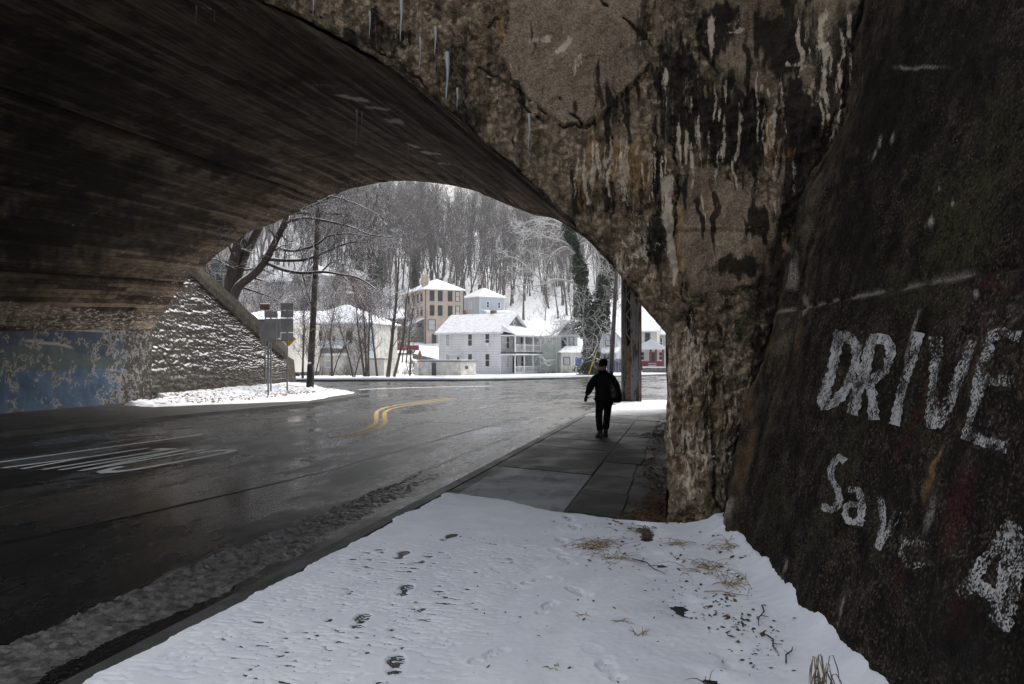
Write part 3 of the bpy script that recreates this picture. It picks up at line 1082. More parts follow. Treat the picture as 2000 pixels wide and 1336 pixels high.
# far end ring stands proud
ring = -.05 * smooth(26.9, 27.0, y_)
N_up = bd.reshape(NS, NY) + step[:, None] + cross[None] + ring[None]
tx = np.gradient(x_)
tz = np.gradient(VZ[:, 100])
ln = np.hypot(tx, tz)
nx, nz = -tz / ln, tx / ln
if nz[NS // 2] < 0:
    nx, nz = -nx, -nz
PV = np.stack([VX + nx[:, None] * N_up, VY, VZ + nz[:, None] * N_up], -1)
vf = PV.reshape(-1, 3)
vx, vy = proj(vf)
vdark = stamps(vx, vy, [(150, 420, 260, 60, 1, .9), (60, 300, 160, 110, 0, .8), (420, 330, 170, 26, 2.2, .8), (330, 450, 130, 40, 0, .7), (600, 150, 180, 24, 1.9, .7), (1000, 330, 80, 14, 1.7, .7), (560, 70, 120, 16, 2, .6), (930, 230, 120, 12, 1.7, .6), (230, 490, 160, 30, 0, .7), (60, 470, 260, 90, 0, .9), (200, 330, 200, 60, .8, .8), (120, 160, 200, 120, .6, .6), (40, 560, 120, 40, 0, .6)], 30, 5)  # dark streaks, plus shade of the left side painted into the colour
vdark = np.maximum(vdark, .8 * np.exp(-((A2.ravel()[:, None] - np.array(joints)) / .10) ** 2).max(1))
vwhite = stamps(vx, vy, [(690, 195, 30, 11, 3.4, 1), (735, 214, 24, 9, 3.6, 1), (770, 240, 24, 8, 3, .9), (840, 298, 26, 8, 3, .9), (810, 285, 30, 6, 2, .8), (870, 320, 30, 4, 3, .6), (430, 20, 110, 5, 6, .5), (360, 12, 50, 4, 6, .5), (180, 250, 60, 10, 3, .12), (640, 170, 60, 4, 1.5, .5), (240, 500, 14, 70, -1.2, .3), (175, 420, 10, 60, -1.4, .3)], 7, 15)
spring_band = smooth(2.75, 2.85, vf[:, 2]) * smooth(3.75, 3.6, vf[:, 2] + .1 * fbm(vf[:, 1:] * 2, 3, 9)) * (vf[:, 0] < XC)
vwhite = np.maximum(vwhite, .42 * spring_band)
vwhite = np.maximum(vwhite, .3 * smooth(26.3, 27.6, vf[:, 1] + .9 * fbm(np.column_stack([A2.ravel() * 6, vf[:, 1] * .3]), 3, 2)) * (vf[:, 0] < XC + 2))
vrust = stamps(vx, vy, [(600, 120, 160, 50, 1.8, .5), (480, 60, 140, 30, 2, .4), (900, 300, 100, 30, 1.6, .3)], 30, 25)
vault = grid_obj('vault', PV, M['vault'], bridge, flip=True, attrs={'stain_shade': np.column_stack([vdark, vwhite, vrust, vdark * 0]), 'board': np.column_stack([A2.ravel(), VY.ravel(), A2.ravel() * 0, A2.ravel() * 0 + 1])})
vault['label'] = 'dark board-marked underside of the arch'

# left abutment wall with the mural (one grid so that flaking can stand proud)
yy = np.linspace(Y0, Y1, 260)
zz = np.linspace(-.05, 1, 60)
YY, ZQ = np.meshgrid(yy, zz, indexing='ij')
top = SPR0 + (SPR1 - SPR0) * (YY - Y0) / (Y1 - Y0)
ZZm = np.where(ZQ < 0, ZQ, ZQ * (top + .01))
rel = .03 * fbm(np.column_stack([YY.ravel() * 1.4, ZZm.ravel() * 2]), 5, 3).reshape(YY.shape)
PM = np.stack([XC - HALF + .02 + rel * smooth(1.0, .93, ZQ), YY, ZZm], -1)
mural = grid_obj('mural_wall', PM, M['mural'], bridge, flip=True)
mural['label'] = 'peeling blue painted mural wall inside the arch'
# right abutment inner wall
rz_ = np.linspace(0, 1, 20)
YR, ZR = np.meshgrid(np.linspace(Y0 - .02, Y1, 80), rz_, indexing='ij')
topr = SPR0 + (SPR1 - SPR0) * (YR - Y0) / (Y1 - Y0)
PR = np.stack([XC + HALF + .02 * fbm(np.column_stack([YR.ravel(), ZR.ravel() * 3]), 3, 5).reshape(YR.shape), YR, ZR * (topr - .08 * np.exp(-(YR - Y0) / 2)) - .02], -1)
grid_obj('inner_wall', PR, M['face'], bridge, attrs={'stain_shade': np.tile([.3, .2, .1, .3], (PR.size // 3, 1))})


def vault_hit(px, py):
    r = ray(px, py)
    ts = np.linspace(9.0, 32, 4000)
    P = r[None] * ts[:, None]
    P[:, 2] += CAMZ
    ok = (P[:, 1] > Y0) & (P[:, 1] < Y1) & (P[:, 2] > zarch(P[:, 0], P[:, 1]))
    i = np.argmax(ok) if ok.any() else -1
    return P[i]


def icicle(p, length, r):
    n = 7
    zz = np.linspace(0, 1, n)
    pts = [(p[0] + .02 * length * math.sin(5 * t), p[1], p[2] + .05 - (length + .05) * t) for t in zz]
    m = MB()
    m.tube(pts, [r * (1 - t) ** .8 * (1 + .18 * math.sin(9 * t)) + .0015 for t in zz], 7)
    m.build('icicle', M['ice'], bridge, True)


for px, y0p, y1p, w in ((783, 2, 82, 9), (722, 30, 75, 5), (873, 110, 205, 11), (850, 60, 110, 7), (820, 80, 140, 5), (893, 180, 215, 5), (612, 0, 30, 4), (1033, 230, 300, 6)):
    a = at_Y(px, y0p, Y0 - .13)
    b = at_Y(px, y1p, Y0 - .13)
    icicle(a, a.z - b.z, w * .38 * 9 / F)
for px, y0p, y1p, w in ((383, 12, 48, 3), (419, 18, 42, 2.5), (696, 214, 287, 4.5), (706, 214, 268, 3), (797, 284, 313, 2.5), (905, 330, 352, 2)):
    h_ = vault_hit(px, y0p)
    k = np.linalg.norm(h_[:2]) / F
    icicle(h_, (y1p - y0p) * k, w / 2 * k)

# ---------------------------------------------------------------- near wing wall with the painted letters
Ds = np.concatenate([np.linspace(-14, 2.2, 24), np.linspace(2.2, 8.75, 330)[1:]])
zw = np.concatenate([np.linspace(-.1, 6.2, 310), np.linspace(6.2, 9.4, 14)[1:]])
DD, ZW = np.meshgrid(Ds, zw, indexing='ij')
LAT = wing_lat(DD, ZW)
PW = np.stack([LAT * CS - DD * SN, DD * CS + LAT * SN, ZW], -1)
wf = PW.reshape(-1, 3)
WN = np.array([-CS, -SN, .27])
WN /= np.linalg.norm(WN)
wx_, wy_ = proj(wf)
Df = DD.ravel()
vis = Df > 2.0
uvw = np.column_stack([Df, wf[:, 2]])
g1 = fbm(uvw * 1.1, 5, 61)


def wing_disp(D, z):
    q = np.column_stack([D, z])
    d = .045 * fbm(q * 1.1, 5, 61) + .016 * fbm(q * 6, 4, 63) + .008 * fbm(q * 24, 3, 65)
    d = d - .035 * np.exp(-((z - 2.40 - .02 * fbm(q * 2, 2, 5)) / .025) ** 2) + .02 * smooth(2.44, 2.36, z)
    d = d - .10 * smooth(8.0, 8.6, D) * (.4 + fbm(q * np.array([3, .6]), 3, 69)) + .16 * fbm(q * np.array([1.6, .9]), 4, 71) * smooth(7.2, 8.2, D)
    return d


wd = wing_disp(Df, wf[:, 2])
wf += wd[:, None] * WN
inv = ~vis
moss = stamps(wx_, wy_, [(1880, 400, 130, 190, -.2, 1), (1800, 560, 170, 60, 0, .8), (1960, 250, 60, 180, 0, .8), (1650, 900, 40, 220, -.3, .8), (1520, 1010, 40, 90, 0, .7), (1800, 820, 60, 90, 0, .6), (1720, 1090, 30, 100, 0, .5)], 40, 71)
moss[inv] = .3
wdark = stamps(wx_, wy_, [(1730, 200, 110, 230, -.2, .75), (1680, 480, 90, 130, 0, .6), (1900, 100, 130, 120, 0, .6), (1900, 1250, 130, 160, 0, .7), (1750, 980, 60, 60, 0, .4), (1930, 900, 90, 90, 0, .5), (1470, 850, 30, 200, -.35, .5)], 40, 81)
wdark[inv] = .3
wwhite = stamps(wx_, wy_, [(1600, 150, 14, 130, -.35, .6), (1575, 230, 10, 90, -.35, .5), (1668, 160, 4, 26, -.2, .9), (1715, 275, 5, 16, -.2, .95), (1742, 272, 5, 18, -.2, .9), (1705, 300, 3, 20, -.2, .7), (1800, 130, 70, 5, -1.5, .6), (1865, 400, 5, 8, 0, 1), (1822, 436, 6, 9, 0, 1), (1838, 372, 4, 6, 0, .9), (1917, 577, 8, 8, 0, 1), (1540, 470, 10, 60, -.3, .5), (1555, 540, 10, 50, -.3, .5), (1570, 600, 9, 30, 0, .6), (1715, 668, 7, 9, 0, 1), (1648, 1190, 4, 40, -.25, .7), (1530, 1140, 8, 26, -.2, .6), (1540, 1110, 6, 22, -.2, .6), (1820, 1010, 14, 46, -.25, .5), (1430, 1000, 14, 40, -.4, .5)], 5, 91)
jz = np.exp(-((wf[:, 2] - 2.405) / .018) ** 2)
wwhite = np.maximum(wwhite, .8 * jz * (Df > 4.2) * smooth(-.3, .2, fbm(uvw * 5, 3, 3)))
vj = stamps(wx_, wy_, [(1795, 640, 4, 46, -.28, .7), (1782, 690, 4, 30, -.2, .5)], 4, 92)
wwhite = np.maximum(wwhite, vj)
wrust = stamps(wx_, wy_, [(1840, 905, 10, 44, -.3, 1), (1820, 960, 12, 50, -.3, .5), (1500, 700, 16, 180, -.3, .5), (1460, 900, 16, 90, -.3, .45), (1560, 660, 10, 60, -.3, .4)], 8, 93)
pred = stamps(wx_, wy_, [(1800, 800, 10, 60, -.4, 1), (1880, 1000, 34, 110, -.3, 1), (1770, 870, 10, 50, -.4, .8), (1955, 560, 40, 14, 0, 1), (1930, 620, 70, 30, 0, .4), (1900, 700, 40, 50, 0, .4), (1760, 1130, 20, 60, 0, .7), (1840, 800, 40, 50, 0, .4), (1890, 1200, 40, 60, 0, .4)], 16, 94)
pwht = stamps(wx_, wy_, [(1960, 620, 60, 40, 0, .9), (1880, 660, 40, 40, 0, .7), (1760, 1060, 50, 40, 0, .5), (1810, 1080, 40, 30, 0, .6), (1950, 850, 60, 40, 0, .8), (1700, 1010, 30, 40, 0, .4)], 22, 95)
pa = np.column_stack([pred, pwht, smooth(6.6, 8.4, Df + .9 * fbm(uvw * np.array([1.2, .5]), 4, 181)), pred * 0 + 1])
for a in (wwhite, wrust):
    a[inv] = 0
pa[inv] = 0
wing = thing('wing_wall', 'dark sloping concrete wing wall painted with large worn white letters', 'wall')
grid_obj('wall_face', PW, M['wing'], wing, attrs={'stain_shade': np.column_stack([wdark, wwhite, wrust, moss]), 'paint': pa})
tl = [cam2w(wing_lat(d, 9.4), d, 9.4) for d in (-14, 8.9)]
part('coping', M['face'], wing, lambda m: m.hull([tl[0] + Vector(v) for v in ((0, 0, .004), (.9, 0, .004), (.9, 0, .4), (-.15, 0, .4), (-.15, 0, .004))], [tl[1] + Vector(v) for v in ((0, 0, .004), (.9, 0, .004), (.9, 0, .4), (-.15, 0, .4), (-.15, 0, .004))]))


def wall_pt(px, py, off=.006):
    l = (px - CX) / F
    r = -(py - HY) / F
    # wing_lat(D, CAMZ + r D) = l D
    D = (1.66 + .285 * (CAMZ - .2)) / (l - .059 - .285 * r)
    z = CAMZ + r * D
    lat = wing_lat(D, z)
    d = float(wing_disp(np.array([D]), np.array([z]))[0]) + off
    p = np.array([lat * CS - D * SN, D * CS + lat * SN, z]) + WN * d
    return p


def brush(name, strokes, w, label, mat='letter'):
    """painted strokes in photo coordinates, laid on the wall surface"""
    m = MB()
    for q, st_ in enumerate(strokes):
        st_ = np.array(st_, float)
        seg = np.hypot(*np.diff(st_, axis=0).T)
        t = np.concatenate([[0], np.cumsum(seg)])
        n = max(3, int(t[-1] / 5))
        ti = np.linspace(0, t[-1], n)
        c = np.column_stack([np.interp(ti, t, st_[:, 0]), np.interp(ti, t, st_[:, 1])])
        if len(st_) > 3:
            for _ in range(2):
                c[1:-1] = (c[:-2] + 2 * c[1:-1] + c[2:]) / 4
        d = np.gradient(c, axis=0)
        d /= np.linalg.norm(d, axis=1)[:, None] + 1e-9
        nn = np.column_stack([-d[:, 1], d[:, 0]])
        NC = 5
        V = []
        for i in range(n):
            jw = w * (1 + .16 * math.sin(i * 2.1 + q) + .1 * math.sin(i * 5.3))
            for k in range(NC):
                p = c[i] + nn[i] * jw * (k / (NC - 1) - .5)
                V.append(wall_pt(p[0], p[1], .007 + .0012 * q))
        Fq = [(i * NC + k, i * NC + k + 1, (i + 1) * NC + k + 1, (i + 1) * NC + k) for i in range(n - 1) for k in range(NC - 1)]
        m.add(V, Fq)
    o = m.build(name, M[mat], wing, True)
    o['label'] = label
    return o


brush('letter', [[(1652, 655), (1646, 690), (1632, 745), (1617, 792)], [(1645, 657), (1668, 660), (1684, 676), (1680, 720), (1664, 762), (1640, 790), (1612, 795)]], 19, 'worn white painted letter D')
brush('letter', [[(1712, 668), (1700, 720), (1682, 775), (1672, 812)], [(1708, 664), (1738, 664), (1752, 686), (1742, 722), (1712, 745), (1698, 745)], [(1706, 742), (1714, 780), (1716, 822)]], 20, 'worn white painted letter R')
brush('letter', [[(1806, 652), (1796, 700), (1780, 748), (1764, 796), (1754, 832)]], 20, 'worn white painted letter I')
brush('letter', [[(1838, 660), (1838, 710), (1832, 770), (1828, 840)], [(1912, 668), (1894, 720), (1868, 780), (1838, 836)]], 24, 'worn white painted letter V', 'letter2')
brush('letter', [[(1950, 662), (1938, 720), (1918, 790), (1895, 862)], [(1944, 658), (1978, 656), (2012, 662)], [(1930, 742), (1965, 746), (2004, 752)], [(1900, 850), (1940, 868), (1990, 880)]], 22, 'worn white painted letter E', 'letter2')
brush('letter', [[(1662, 905), (1645, 893), (1630, 912), (1632, 938), (1648, 962), (1648, 985), (1634, 1000), (1612, 990)]], 14, 'worn white painted letter S')
brush('letter', [[(1665, 958), (1685, 958), (1692, 985), (1682, 1028)], [(1688, 990), (1662, 985), (1656, 1010), (1672, 1026), (1688, 1012)]], 12, 'worn white painted small letter a')
brush('letter', [[(1724, 972), (1726, 1020), (1718, 1070)], [(1764, 1000), (1744, 1036), (1720, 1074)]], 14, 'fading white painted letter V', 'letter2')
brush('letter', [[(1772, 1050), (1766, 1086), (1790, 1110)], [(1770, 1060), (1800, 1064), (1836, 1072)], [(1795, 1108), (1822, 1106)]], 12, 'nearly lost white painted letter', 'letter3')
brush('letter', [[(1990, 1022), (1962, 1060), (1930, 1110), (1895, 1170)], [(1985, 1026), (1982, 1090), (1972, 1160), (1965, 1215)], [(1915, 1140), (1945, 1160), (1975, 1178)], [(1965, 1210), (2000, 1232)], [(2000, 1030), (2010, 1120), (2000, 1210)]], 26, 'worn white painted letter A', 'letter2')
# ---------------------------------------------------------------- terrain, roads, pavements
CURB = np.array([(-140, 66), (-60, 70), (-19.8, 70), (-4.5, 70.5), (4.96, 77.1), (18.2, 94.2), (40, 124), (70, 165)])   # far kerb in lateral / forward metres


def curb_D(lat):
    return np.interp(lat, CURB[:, 0], CURB[:, 1])


TD = [60, 100, 108, 120, 145, 165, 200, 260, 320, 400, 520]
TL = [-.3, -.15, 1.2, 4, 9, 13, 23, 44, 62, 74, 80]
TM = [-.3, -.20, .5, 2.3, 3.8, 8.5, 19, 39, 54, 62, 66]
TR = [-.3, -.25, .0, .5, 2, 5, 15, 34, 47, 54, 58]


def terrain(lat, D):
    lat = np.asarray(lat, float)
    D = np.asarray(D, float)
    pxl = CX + F * lat / np.maximum(D, 40)
    zl, zm, zr = (np.interp(D, TD, t) for t in (TL, TM, TR))
    w = np.clip((pxl - 480) / 360, 0, 1)
    w2 = np.clip((pxl - 860) / 240, 0, 1)
    z = zl * (1 - w) + zm * w
    z = z * (1 - w2) + zr * w2
    bump = .9 * fbm(np.column_stack([lat.ravel(), D.ravel()]) / 14, 4, 101).reshape(lat.shape) * smooth(110, 180, D)
    near = D < curb_D(lat) + 3
    return np.where(near, -.75, z + bump)


la = np.linspace(-320, 320, 201)
dd = np.concatenate([np.linspace(-120, 60, 10), np.linspace(64, 180, 117), np.linspace(182, 520, 120), [700, 1000]])
LA, DG = np.meshgrid(la, dd, indexing='ij')
ZT = terrain(LA, DG)
PT = np.stack([LA * CS - DG * SN, DG * CS + LA * SN, ZT], -1)
tag(grid_obj('ground', PT, M['snow_thin'], None, flip=False), 'snow covered hillside and yards beyond the street', None, None, 'structure')

# asphalt: one sheet under bridge and junction, out to the far kerb
la = np.linspace(-100, 70, 120)
tt = np.linspace(0, 1, 120) ** 1.2
LA, T2 = np.meshgrid(la, tt, indexing='ij')
DR = -25 + (curb_D(LA) + 25 + .12) * T2
ZR_ = np.interp(DR, [-50, 35, 70, 110], [0, 0, -.3, -.42])
PRD = np.stack([LA * CS - DR * SN, DR * CS + LA * SN, ZR_], -1)
road = tag(grid_obj('road', PRD, M['asphalt'], None), 'wet dark asphalt road through the arch to the junction', None, None, 'structure')


def ribbon(name, pts, w, mat, z=.004, parent=None, jitter=0.0):
    pts = np.array(pts, float)
    seg = np.hypot(*np.diff(pts, axis=0).T)
    t = np.concatenate([[0], np.cumsum(seg)])
    n = max(len(pts) * 6, int(t[-1] / .35), 6)
    ti = np.linspace(0, t[-1], n)
    c = np.column_stack([np.interp(ti, t, pts[:, 0]), np.interp(ti, t, pts[:, 1])])
    if len(pts) > 2:
        for _ in range(6):
            c[1:-1] = (c[:-2] + 2 * c[1:-1] + c[2:]) / 4
    if jitter:
        c += jitter * np.column_stack([fbm(c * 2.2, 3, 1), fbm(c * 2.2, 3, 2)])
    d = np.gradient(c, axis=0)
    d /= np.linalg.norm(d, axis=1)[:, None] + 1e-9
    nn = np.column_stack([-d[:, 1], d[:, 0]])
    ww = np.broadcast_to(w, (n,)) if np.isscalar(w) else np.interp(ti / t[-1], np.linspace(0, 1, len(w)), w)
    if jitter:
        ww = ww * (.6 + .7 * np.abs(fbm(c * 5, 2, 7)) * 2)
    P = np.empty((n, 2, 3))
    for k, s in enumerate((-.5, .5)):
        q = c + nn * (s * ww)[:, None]
        P[:, k, :2] = q
        Dq = -SN * q[:, 0] + CS * q[:, 1]
        P[:, k, 2] = np.interp(Dq, [-50, 35, 70, 110], [0, 0, -.3, -.42]) + z
    return grid_obj(name, P, mat, parent if parent is not None else road)


def g0(px, py, z=0.0):
    p = at_z(px, py, z)
    return (p.x, p.y)


# lane markings
ribbon('white_line', [(-12.75, -6), (-12.55, 10), (-12.1, 14), (-11.72, 17.6)], .13, M['white_mark'])
ribbon('white_line', [(-11.72, 17.75), (-11.3, 22), (-11.0, 26)], .10, M['white_worn'])
yl = [g0(645, 856), g0(690, 846), g0(722, 836), g0(736, 824), g0(734, 812), g0(736, 803), g0(752, 796), g0(790, 789), g0(840, 782), g0(880, 777)]
yr = [g0(672, 856), g0(715, 845), g0(742, 836), g0(754, 824), g0(750, 812), g0(752, 804), g0(764, 798), g0(800, 791), g0(848, 784), g0(890, 778)]
ribbon('yellow_line', yl, .13, M['yellow_mark'])
ribbon('yellow_line', yr, .13, M['yellow_mark'])
ribbon('yellow_line', [(-8.75, 2), (-8.6, 11), (-8.25, 16)], .11, M['yellow_worn'])
ribbon('yellow_line', [(-8.45, 2), (-8.3, 11), (-8.0, 16)], .11, M['yellow_worn'])
ribbon('white_line', [g0(690, 865), g0(800, 833), g0(900, 803), g0(1010, 781)], .12, M['white_worn'])
ribbon('white_line', [g0(700, 757), g0(820, 752), g0(960, 749)], .5, M['white_mark'])
# seams and cracks
for q, (pts, w) in enumerate((([g0(0, 1062), g0(300, 1000), g0(640, 920), g0(760, 885), g0(930, 838), g0(1080, 800), g0(1170, 775)], .07),
               ([g0(430, 886), g0(500, 888), g0(560, 896), g0(640, 904)], .06), ([g0(0, 955), g0(220, 925), g0(400, 900)], .04),
               ([g0(700, 975), g0(800, 930), g0(900, 890), g0(1010, 848)], .10), ([g0(870, 826), g0(960, 832), g0(1060, 838)], .05),
               ([g0(900, 868), g0(1000, 872)], .04), ([g0(560, 925), g0(600, 912), g0(640, 905)], .12))):
    ribbon('crack', pts, w, M['crack'], .005, None, .05)

# the word on the road, meant for oncoming traffic: letters stand on their heads from here
def road_letter(strokes, x0, w, label, y_bot=14.8, y_top=11.6, pw=.115, shear=0.0):
    """u: 0..1 across the letter, running towards -X; v: 0 foot .. 1 head along -Y"""
    P = []
    m = MB()
    for k, st_ in enumerate(strokes):
        st_ = np.array(st_, float)
        seg = np.hypot(np.diff(st_[:, 0]) * w, np.diff(st_[:, 1]) * 3.2)
        t = np.concatenate([[0], np.cumsum(seg)])
        n = max(2, int(t[-1] / .12)) if len(st_) > 2 else 14
        ti = np.linspace(0, t[-1], n)
        uu, vv = np.interp(ti, t, st_[:, 0]), np.interp(ti, t, st_[:, 1])
        X = x0 - uu * w + (vv - .5) * -.28
        Y = y_bot + (y_top - y_bot) * vv
        c = np.column_stack([X, Y])
        d = np.gradient(c, axis=0)
        d /= np.linalg.norm(d, axis=1)[:, None] + 1e-9
        # strokes along the letter are narrow, strokes across it long
        wid = pw + (.36 - pw) * np.abs(d[:, 0]) ** 2
        nn = np.column_stack([-d[:, 1], d[:, 0]])
        a, b = c + nn * wid[:, None] / 2, c - nn * wid[:, None] / 2
        z = .005 + .001 * k
        m.add([(x, y, z) for x, y in a] + [(x, y, z) for x, y in b], [(i, i + 1, n + i + 1, n + i) for i in range(n - 1)])
    o = m.build('road_letter', M['white_mark'], road)
    o['label'] = label


an = np.linspace(0, 2 * math.pi, 60)
road_letter([[(.5 + .5 * math.cos(a), (.80 + .2 * math.sin(a)) if math.sin(a) >= 0 else (.20 + .2 * math.sin(a))) for a in an]], -9.1, .5, 'white road letter O', pw=.14)
road_letter([[(0, 0), (0, 1)], [(0, .98), (1, .02)], [(1, 0), (1, 1)]], -9.88, .40, 'white road letter N')
road_letter([[(0, 0), (0, 1)], [(-.1, .045), (1, .045)]], -10.62, .34, 'white road letter L')
road_letter([[(.5, 0), (.5, .5), (0, 1)], [(.5, .5), (1, 1)]], -11.03, .42, 'white road letter Y')

# near pavement on the right
walk_poly = [(-3.45, -14), (-3.3, 4), (-3.2, 10), (-3.02, 25), (-2.95, 30), (-2.46, 32.6), (-1.6, 33.4), (3, 34.2), (3, 29.3), (-.21, 29.0), (-.21, 9.3), (6, 9.2), (6, -14)]
walk = part('sidewalk', M['walk'], None, lambda m: m.prism(walk_poly, -.1, .082))
tag(walk, 'concrete pavement along the right side of the arch', None, None, 'structure')
kpoly = [(-3.62, -14), (-3.47, 4), (-3.37, 10), (-3.19, 25), (-3.12, 30), (-2.6, 32.9), (-1.7, 33.6), (3, 34.4), (3, 34.21), (-1.6, 33.41), (-2.46, 32.61), (-2.96, 30), (-3.03, 25), (-3.21, 10), (-3.31, 4), (-3.46, -14)]
part('kerb', M['kerb'], walk, lambda m: m.prism(kpoly, -.1, .094))


def slab(x0, x1, y0, y1, mat, sh=.42, dz=0.0, rot=0.0):
    m = MB()
    m.bbox(x0, x1, y0, y1, .03, .1 + dz, .008)
    m.V = [(x, y - (x + 3.05) * sh, z + rot * (x - x0)) for x, y, z in m.V]
    m.build('slab', mat, walk)


yb = [4.4, 6.2, 8.0, 9.8, 11.6, 13.0, 14.6, 16.2, 17.8, 19.4, 21.0, 22.6, 24.2, 25.8]
for i in range(len(yb) - 1):
    mat = M['slab_damp'] if yb[i] < 9.5 else (M['slab_frost'] if yb[i] < 12.5 else (M['slab_wet'] if yb[i] < 19 else M['slab_frost']))
    gap = .009 + .004 * (i % 3)
    slab(-3.0, -1.425, yb[i] + gap, yb[i + 1] - gap, mat, dz=.004 * ((i * 7) % 3 - 1))
for i in range(12):
    y = 8.6 + 1.52 * i
    slab(-1.385, -.80 + .03 * ((i * 5) % 3), y + .012, y + 1.5, M['slab_damp'] if i in (0, 3, 6, 7, 9, 10, 11) else M['slab_wet'], .42, .003 * ((i * 5) % 3) - .006)
for i, (x0, x1, y0, y1) in enumerate(((-.77, -.28, 9.3, 10.6), (-.74, -.26, 10.7, 12.3), (-.76, -.30, 12.4, 13.9), (-.75, -.28, 14.0, 15.6))):
    slab(x0, x1, y0, y1, M['slab_damp'] if i % 2 else M['slab_wet'], .2, -.022, .02)

# left pavement and corner island
isl = [(-16.6, -14), (-16.2, 16), (-15.75, 21), (-14.75, 27.5), (-14.55, 30), (-15.0, 34), (-15.9, 36.6), (-17.6, 39.2), (-20.5, 42), (-25, 44.6), (-40, 47), (-40, 29.3), (-21.42, 29.0), (-21.42, -14)]
lw = part('sidewalk', M['walk'], None, lambda m: m.prism(isl, -.1, .10))
tag(lw, 'dark pavement and street corner below the mural', None, None, 'structure')


def offset_line(pts, d):
    pts = np.array(pts, float)
    t = np.gradient(pts, axis=0)
    t /= np.linalg.norm(t, axis=1)[:, None]
    return pts + d * np.column_stack([t[:, 1], -t[:, 0]])


kl = isl[:10]
ko = offset_line(kl, .16)
part('kerb', M['kerb'], lw, lambda m: m.prism([tuple(p) for p in ko] + [(x + .0, y) for x, y in kl[::-1]], -.1, .115))

# far pavement: kerb, snowy strip
fc = np.array([(l, curb_D(l)) for l in np.concatenate([np.linspace(-100, -6, 30), np.linspace(-5, 60, 40)])])


def strip(name, o0, o1, z0, z1, mat, parent=None, noise=0.0):
    t = np.gradient(fc, axis=0)
    t /= np.linalg.norm(t, axis=1)[:, None]
    nn = np.column_stack([-t[:, 1], t[:, 0]])
    K = 9
    P = np.empty((len(fc), K + 1, 3))
    for k in range(K + 1):
        o = o0 + (o1 - o0) * max(0, k - 1) / (K - 1)
        q = fc + nn * o
        g = np.interp(q[:, 1], [-50, 35, 70, 110], [0, 0, -.3, -.42])
        P[:, k, 0] = q[:, 0] * CS - q[:, 1] * SN
        P[:, k, 1] = q[:, 1] * CS + q[:, 0] * SN
        P[:, k, 2] = g + (z0 if k == 0 else z1) + (noise * fbm(q * .8, 3, 5) if k > 0 else 0)
    return grid_obj(name, P, mat, parent, smooth_sh=False)


far_walk = tag(strip('sidewalk', .30, 9.0, .0, .30, M['snow'], None, .06), 'snow covered pavement along the far side of the street', None, None, 'structure')
strip('kerb', 0, .30, -.1, .17, M['walk'], far_walk)

# ---------------------------------------------------------------- snow lying on the near pavement
def snow_grid(name, x0, x1, y0, y1, step, hfun, mat, zb, label, parent=None):
    xs = np.arange(x0, x1, step)
    ys = np.arange(y0, y1, step)
    X, Y = np.meshgrid(xs, ys, indexing='ij')
    h = hfun(X.ravel(), Y.ravel()).reshape(X.shape)
    P = np.stack([X, Y, zb + h], -1)
    hm = np.maximum.reduce([h[:-1, :-1], h[1:, :-1], h[:-1, 1:], h[1:, 1:]])
    o = grid_obj(name, P, mat, parent, keep=hm > -.012)
    return tag(o, label, None, None, 'stuff') if parent is None else o


snow_poly = [(-3.42, -6), (-3.36, 2), (-3.28, 6), (-3.17, 10.35), (-2.2, 9.95), (-1.4, 9.3), (-.6, 9.05), (.2, 8.9), (2.2, 8.9), (3.5, 8.6), (4.6, -6)]


def sole(x, y, cx_, cy_, ang, deep):
    """boot print: returns depth; heel towards -v"""
    ca, sa = math.cos(ang), math.sin(ang)
    u_ = (x - cx_) * ca + (y - cy_) * sa
    v_ = -(x - cx_) * sa + (y - cy_) * ca
    fore = smooth(1.0, .86, np.hypot(u_ / .060, (v_ - .060) / .105))
    heel = smooth(1.0, .86, np.hypot(u_ / .047, (v_ + .125) / .055))
    mid = .45 * smooth(1.0, .7, np.hypot(u_ / .03, (v_ + .04) / .07))
    bars = .56 + .44 * np.sign(np.sin(v_ * 190 + 6 * np.abs(u_) * 14) + .45)
    rim = .35 * np.exp(-((np.hypot(u_ / .075, v_ / .19) - 1.05) / .12) ** 2)
    return deep * np.maximum.reduce([fore * bars, heel * bars, mid * .5]) - .006 * rim


prints = []
for px, py, a, dp in ((773, 1292, .05, .05), (706, 1207, -.1, .05), (792, 1148, -.1, .05), (786, 1080, -.15, .05), (878, 1046, -.3, .045)):
    p = at_z(px, py, .12)
    prints.append((p.x, p.y, a - .1 + TH + math.atan((1000 - px) / F), dp))
for px, py, a, dp in ((958, 1276, -.75, .034), (1070, 1185, -.35, .040), (1050, 1130, -.75, .032), (1130, 1155, .55, .024), (1090, 1075, .5, .016), (1108, 1092, .4, .016), (1192, 1310, .35, .036), (1165, 1275, .5, .01), (1100, 1055, .3, .02), (1124, 1028, .2, .03), (1112, 1010, .2, .036)):
    p = at_z(px, py, .12)
    prints.append((p.x, p.y, a + TH + math.atan((1000 - px) / F), dp))
mound_c = np.array([(wing_lat(d, .2), d) for d in np.linspace(-6, 9, 40)])


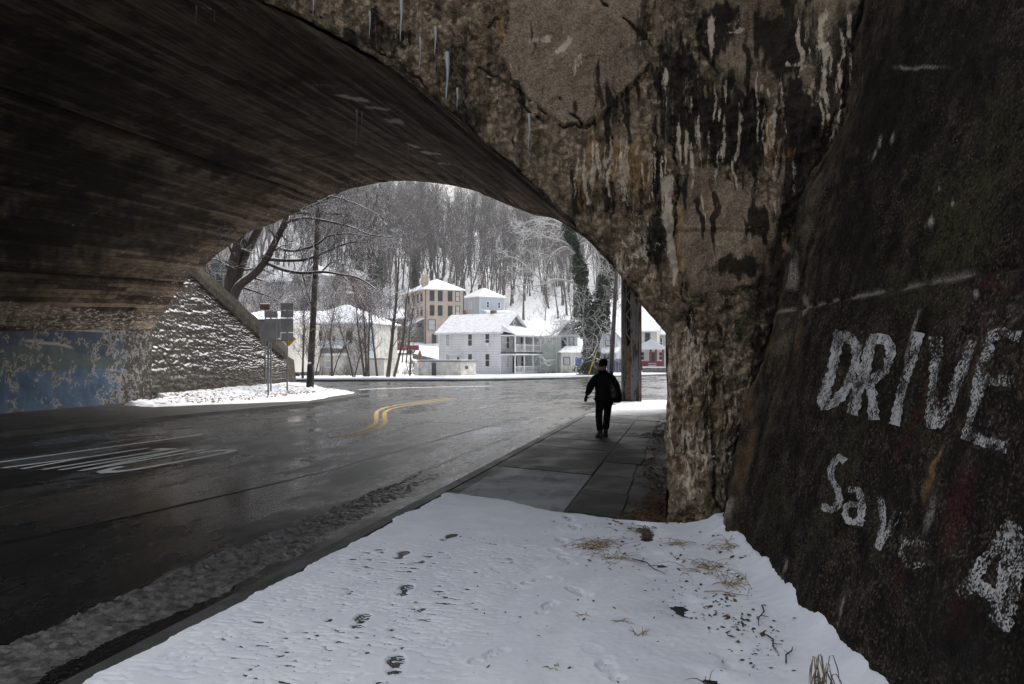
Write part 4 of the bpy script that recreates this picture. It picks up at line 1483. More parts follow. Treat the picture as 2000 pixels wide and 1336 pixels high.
def near_snow(x, y):
    q = np.column_stack([x, y])
    e = sdist(x, y, snow_poly) + .10 * fbm(q * 1.7, 4, 3) + .03 * fbm(q * 9, 3, 4)
    tk = .32 + .68 * smooth(-1.5, -.2, x)
    base = tk * (.030 + .008 * fbm(q * 1.3, 3, 11) + .0045 * fbm(q * 7, 3, 12) + .0042 * fbm(q * 30, 3, 13) + .004 * np.abs(fbm(q * 3.1, 4, 14)))
    # scoured, thin and flecked towards the kerb and towards the shelter of the arch
    thin = smooth(-.9, -2.6, x) * .009 + smooth(7.2, 9.6, y) * .002
    fleck = fbm(q * np.array([16, 44]), 3, 17)
    base = base - thin * (.30 + .4 * fbm(q * 2.3, 2, 9)) - .015 * smooth(.20, .46, fleck + .25 * fbm(q * 1.1, 2, 19)) * smooth(-.7, -1.9, x) * smooth(9.3, 8.0, y)
    base = np.where(y > 7.2, np.maximum(base, .0045 * smooth(7.2, 8.0, y)), base)
    # faint wheel tracks
    for xt in (-.75, -1.25):
        base = base - .009 * np.exp(-((x - xt - .05 * np.sin(y) + .03 * (y - 5)) / .09) ** 2)
    # drift against the wing wall
    lat = CS * x + SN * y
    D = -SN * x + CS * y
    gap = wing_lat(D, .2) - lat
    base = base + .17 * np.exp(-np.maximum(gap, 0) / .16) * (1 + .25 * fbm(q * 3, 3, 5)) - .04 * np.exp(-((gap - .75) / .22) ** 2) * (.3 + .9 * smooth(-.1, .4, fbm(q * 2.2, 3, 8)))
    for cx_, cy_, a, dp in prints:
        m = (np.abs(x - cx_) < .3) & (np.abs(y - cy_) < .3)
        if m.any():
            near_ = np.hypot(x[m] - cx_, y[m] - cy_) < .2
            if cx_ < -1.0:
                base[m] = np.where(near_, np.clip(base[m], .0075, .0105), base[m])
            base[m] -= sole(x[m], y[m], cx_, cy_, a, dp)
    edge = smooth(-.01, .12, e)
    h = base * edge - .03 * (1 - smooth(-.04, .02, e))
    return h


near_sn = snow_grid('snow', -3.45, 2.6, 3.0, 10.6, .0125, near_snow, M['snow'], .1, 'trodden fresh snow on the near pavement with boot prints')
o = snow_grid('snow', -3.5, 3.6, -6, 3.02, .08, near_snow, M['snow'], .098, None, near_sn)

# far right corner and left island snow
rc = [g0(1148, 812, .1), g0(1180, 797, .1), g0(1212, 786, .1), (-2.5, 32.4), (-1.6, 33.2), (2.8, 34), (2.8, 29.2), (-.3, 29.0), (-.32, 26.2), g0(1262, 812, .1), g0(1215, 812, .1)]


def corner_snow(x, y):
    q = np.column_stack([x, y])
    e = sdist(x, y, rc) + .22 * fbm(q * 1.6, 4, 31)
    return (.035 + .012 * fbm(q * 3, 3, 5) + .006 * fbm(q * 14, 3, 6)) * smooth(-.02, .2, e) - .03 * (1 - smooth(-.05, .02, e))


snow_grid('snow', -3.2, 3, 24, 34.2, .05, corner_snow, M['snow'], .1, 'patch of snow round the foot of the steel column')
lc = [g0(300, 795, .1), g0(420, 790, .1), g0(600, 783, .1), g0(672, 771, .1), (-16.1, 37.2), (-17.8, 39.6), (-20.6, 42.2), (-25, 44.7), (-26, 40), (-23.4, 33), (-22.2, 29.5), (-20.8, 28.6), (-20.6, 26)]


def island_snow(x, y):
    q = np.column_stack([x, y])
    e = sdist(x, y, lc) + .2 * fbm(q * 1.4, 4, 41)
    bank = .22 * smooth(-19.3, -21.6, x) + .05 * fbm(q * 2.2, 4, 44) * smooth(-18, -19.5, x)
    lump = .045 * fbm(q * 6, 4, 45) * smooth(-18.2, -19.5, x)
    gaps = .13 * smooth(.12, .5, fbm(q * np.array([3.5, 3.5]), 4, 47)) * smooth(-18.3, -19.2, x) * smooth(-22.6, -21.0, x)
    return (.05 + bank + lump + .01 * fbm(q * 3, 3, 43) - gaps * .9) * smooth(-.02, .2, e) - .03 * (1 - smooth(-.05, .02, e))


snow_grid('snow', -26.5, -14.3, 25, 45, .06, island_snow, M['snow'], .1, 'bank of snow with dead leaves on the street corner')

# slush thrown up beside the kerb
def slush_h(x, y):
    q = np.column_stack([x, y])
    c = -4.12 + .05 * fbm(q[:, 1:] * np.array([[.6]]) if False else np.column_stack([y * .6, y * 0]), 2, 3)
    w = np.interp(y, [0, 4, 7, 9, 11, 14], [.36, .38, .46, .40, .34, .28])
    e = 1 - np.abs(x - c) / w + .35 * fbm(q * 2.4, 4, 51)
    lump = np.abs(fbm(q * 16, 4, 53)) * 1.8 + .5 * np.abs(fbm(q * 28, 2, 54))
    amt = smooth(.0, .45, e) * np.interp(y, [0, 8, 10.5, 13.5], [1, 1, .75, .25])
    crest = 1 + .8 * np.exp(-((x - c + w * .75) / .10) ** 2)
    return amt * (.027 * lump * crest + .009) - .02 * (1 - smooth(-.02, .12, e)) - .014


snow_grid('slush', -4.9, -3.45, 1.0, 14.5, .02, slush_h, M['slush'], .006, 'ridge of dirty grey slush along the kerb')


def gutter_h(x, y):
    q = np.column_stack([x, y])
    return .012 * fbm(q * np.array([5, 1.6]), 4, 57) + .006 * fbm(q * np.array([16, 7]), 3, 58) - .004 - .02 * smooth(.5, 1, np.abs((x + 4.1) / .95)) - .02 * smooth(24, 30, y)


snow_grid('slush', -5.1, -3.2, 10.5, 30, .04, gutter_h, M['slush'], .004, 'thin icy slush smeared across the gutter under the arch')
# ---------------------------------------------------------------- far left wing wall and embankment
def lw_top(Y):
    return 8.15 - .42 * (Y - 28.8) + .0 * Y


yy = np.linspace(28.85, 43.4, 300)
vv = np.linspace(0, 1, 150)
YY, VVq = np.meshgrid(yy, vv, indexing='ij')
ZL = -.05 + VVq * (lw_top(YY) + .05)
q = np.column_stack([YY.ravel(), ZL.ravel()])
course = .075 * (np.abs(((q[:, 1] + .10 * fbm(q * .7, 3, 3)) * 1.55) % 1 - .5) - .25)
rl = .07 * fbm(q * np.array([.8, 5.5]), 5, 111, .70) * .8 + .045 * fbm(q * np.array([7, 22]), 3, 113, .75) + course * .5
XL = -21.5 - (YY - 28.8) * .10 - .17 * ZL + rl.reshape(YY.shape)
wl = thing('wing_wall', 'snow flecked stone wing wall sloping down behind the road signs', 'wall')
grid_obj('wall_face', np.stack([XL, YY, ZL], -1), M['stone'], wl)
t_ = NT('dark_coping')
_n = t_.noise(5, 5, .7)
_c, _f = snow_on_top(t_, t_.ramp(_n, [(.3, (.030, .027, .022)), (.55, (.085, .075, .060)), (.75, (.17, .15, .125))]), .72, .9, 6, .15)
M['coping'] = t_.done(_c, .8, t_.bump(_n, .7, .05), .2)
ycs = [28.9, 30.6, 32.4, 34.1, 35.6, 37.3, 38.8, 40.2, 41.5, 43.0]
for i in range(len(ycs) - 1):
    a, b = ycs[i] + .012, ycs[i + 1] - .012
    P = []
    for k, Y in enumerate(np.linspace(a, b, 4)):
        zt = lw_top(Y)
        x = -21.5 - (Y - 28.8) * .10 - .17 * zt + .13 + .03 * math.sin(i * 3 + k)
        th_ = .72 + .06 * math.sin(i * 5.1 + k * 2)
        P.append([(x + .10, Y, zt - .42), (x + .16, Y, zt - .1), (x + .10, Y, zt + th_ * .55), (x - .02, Y, zt + th_ * .62), (x - .55, Y, zt + th_ * .6), (x - .6, Y, zt - .4)])
    m = MB()
    n = 6
    V = [p for ring in P for p in ring]
    Fc = [tuple(range(n))[::-1], tuple(range(3 * n, 4 * n))] + [(r * n + j, r * n + (j + 1) % n, (r + 1) * n + (j + 1) % n, (r + 1) * n + j) for r in range(3) for j in range(n)]
    m.add(V, Fc)
    m.build('coping_stone', M['coping'], wl)
part('end_block', M['coping'], wl, lambda m: m.hull([(-23.1, 43.0, -.05), (-24.2, 43.0, -.05), (-24.3, 43.0, 2.0), (-23.3, 43.0, 2.15)], [(-23.0, 44.3, -.05), (-24.3, 44.3, -.05), (-24.5, 44.3, 1.45), (-23.2, 44.3, 1.7)]))
P = []
for Y in np.linspace(28.9, 46, 40):
    row = []
    for k, dx in enumerate(np.linspace(0, 26, 30)):
        zt = max(lw_top(min(Y, 43.3)) - .05, .2) - max(0, Y - 43.3) * .5
        row.append((-21.5 - (Y - 28.8) * .10 - .17 * max(zt, 0) - .35 - dx, Y, max(zt + .06 * dx + .25 * math.sin(dx * 1.3 + Y) * min(1, dx), -.1)))
    P.append(row)
tag(grid_obj('embankment', np.array(P), M['snow_thin'], None), 'snowy embankment behind the stone wing wall', None, None, 'structure')

# ---------------------------------------------------------------- houses
def lattice(m, ax, org, us, vs, solid, d0, d1):
    """flat panel with holes: ax maps (u, v, depth) to xyz"""
    idx = {}
    V, Fc = [], []

    def vid(i, j, d):
        k = (i, j, d)
        if k not in idx:
            idx[k] = len(V)
            V.append(ax(us[i], vs[j], d0 if d else d1))
        return idx[k]
    nu, nv = len(us) - 1, len(vs) - 1
    S = lambda i, j: 0 <= i < nu and 0 <= j < nv and solid(i, j)
    for i in range(nu):
        for j in range(nv):
            if not S(i, j):
                continue
            c = [(i, j), (i + 1, j), (i + 1, j + 1), (i, j + 1)]
            Fc.append(tuple(vid(*p, 1) for p in c))
            for (a, b), nb in ((((0), (1)), (i, j - 1)), (((1), (2)), (i + 1, j)), (((2), (3)), (i, j + 1)), (((3), (0)), (i - 1, j))):
                if not S(*nb):
                    Fc.append((vid(*c[a], 1), vid(*c[b], 1), vid(*c[b], 0), vid(*c[a], 0)))
    m.add(V, Fc)


class House:
    def __init__(s, name, label, px, py, D, phi, group=None):
        s.o = thing(name, label, 'house' if 'house' in name else 'building', at(px, py, D), TH + math.radians(phi), group)
        s.k = D / F

    def ax(s, face, p):
        if face == 'f':
            return lambda u, v, d: (u, p - d, v)
        if face == 'r':
            return lambda u, v, d: (p + d, u, v)
        return lambda u, v, d: (p - d, u, v)

    def walls(s, x0, x1, y0, y1, z0, z1, mat):
        s.b = (x0, x1, y0, y1)
        return part('wall', mat, s.o, lambda m: m.box(x0, x1, y0, y1, z0, z1))

    def window(s, face, p, u, z, w, h, frame='trim', pane='glass', rail=True, a=.11, name='window'):
        A = s.ax(face, p)
        m = MB()
        us = [u - w / 2, u - w / 2 + a, u + w / 2 - a, u + w / 2]
        vs = [z, z + a, z + h * .5 - .03, z + h * .5 + .03, z + h - a, z + h] if rail else [z, z + a, z + h - a, z + h]
        lattice(m, A, None, us, vs, (lambda i, j: not (i == 1 and j in (1, 3))) if rail else (lambda i, j: not (i == 1 and j == 1)), .07, -.02)
        f = m.build(name, M[frame], s.o)
        g = MB()
        g.add([A(us[1] - .02, z + a - .02, .018), A(us[2] + .02, z + a - .02, .018), A(us[2] + .02, z + h - a + .02, .018), A(us[1] - .02, z + h - a + .02, .018)], [(0, 1, 2, 3)])
        if pane == 'glass' and (int(abs(u) * 37 + z * 11) % 3) == 0:
            pane = 'curtain' if (int(abs(u) * 91) % 2) else 'glass'
        g.build('pane', M[pane], f)
        return f

    def gable_x(s, x0, x1, y0, y1, z, rise, mat='roof', end=None, ov=.35, th=.16):
        """ridge along x"""
        ym = (y0 + y1) / 2
        sl = rise / (ym - y0)
        r = part('roof', M[mat], s.o, lambda m: m.hull([(x0 - ov, y0 - ov, z - ov * sl), (x0 - ov, ym, z + rise), (x0 - ov, y1 + ov, z - ov * sl), (x0 - ov, y1 + ov, z - ov * sl + th), (x0 - ov, ym, z + rise + th), (x0 - ov, y0 - ov, z - ov * sl + th)],
                                                      [(x1 + ov, y0 - ov, z - ov * sl), (x1 + ov, ym, z + rise), (x1 + ov, y1 + ov, z - ov * sl), (x1 + ov, y1 + ov, z - ov * sl + th), (x1 + ov, ym, z + rise + th), (x1 + ov, y0 - ov, z - ov * sl + th)]))
        if end:
            part('gable', M[end], s.o, lambda m: m.hull([(x0, y0, z), (x0, y1, z), (x0, ym, z + rise - .005)], [(x1, y0, z), (x1, y1, z), (x1, ym, z + rise - .005)]))
        return r

    def gable_y(s, x0, x1, y0, y1, z, rise, mat='roof', end=None, ov=.35, th=.16):
        xm = (x0 + x1) / 2
        sl = rise / (xm - x0)
        ring = lambda y: [(x0 - ov, y, z - ov * sl), (xm, y, z + rise), (x1 + ov, y, z - ov * sl), (x1 + ov, y, z - ov * sl + th), (xm, y, z + rise + th), (x0 - ov, y, z - ov * sl + th)]
        r = part('roof', M[mat], s.o, lambda m: m.hull(ring(y0 - ov), ring(y1 + ov)))
        if end:
            part('gable', M[end], s.o, lambda m: m.hull([(x0, y0, z), (x1, y0, z), (xm, y0, z + rise - .005)], [(x0, y1, z), (x1, y1, z), (xm, y1, z + rise - .005)]))
        return r

    def hip(s, x0, x1, y0, y1, z, rise, mat='roof', ov=.4, th=.14, ridge=0.0):
        xm, ym = (x0 + x1) / 2, (y0 + y1) / 2
        W, L = x1 - x0, y1 - y0
        rx, ry = (ridge * (W - L) / 2 if W > L else 0), (ridge * (L - W) / 2 if L > W else 0)
        rx, ry = max(rx, .02), max(ry, .02)
        b = [(x0 - ov, y0 - ov), (x1 + ov, y0 - ov), (x1 + ov, y1 + ov), (x0 - ov, y1 + ov)]
        t = [(xm - rx, ym - ry), (xm + rx, ym - ry), (xm + rx, ym + ry), (xm - rx, ym + ry)]

        def f(m):
            V = [(x, y, z) for x, y in b] + [(x, y, z + th) for x, y in b] + [(x, y, z + th + rise) for x, y in t]
            m.add(V, [(3, 2, 1, 0), (0, 1, 5, 4), (1, 2, 6, 5), (2, 3, 7, 6), (3, 0, 4, 7), (4, 5, 9, 8), (5, 6, 10, 9), (6, 7, 11, 10), (7, 4, 8, 11), (8, 9, 10, 11)])
        return part('roof', M[mat], s.o, f)

    def chimney(s, roof, x, y, z0, z1, w=.5, mat='brick'):
        return part('chimney', M[mat], roof, lambda m: m.bbox(x - w / 2, x + w / 2, y - w / 2, y + w / 2, z0, z1, .05))

    def box(s, name, mat, *b, parent=None):
        return part(name, M[mat], parent or s.o, lambda m: m.box(*b))


# --- white house with the two-storey porch: near corner at its right end
h = House('white_house', 'white clapboard house with two storey porch facing the street', 978, 731, 95, -30)
W, L, E = 9.0, 6.6, 5.15
h.walls(-W, 0, 0, L, -.5, E, M['white_side'])
rf = h.gable_x(-W, 0, 0, L, E, 2.15, 'roof', 'shingle', .38)
h.chimney(rf, -3.2, L / 2 + .3, E + 1.2, E + 2.75, .6)
h.chimney(rf, -7.6, L / 2 + .6, E + 1.2, E + 2.9, .5)
for u in (.153, .518, .795):
    h.window('f', 0, -W + u * W, 3.32, .78, 1.66, 'trim', 'glass')
    h.window('f', 0, -W + u * W, .82, .78, 1.70, 'trim', 'glass')
h.window('f', 0, -W + .325 * W, .95, .62, 1.2, 'trim', 'glass', False)
part('awning', M['trim'], h.o, lambda m: m.hull([(-W + .22 * W, -.01, 2.75), (-W + .40 * W, -.01, 2.75), (-W + .41 * W, -.85, 2.30), (-W + .21 * W, -.85, 2.30)], [(-W + .22 * W, -.01, 2.80), (-W + .40 * W, -.01, 2.80), (-W + .41 * W, -.88, 2.36), (-W + .21 * W, -.88, 2.36)]))
h.box('air_conditioner', 'trim', -W + .795 * W - .3, -W + .795 * W + .3, -.38, -.075, 3.36, 3.76)
for x in (-W - .02, -.10):
    h.box('corner_board', 'trim', x, x + .12, -.035, .0, -.3, E - .01)
h.box('gutter', 'trim', -W - .35, .35, -.50, -.385, E - .33, E - .20)
h.box('foundation', 'grey_stone', -W + .01, .02, -.06, L, -.7, -.05)
# gable end: diamond light, trim and porch
part('rake_trim', M['trim'], h.o, lambda m: m.hull([(.40, -.42, E - .33), (.40, L / 2, E + 2.12), (.40, L + .42, E - .33), (.40, L + .42, E - .13), (.40, L / 2, E + 2.33), (.40, -.42, E - .13)], [(.46, -.42, E - .33), (.46, L / 2, E + 2.12), (.46, L + .42, E - .33), (.46, L + .42, E - .13), (.46, L / 2, E + 2.33), (.46, -.42, E - .13)]))
dl = part('diamond_window', M['trim'], h.o, lambda m: m.hull([(.0, L / 2, E + .6), (.0, L / 2 + .38, E + 1.05), (.0, L / 2, E + 1.5), (.0, L / 2 - .38, E + 1.05)], [(.05, L / 2, E + .6), (.05, L / 2 + .38, E + 1.05), (.05, L / 2, E + 1.5), (.05, L / 2 - .38, E + 1.05)]))
part('pane', M['glass'], dl, lambda m: m.hull([(.04, L / 2, E + .75), (.04, L / 2 + .25, E + 1.05), (.04, L / 2, E + 1.35), (.04, L / 2 - .25, E + 1.05)], [(.07, L / 2, E + .75), (.07, L / 2 + .25, E + 1.05), (.07, L / 2, E + 1.35), (.07, L / 2 - .25, E + 1.05)]))
PD = 1.9
part('porch_roof', M['snow'], h.o, lambda m: m.add([(.01, .0, E + .05), (.01, L, E + .05), (PD + .3, L + .2, E - .45), (PD + .3, -.2, E - .45), (.01, .4, E + .75), (.01, L - .4, E + .75)], [(3, 2, 1, 0), (0, 4, 3), (4, 5, 2, 3), (5, 1, 2), (0, 1, 5, 4)]))
h.box('porch_fascia', 'trim', .01, PD + .25, -.15, L + .15, E - .62, E - .46)
h.box('porch_floor', 'dark_trim', .01, PD + .2, -.1, L + .1, 2.45, 2.62)
h.box('porch_canopy', 'trim', .01, PD + .35, -.2, L + .2, 2.28, 2.44)
h.box('porch_floor', 'blue_side', .01, PD + .1, 0, L, -.25, .12)
for y in (.05, L * .35, L * .68, L - .17):
    h.box('porch_post', 'trim', PD - .05, PD + .09, y, y + .14, 2.63, E - .63)
    h.box('porch_post', 'trim', PD - .05, PD + .06, y, y + .11, .13, 2.27)
for z0, z1 in ((2.72, 3.55), (.2, .95)):
    h.box('handrail', 'trim', PD - .04, PD + .04, .2, L - .2, z1 - .07, z1)
    h.box('handrail', 'trim', PD - .04, PD + .04, .2, L - .2, z0, z0 + .06)
    for y in np.arange(.35, L - .3, .30):
        if min(abs(y - L * .35 - .07), abs(y - L * .68 - .07)) > .1:
            h.box('baluster', 'trim', PD - .02, PD + .02, y, y + .045, z0 + .061, z1 - .071)
h.window('r', 0, 1.6, 3.0, .85, 1.6, 'trim')
h.window('r', 0, 5.0, 3.0, .85, 1.6, 'trim')
h.window('r', 0, 3.3, 2.65, .95, 2.0, 'trim', 'glass', False, .1, 'door')
h.window('r', 0, 1.6, .7, .85, 1.5, 'trim')
h.window('r', 0, 3.3, .14, .95, 2.0, 'dark_trim', 'glass', False, .1, 'door')
h.window('r', 0, 5.2, .7, .85, 1.5, 'trim')

# --- pale green house behind, with its front gable and little hipped sunroom
h = House('green_house', 'pale green clapboard house with front gable and low sunroom', 1046, 728, 100, 4)
k = h.k
h.walls(-1.6, 41 * k, 0, 6.5, -.5, 4.65, M['green_side'])
h.gable_x(-1.6, 44 * k, 0, 6.5, 4.65, 1.9, 'roof', 'green_side', .3)
h.box('corner_board', 'trim', 41 * k - .03, 41 * k + .12, -.04, .0, -.4, 4.6)
h.box('gutter', 'trim', -1.6, 44 * k, -.45, -.32, 4.42, 4.55)
wx0, wx1 = 41 * k + .15, 82 * k
part('front_wing', M['green_side'], h.o, lambda m: m.box(wx0, wx1, -.4, 6, -.5, 4.8))
h.gable_y(wx0, wx1, -.4, 6, 4.8, 1.55, 'roof', 'shingle', .3)
for u in (.30, .68):
    h.window('f', -.4, wx0 + u * (wx1 - wx0), 2.75, .72, 1.75, 'shingle')
part('sunroom', M['cream_side'], h.o, lambda m: m.box(wx0 + .1, wx1 + .7, -2.6, -.41, -.4, 2.55))
part('sunroom_roof', M['roof'], h.o, lambda m: m.add([(wx0 - .2, -2.95, 2.55), (wx1 + 1.0, -2.95, 2.55), (wx1 + 1.0, -.42, 2.55), (wx0 - .2, -.42, 2.55), (wx0 + .9, -1.2, 3.35), (wx1 - .1, -1.2, 3.35), (wx1 - .1, -.42, 3.35), (wx0 + .9, -.42, 3.35)], [(3, 2, 1, 0), (0, 1, 5, 4), (1, 2, 6, 5), (2, 3, 7, 6), (3, 0, 4, 7), (4, 5, 6, 7)]))
h.window('f', -2.6, wx0 + .78, .95, .85, 1.05, 'shingle', 'curtain', False)
h.window('f', -2.6, wx0 + 2.25, .75, 1.05, 1.3, 'trim', 'blue_curtain', False)
h.box('sunroom_post', 'trim', wx0 + 1.35, wx0 + 1.45, -2.66, -2.605, 0, 2.5)
for i in range(4):
    h.box('garden_stake', 'grey_stone', wx0 - .2 + i * .5, wx0 - .15 + i * .5, -3.6, -3.55, -.3, .75)

# --- house rear gable peeping over the green roof
h = House('tan_gable_house', 'tan house gable peeping over the snowy green house roof', 1078, 700, 118, 10)
h.walls(-2.3, 2.3, 0, 8, -3, 3.3, M['tan'])
h.gable_y(-2.3, 2.3, 0, 8, 3.3, 1.3, 'roof', 'tan', .3)
h.window('f', 0, 0, 1.8, .7, 1.1, 'trim')

# --- tan apartment block
h = House('tan_apartment_building', 'tall tan stucco apartment building with hipped snowy roof', 831, 676, 146, 25)
W, L, E = 7.5, 12.6, 10.4
h.walls(0, W, 0, L, -3, E, M['tan'])
rf = h.hip(0, W, 0, L, E, 2.3, 'snow', .45, .12, .8)
h.chimney(rf, 1.0, 3.2, E + .5, E + 3.0, 1.0, 'tan')
h.chimney(rf, 6.9, 5.5, E + .4, E + 2.8, .8, 'grey_stone')
for z, us in ((8.3, (.17, .38, .64, .84)), (5.6, (.17, .38, .64, .84))):
    for u in us:
        h.window('f', 0, W * u, z, .92, 1.95, 'dark_trim')
h.window('f', 0, W * .16, 2.9, 1.5, 2.0, 'dark_trim', 'curtain', True)
h.window('f', 0, W * .22, .25, .85, 2.0, 'dark_trim')
for z in (8.2, 5.6):
    for v in (2.2, 4.4, 7.2, 10):
        h.window('l', 0, v, z, .95, 1.7, 'dark_trim')
h.box('drainpipe', 'dark_trim', -.07, .06, -.12, -.005, -1, E - .05)
h.box('drainpipe', 'dark_trim', W - .1, W + .03, -.12, -.005, -1, E - .05)
h.box('lean_to', 'grey_stone', -3.4, -.01, 1.0, 6, -3, 3.6)
part('lean_to_roof', M['snow'], h.o, lambda m: m.hull([(-4.0, .6, 3.3), (-.01, .6, 5.0), (-.01, 6.2, 5.0), (-4.0, 6.2, 3.3)], [(-4.0, .6, 3.5), (-.01, .6, 5.25), (-.01, 6.2, 5.25), (-4.0, 6.2, 3.5)]))
h.box('ledge', 'tan', -.05, W + .04, -.06, -.004, 5.02, 5.16)
h.box('porch_slab', 'grey_stone', 1.0, W + 1, -2.4, -.1, -.4, -.15)

# --- blue-grey house
h = House('blue_house', 'small blue grey house with low pyramid roof uphill', 937, 622, 157, 36)
W, L, E = 5.8, 5.9, 4.25
h.walls(0, W, 0, L, -3, E, M['blue_side'])
rf = h.hip(0, W, 0, L, E, 2.1, 'roof', .5)
h.chimney(rf, W / 2 + .2, L / 2, E + 1.6, E + 3.0, .55)
for u in (.33, .80):
    h.window('f', 0, W * u, 2.1, .72, 1.35, 'trim')
h.window('l', 0, 3.2, 2.1, .75, 1.35, 'trim')
h.box('corner_board', 'trim', -.04, .08, -.05, -.005, -2, E - .02)
part('porch_roof', M['snow'], h.o, lambda m: m.hull([(.2, -2.0, 1.25), (W + .8, -2.0, 1.25), (W + .8, -.01, 1.6), (.2, -.01, 1.6)], [(.2, -2.0, 1.4), (W + .8, -2.0, 1.4), (W + .8, -.01, 1.8), (.2, -.01, 1.8)]))
h.box('porch_fascia', 'trim', .2, W + .8, -1.98, -1.88, 1.05, 1.245)
for x in (.4, 2.4, 4.4, 6.3):
    h.box('porch_post', 'trim', x, x + .16, -1.95, -1.79, -2.2, 1.04)

# --- whitewashed masonry garage by the pavement
h = House('garage_building', 'low whitewashed masonry garage with flat slab roof beside white house', 900, 736.5, 86, -28)
h.walls(-5.3, 0, 0, 3.2, -.4, 1.62, M['stucco_white'])
h.box('roof', 'shingle', -5.5, .12, -.15, 3.3, 1.625, 1.78)
h.box('roof_snow', 'snow', -5.4, .0, .05, 3.2, 1.785, 1.86)
h.box('door', 'dark_trim', -3.75, -3.15, -.04, -.002, -.3, 1.55)
h.box('buttress', 'stucco_white', -5.9, -5.32, -.2, 1.2, -.4, 1.5)
h.box('vent', 'dark_trim', .002, .03, .9, 1.5, .85, 1.2)

# --- big white building on the left
h = House('white_annex_building', 'large white walled building with broad snowy hipped roof behind thin saplings', 720, 731, 90, -14)
W, L, E = 9.6, 8.5, 5.75
h.walls(-W, 0, 0, L, -.5, E, M['stucco_white'])
h.hip(-W, 0, 0, L, E, 2.3, 'snow', .35, .14, .5)
h.box('side_boards', 'lightblue', .005, .05, .05, 1.5, -.3, E - .1)
h.window('f', 0, -2.35, 3.5, .8, 1.35, 'shingle')
h.window('f', 0, -6.2, 3.6, .8, 1.35, 'shingle')
h.window('f', 0, -8.4, 3.6, .8, 1.35, 'shingle')
h.box('low_wing', 'stucco_white', -9.2, -2.6, -2.6, -.01, -.5, 2.1)
h.box('low_wing_roof', 'snow', -9.4, -2.4, -2.8, -.01, 2.105, 2.35)
part('lean_roof', M['snow'], h.o, lambda m: m.hull([(-6.4, -1.8, 2.9), (-2.3, -1.8, 2.9), (-2.3, -.01, 3.7), (-6.4, -.01, 3.7)], [(-6.4, -1.8, 3.0), (-2.3, -1.8, 3.0), (-2.3, -.01, 3.85), (-6.4, -.01, 3.85)]))
for u in (-8.4, -6.9, -5.4, -3.6):
    h.window('f', -2.6, u, .75, 1.0, .85, 'trim', 'glass', False)

# --- low cream building farther left
h = House('cream_flat_building', 'low cream building with long flat snowy roof behind the road signs', 562, 722, 78, -6)
h.walls(-6.5, 0, 0, 9, -.3, 4.7, M['cream_side'])
part('roof', M['snow'], h.o, lambda m: m.hull([(-6.8, -.4, 4.75), (.3, -.4, 4.75), (.3, 9, 6.0), (-6.8, 9, 6.0)], [(-6.8, -.4, 4.95), (.3, -.4, 4.95), (.3, 9, 6.25), (-6.8, 9, 6.25)]))
h.box('fascia', 'dark_trim', -6.8, .3, -.46, -.405, 4.55, 4.9)
for u in (-1.4, -3.6, -5.4):
    h.window('f', 0, u, 2.2, 1.1, 1.3, 'trim', 'glass')

# --- block walls, sheds
h = House('block_shed_building', 'low whitewashed block wall shed between saplings', 750, 735, 83, -10)
h.walls(-2.0, 0, 0, 3, -.3, 1.75, M['block'])
h.box('roof', 'shingle', -2.1, .1, -.1, 3.1, 1.755, 1.86)
h.box('roof_snow', 'snow', -2.05, .05, 0, 3.0, 1.865, 1.93)
h = House('stone_garage_building', 'grey stone garage with snowy roof dug into the slope', 792, 660, 128, 8)
h.walls(-5.6, 0, 0, 5, -2, 3.0, M['grey_stone'])
part('roof', M['snow'], h.o, lambda m: m.hull([(-5.9, -.3, 3.0), (.2, -.3, 3.0), (.2, 5, 4.6), (-5.9, 5, 4.6)], [(-5.9, -.3, 3.2), (.2, -.3, 3.2), (.2, 5, 4.9), (-5.9, 5, 4.9)]))
h.box('door', 'dark_trim', -4.8, -2.6, -.05, -.003, -.3, 2.2)
h.box('canopy', 'dark_trim', -6.0, -2.2, 5.1, 7.5, 5.3, 5.9)

# --- houses up the hill on the left
h = House('hill_house', 'white gabled house on the hill behind the utility pole', 628, 572, 168, -20)
h.walls(-4.2, 0, 0, 6, -3, 4.0, M['white_side'])
h.gable_y(-4.2, 0, 0, 6, 4.0, 1.9, 'roof', 'shingle', .35)
for u in (-3.2, -1.1):
    h.window('f', 0, u, 1.9, 1.0, 1.7, 'dark_trim')
    h.window('f', 0, u, -.9, 1.0, 1.7, 'dark_trim')
h.box('porch_roof', 'snow', -4.4, .2, -1.8, -.01, .95, 1.15)
h = House('brick_hill_house', 'red brick house half hidden by branches on the hill', 690, 580, 165, -24)
h.walls(-4.6, 0, 0, 6, -3, 4.2, M['brick'])
h.gable_y(-4.6, 0, 0, 6, 4.2, 1.8, 'roof', 'brick', .3)
for u in (-3.5, -1.2):
    h.window('f', 0, u, 2.0, .8, 1.5, 'trim')
h.box('porch_roof', 'snow', -4.6, .1, -1.6, -.01, .8, 1.0)
h = House('long_hill_house', 'long dark walled house with snowy roof highest behind the big tree', 566, 582, 160, -8)
h.walls(-9.5, 0, 0, 6, -3, 3.4, M['grey_stone'])
h.gable_x(-9.5, 0, 0, 6, 3.4, 1.9, 'snow', 'grey_stone', .4)
for u in (-8.2, -6.0, -3.6, -1.4):
    h.window('f', 0, u, 1.2, 1.0, 1.4, 'trim')
h = House('grey_siding_house', 'dark grey house behind the trunk of the big snowy tree', 447, 600, 62, 12)
h.walls(-3.4, 0, 0, 6, -1.5, 3.6, M['grey_side'])
h.gable_x(-3.4, 0, 0, 6, 3.6, 1.5, 'grey_stone', 'grey_side', .3)
h.box('downpipe', 'brown', -1.75, -1.45, -.3, -.02, -1, 3.4)
h.window('f', 0, -.7, 1.4, .7, 1.3, 'shingle')
h.window('f', 0, -2.6, 1.4, .7, 1.3, 'shingle')

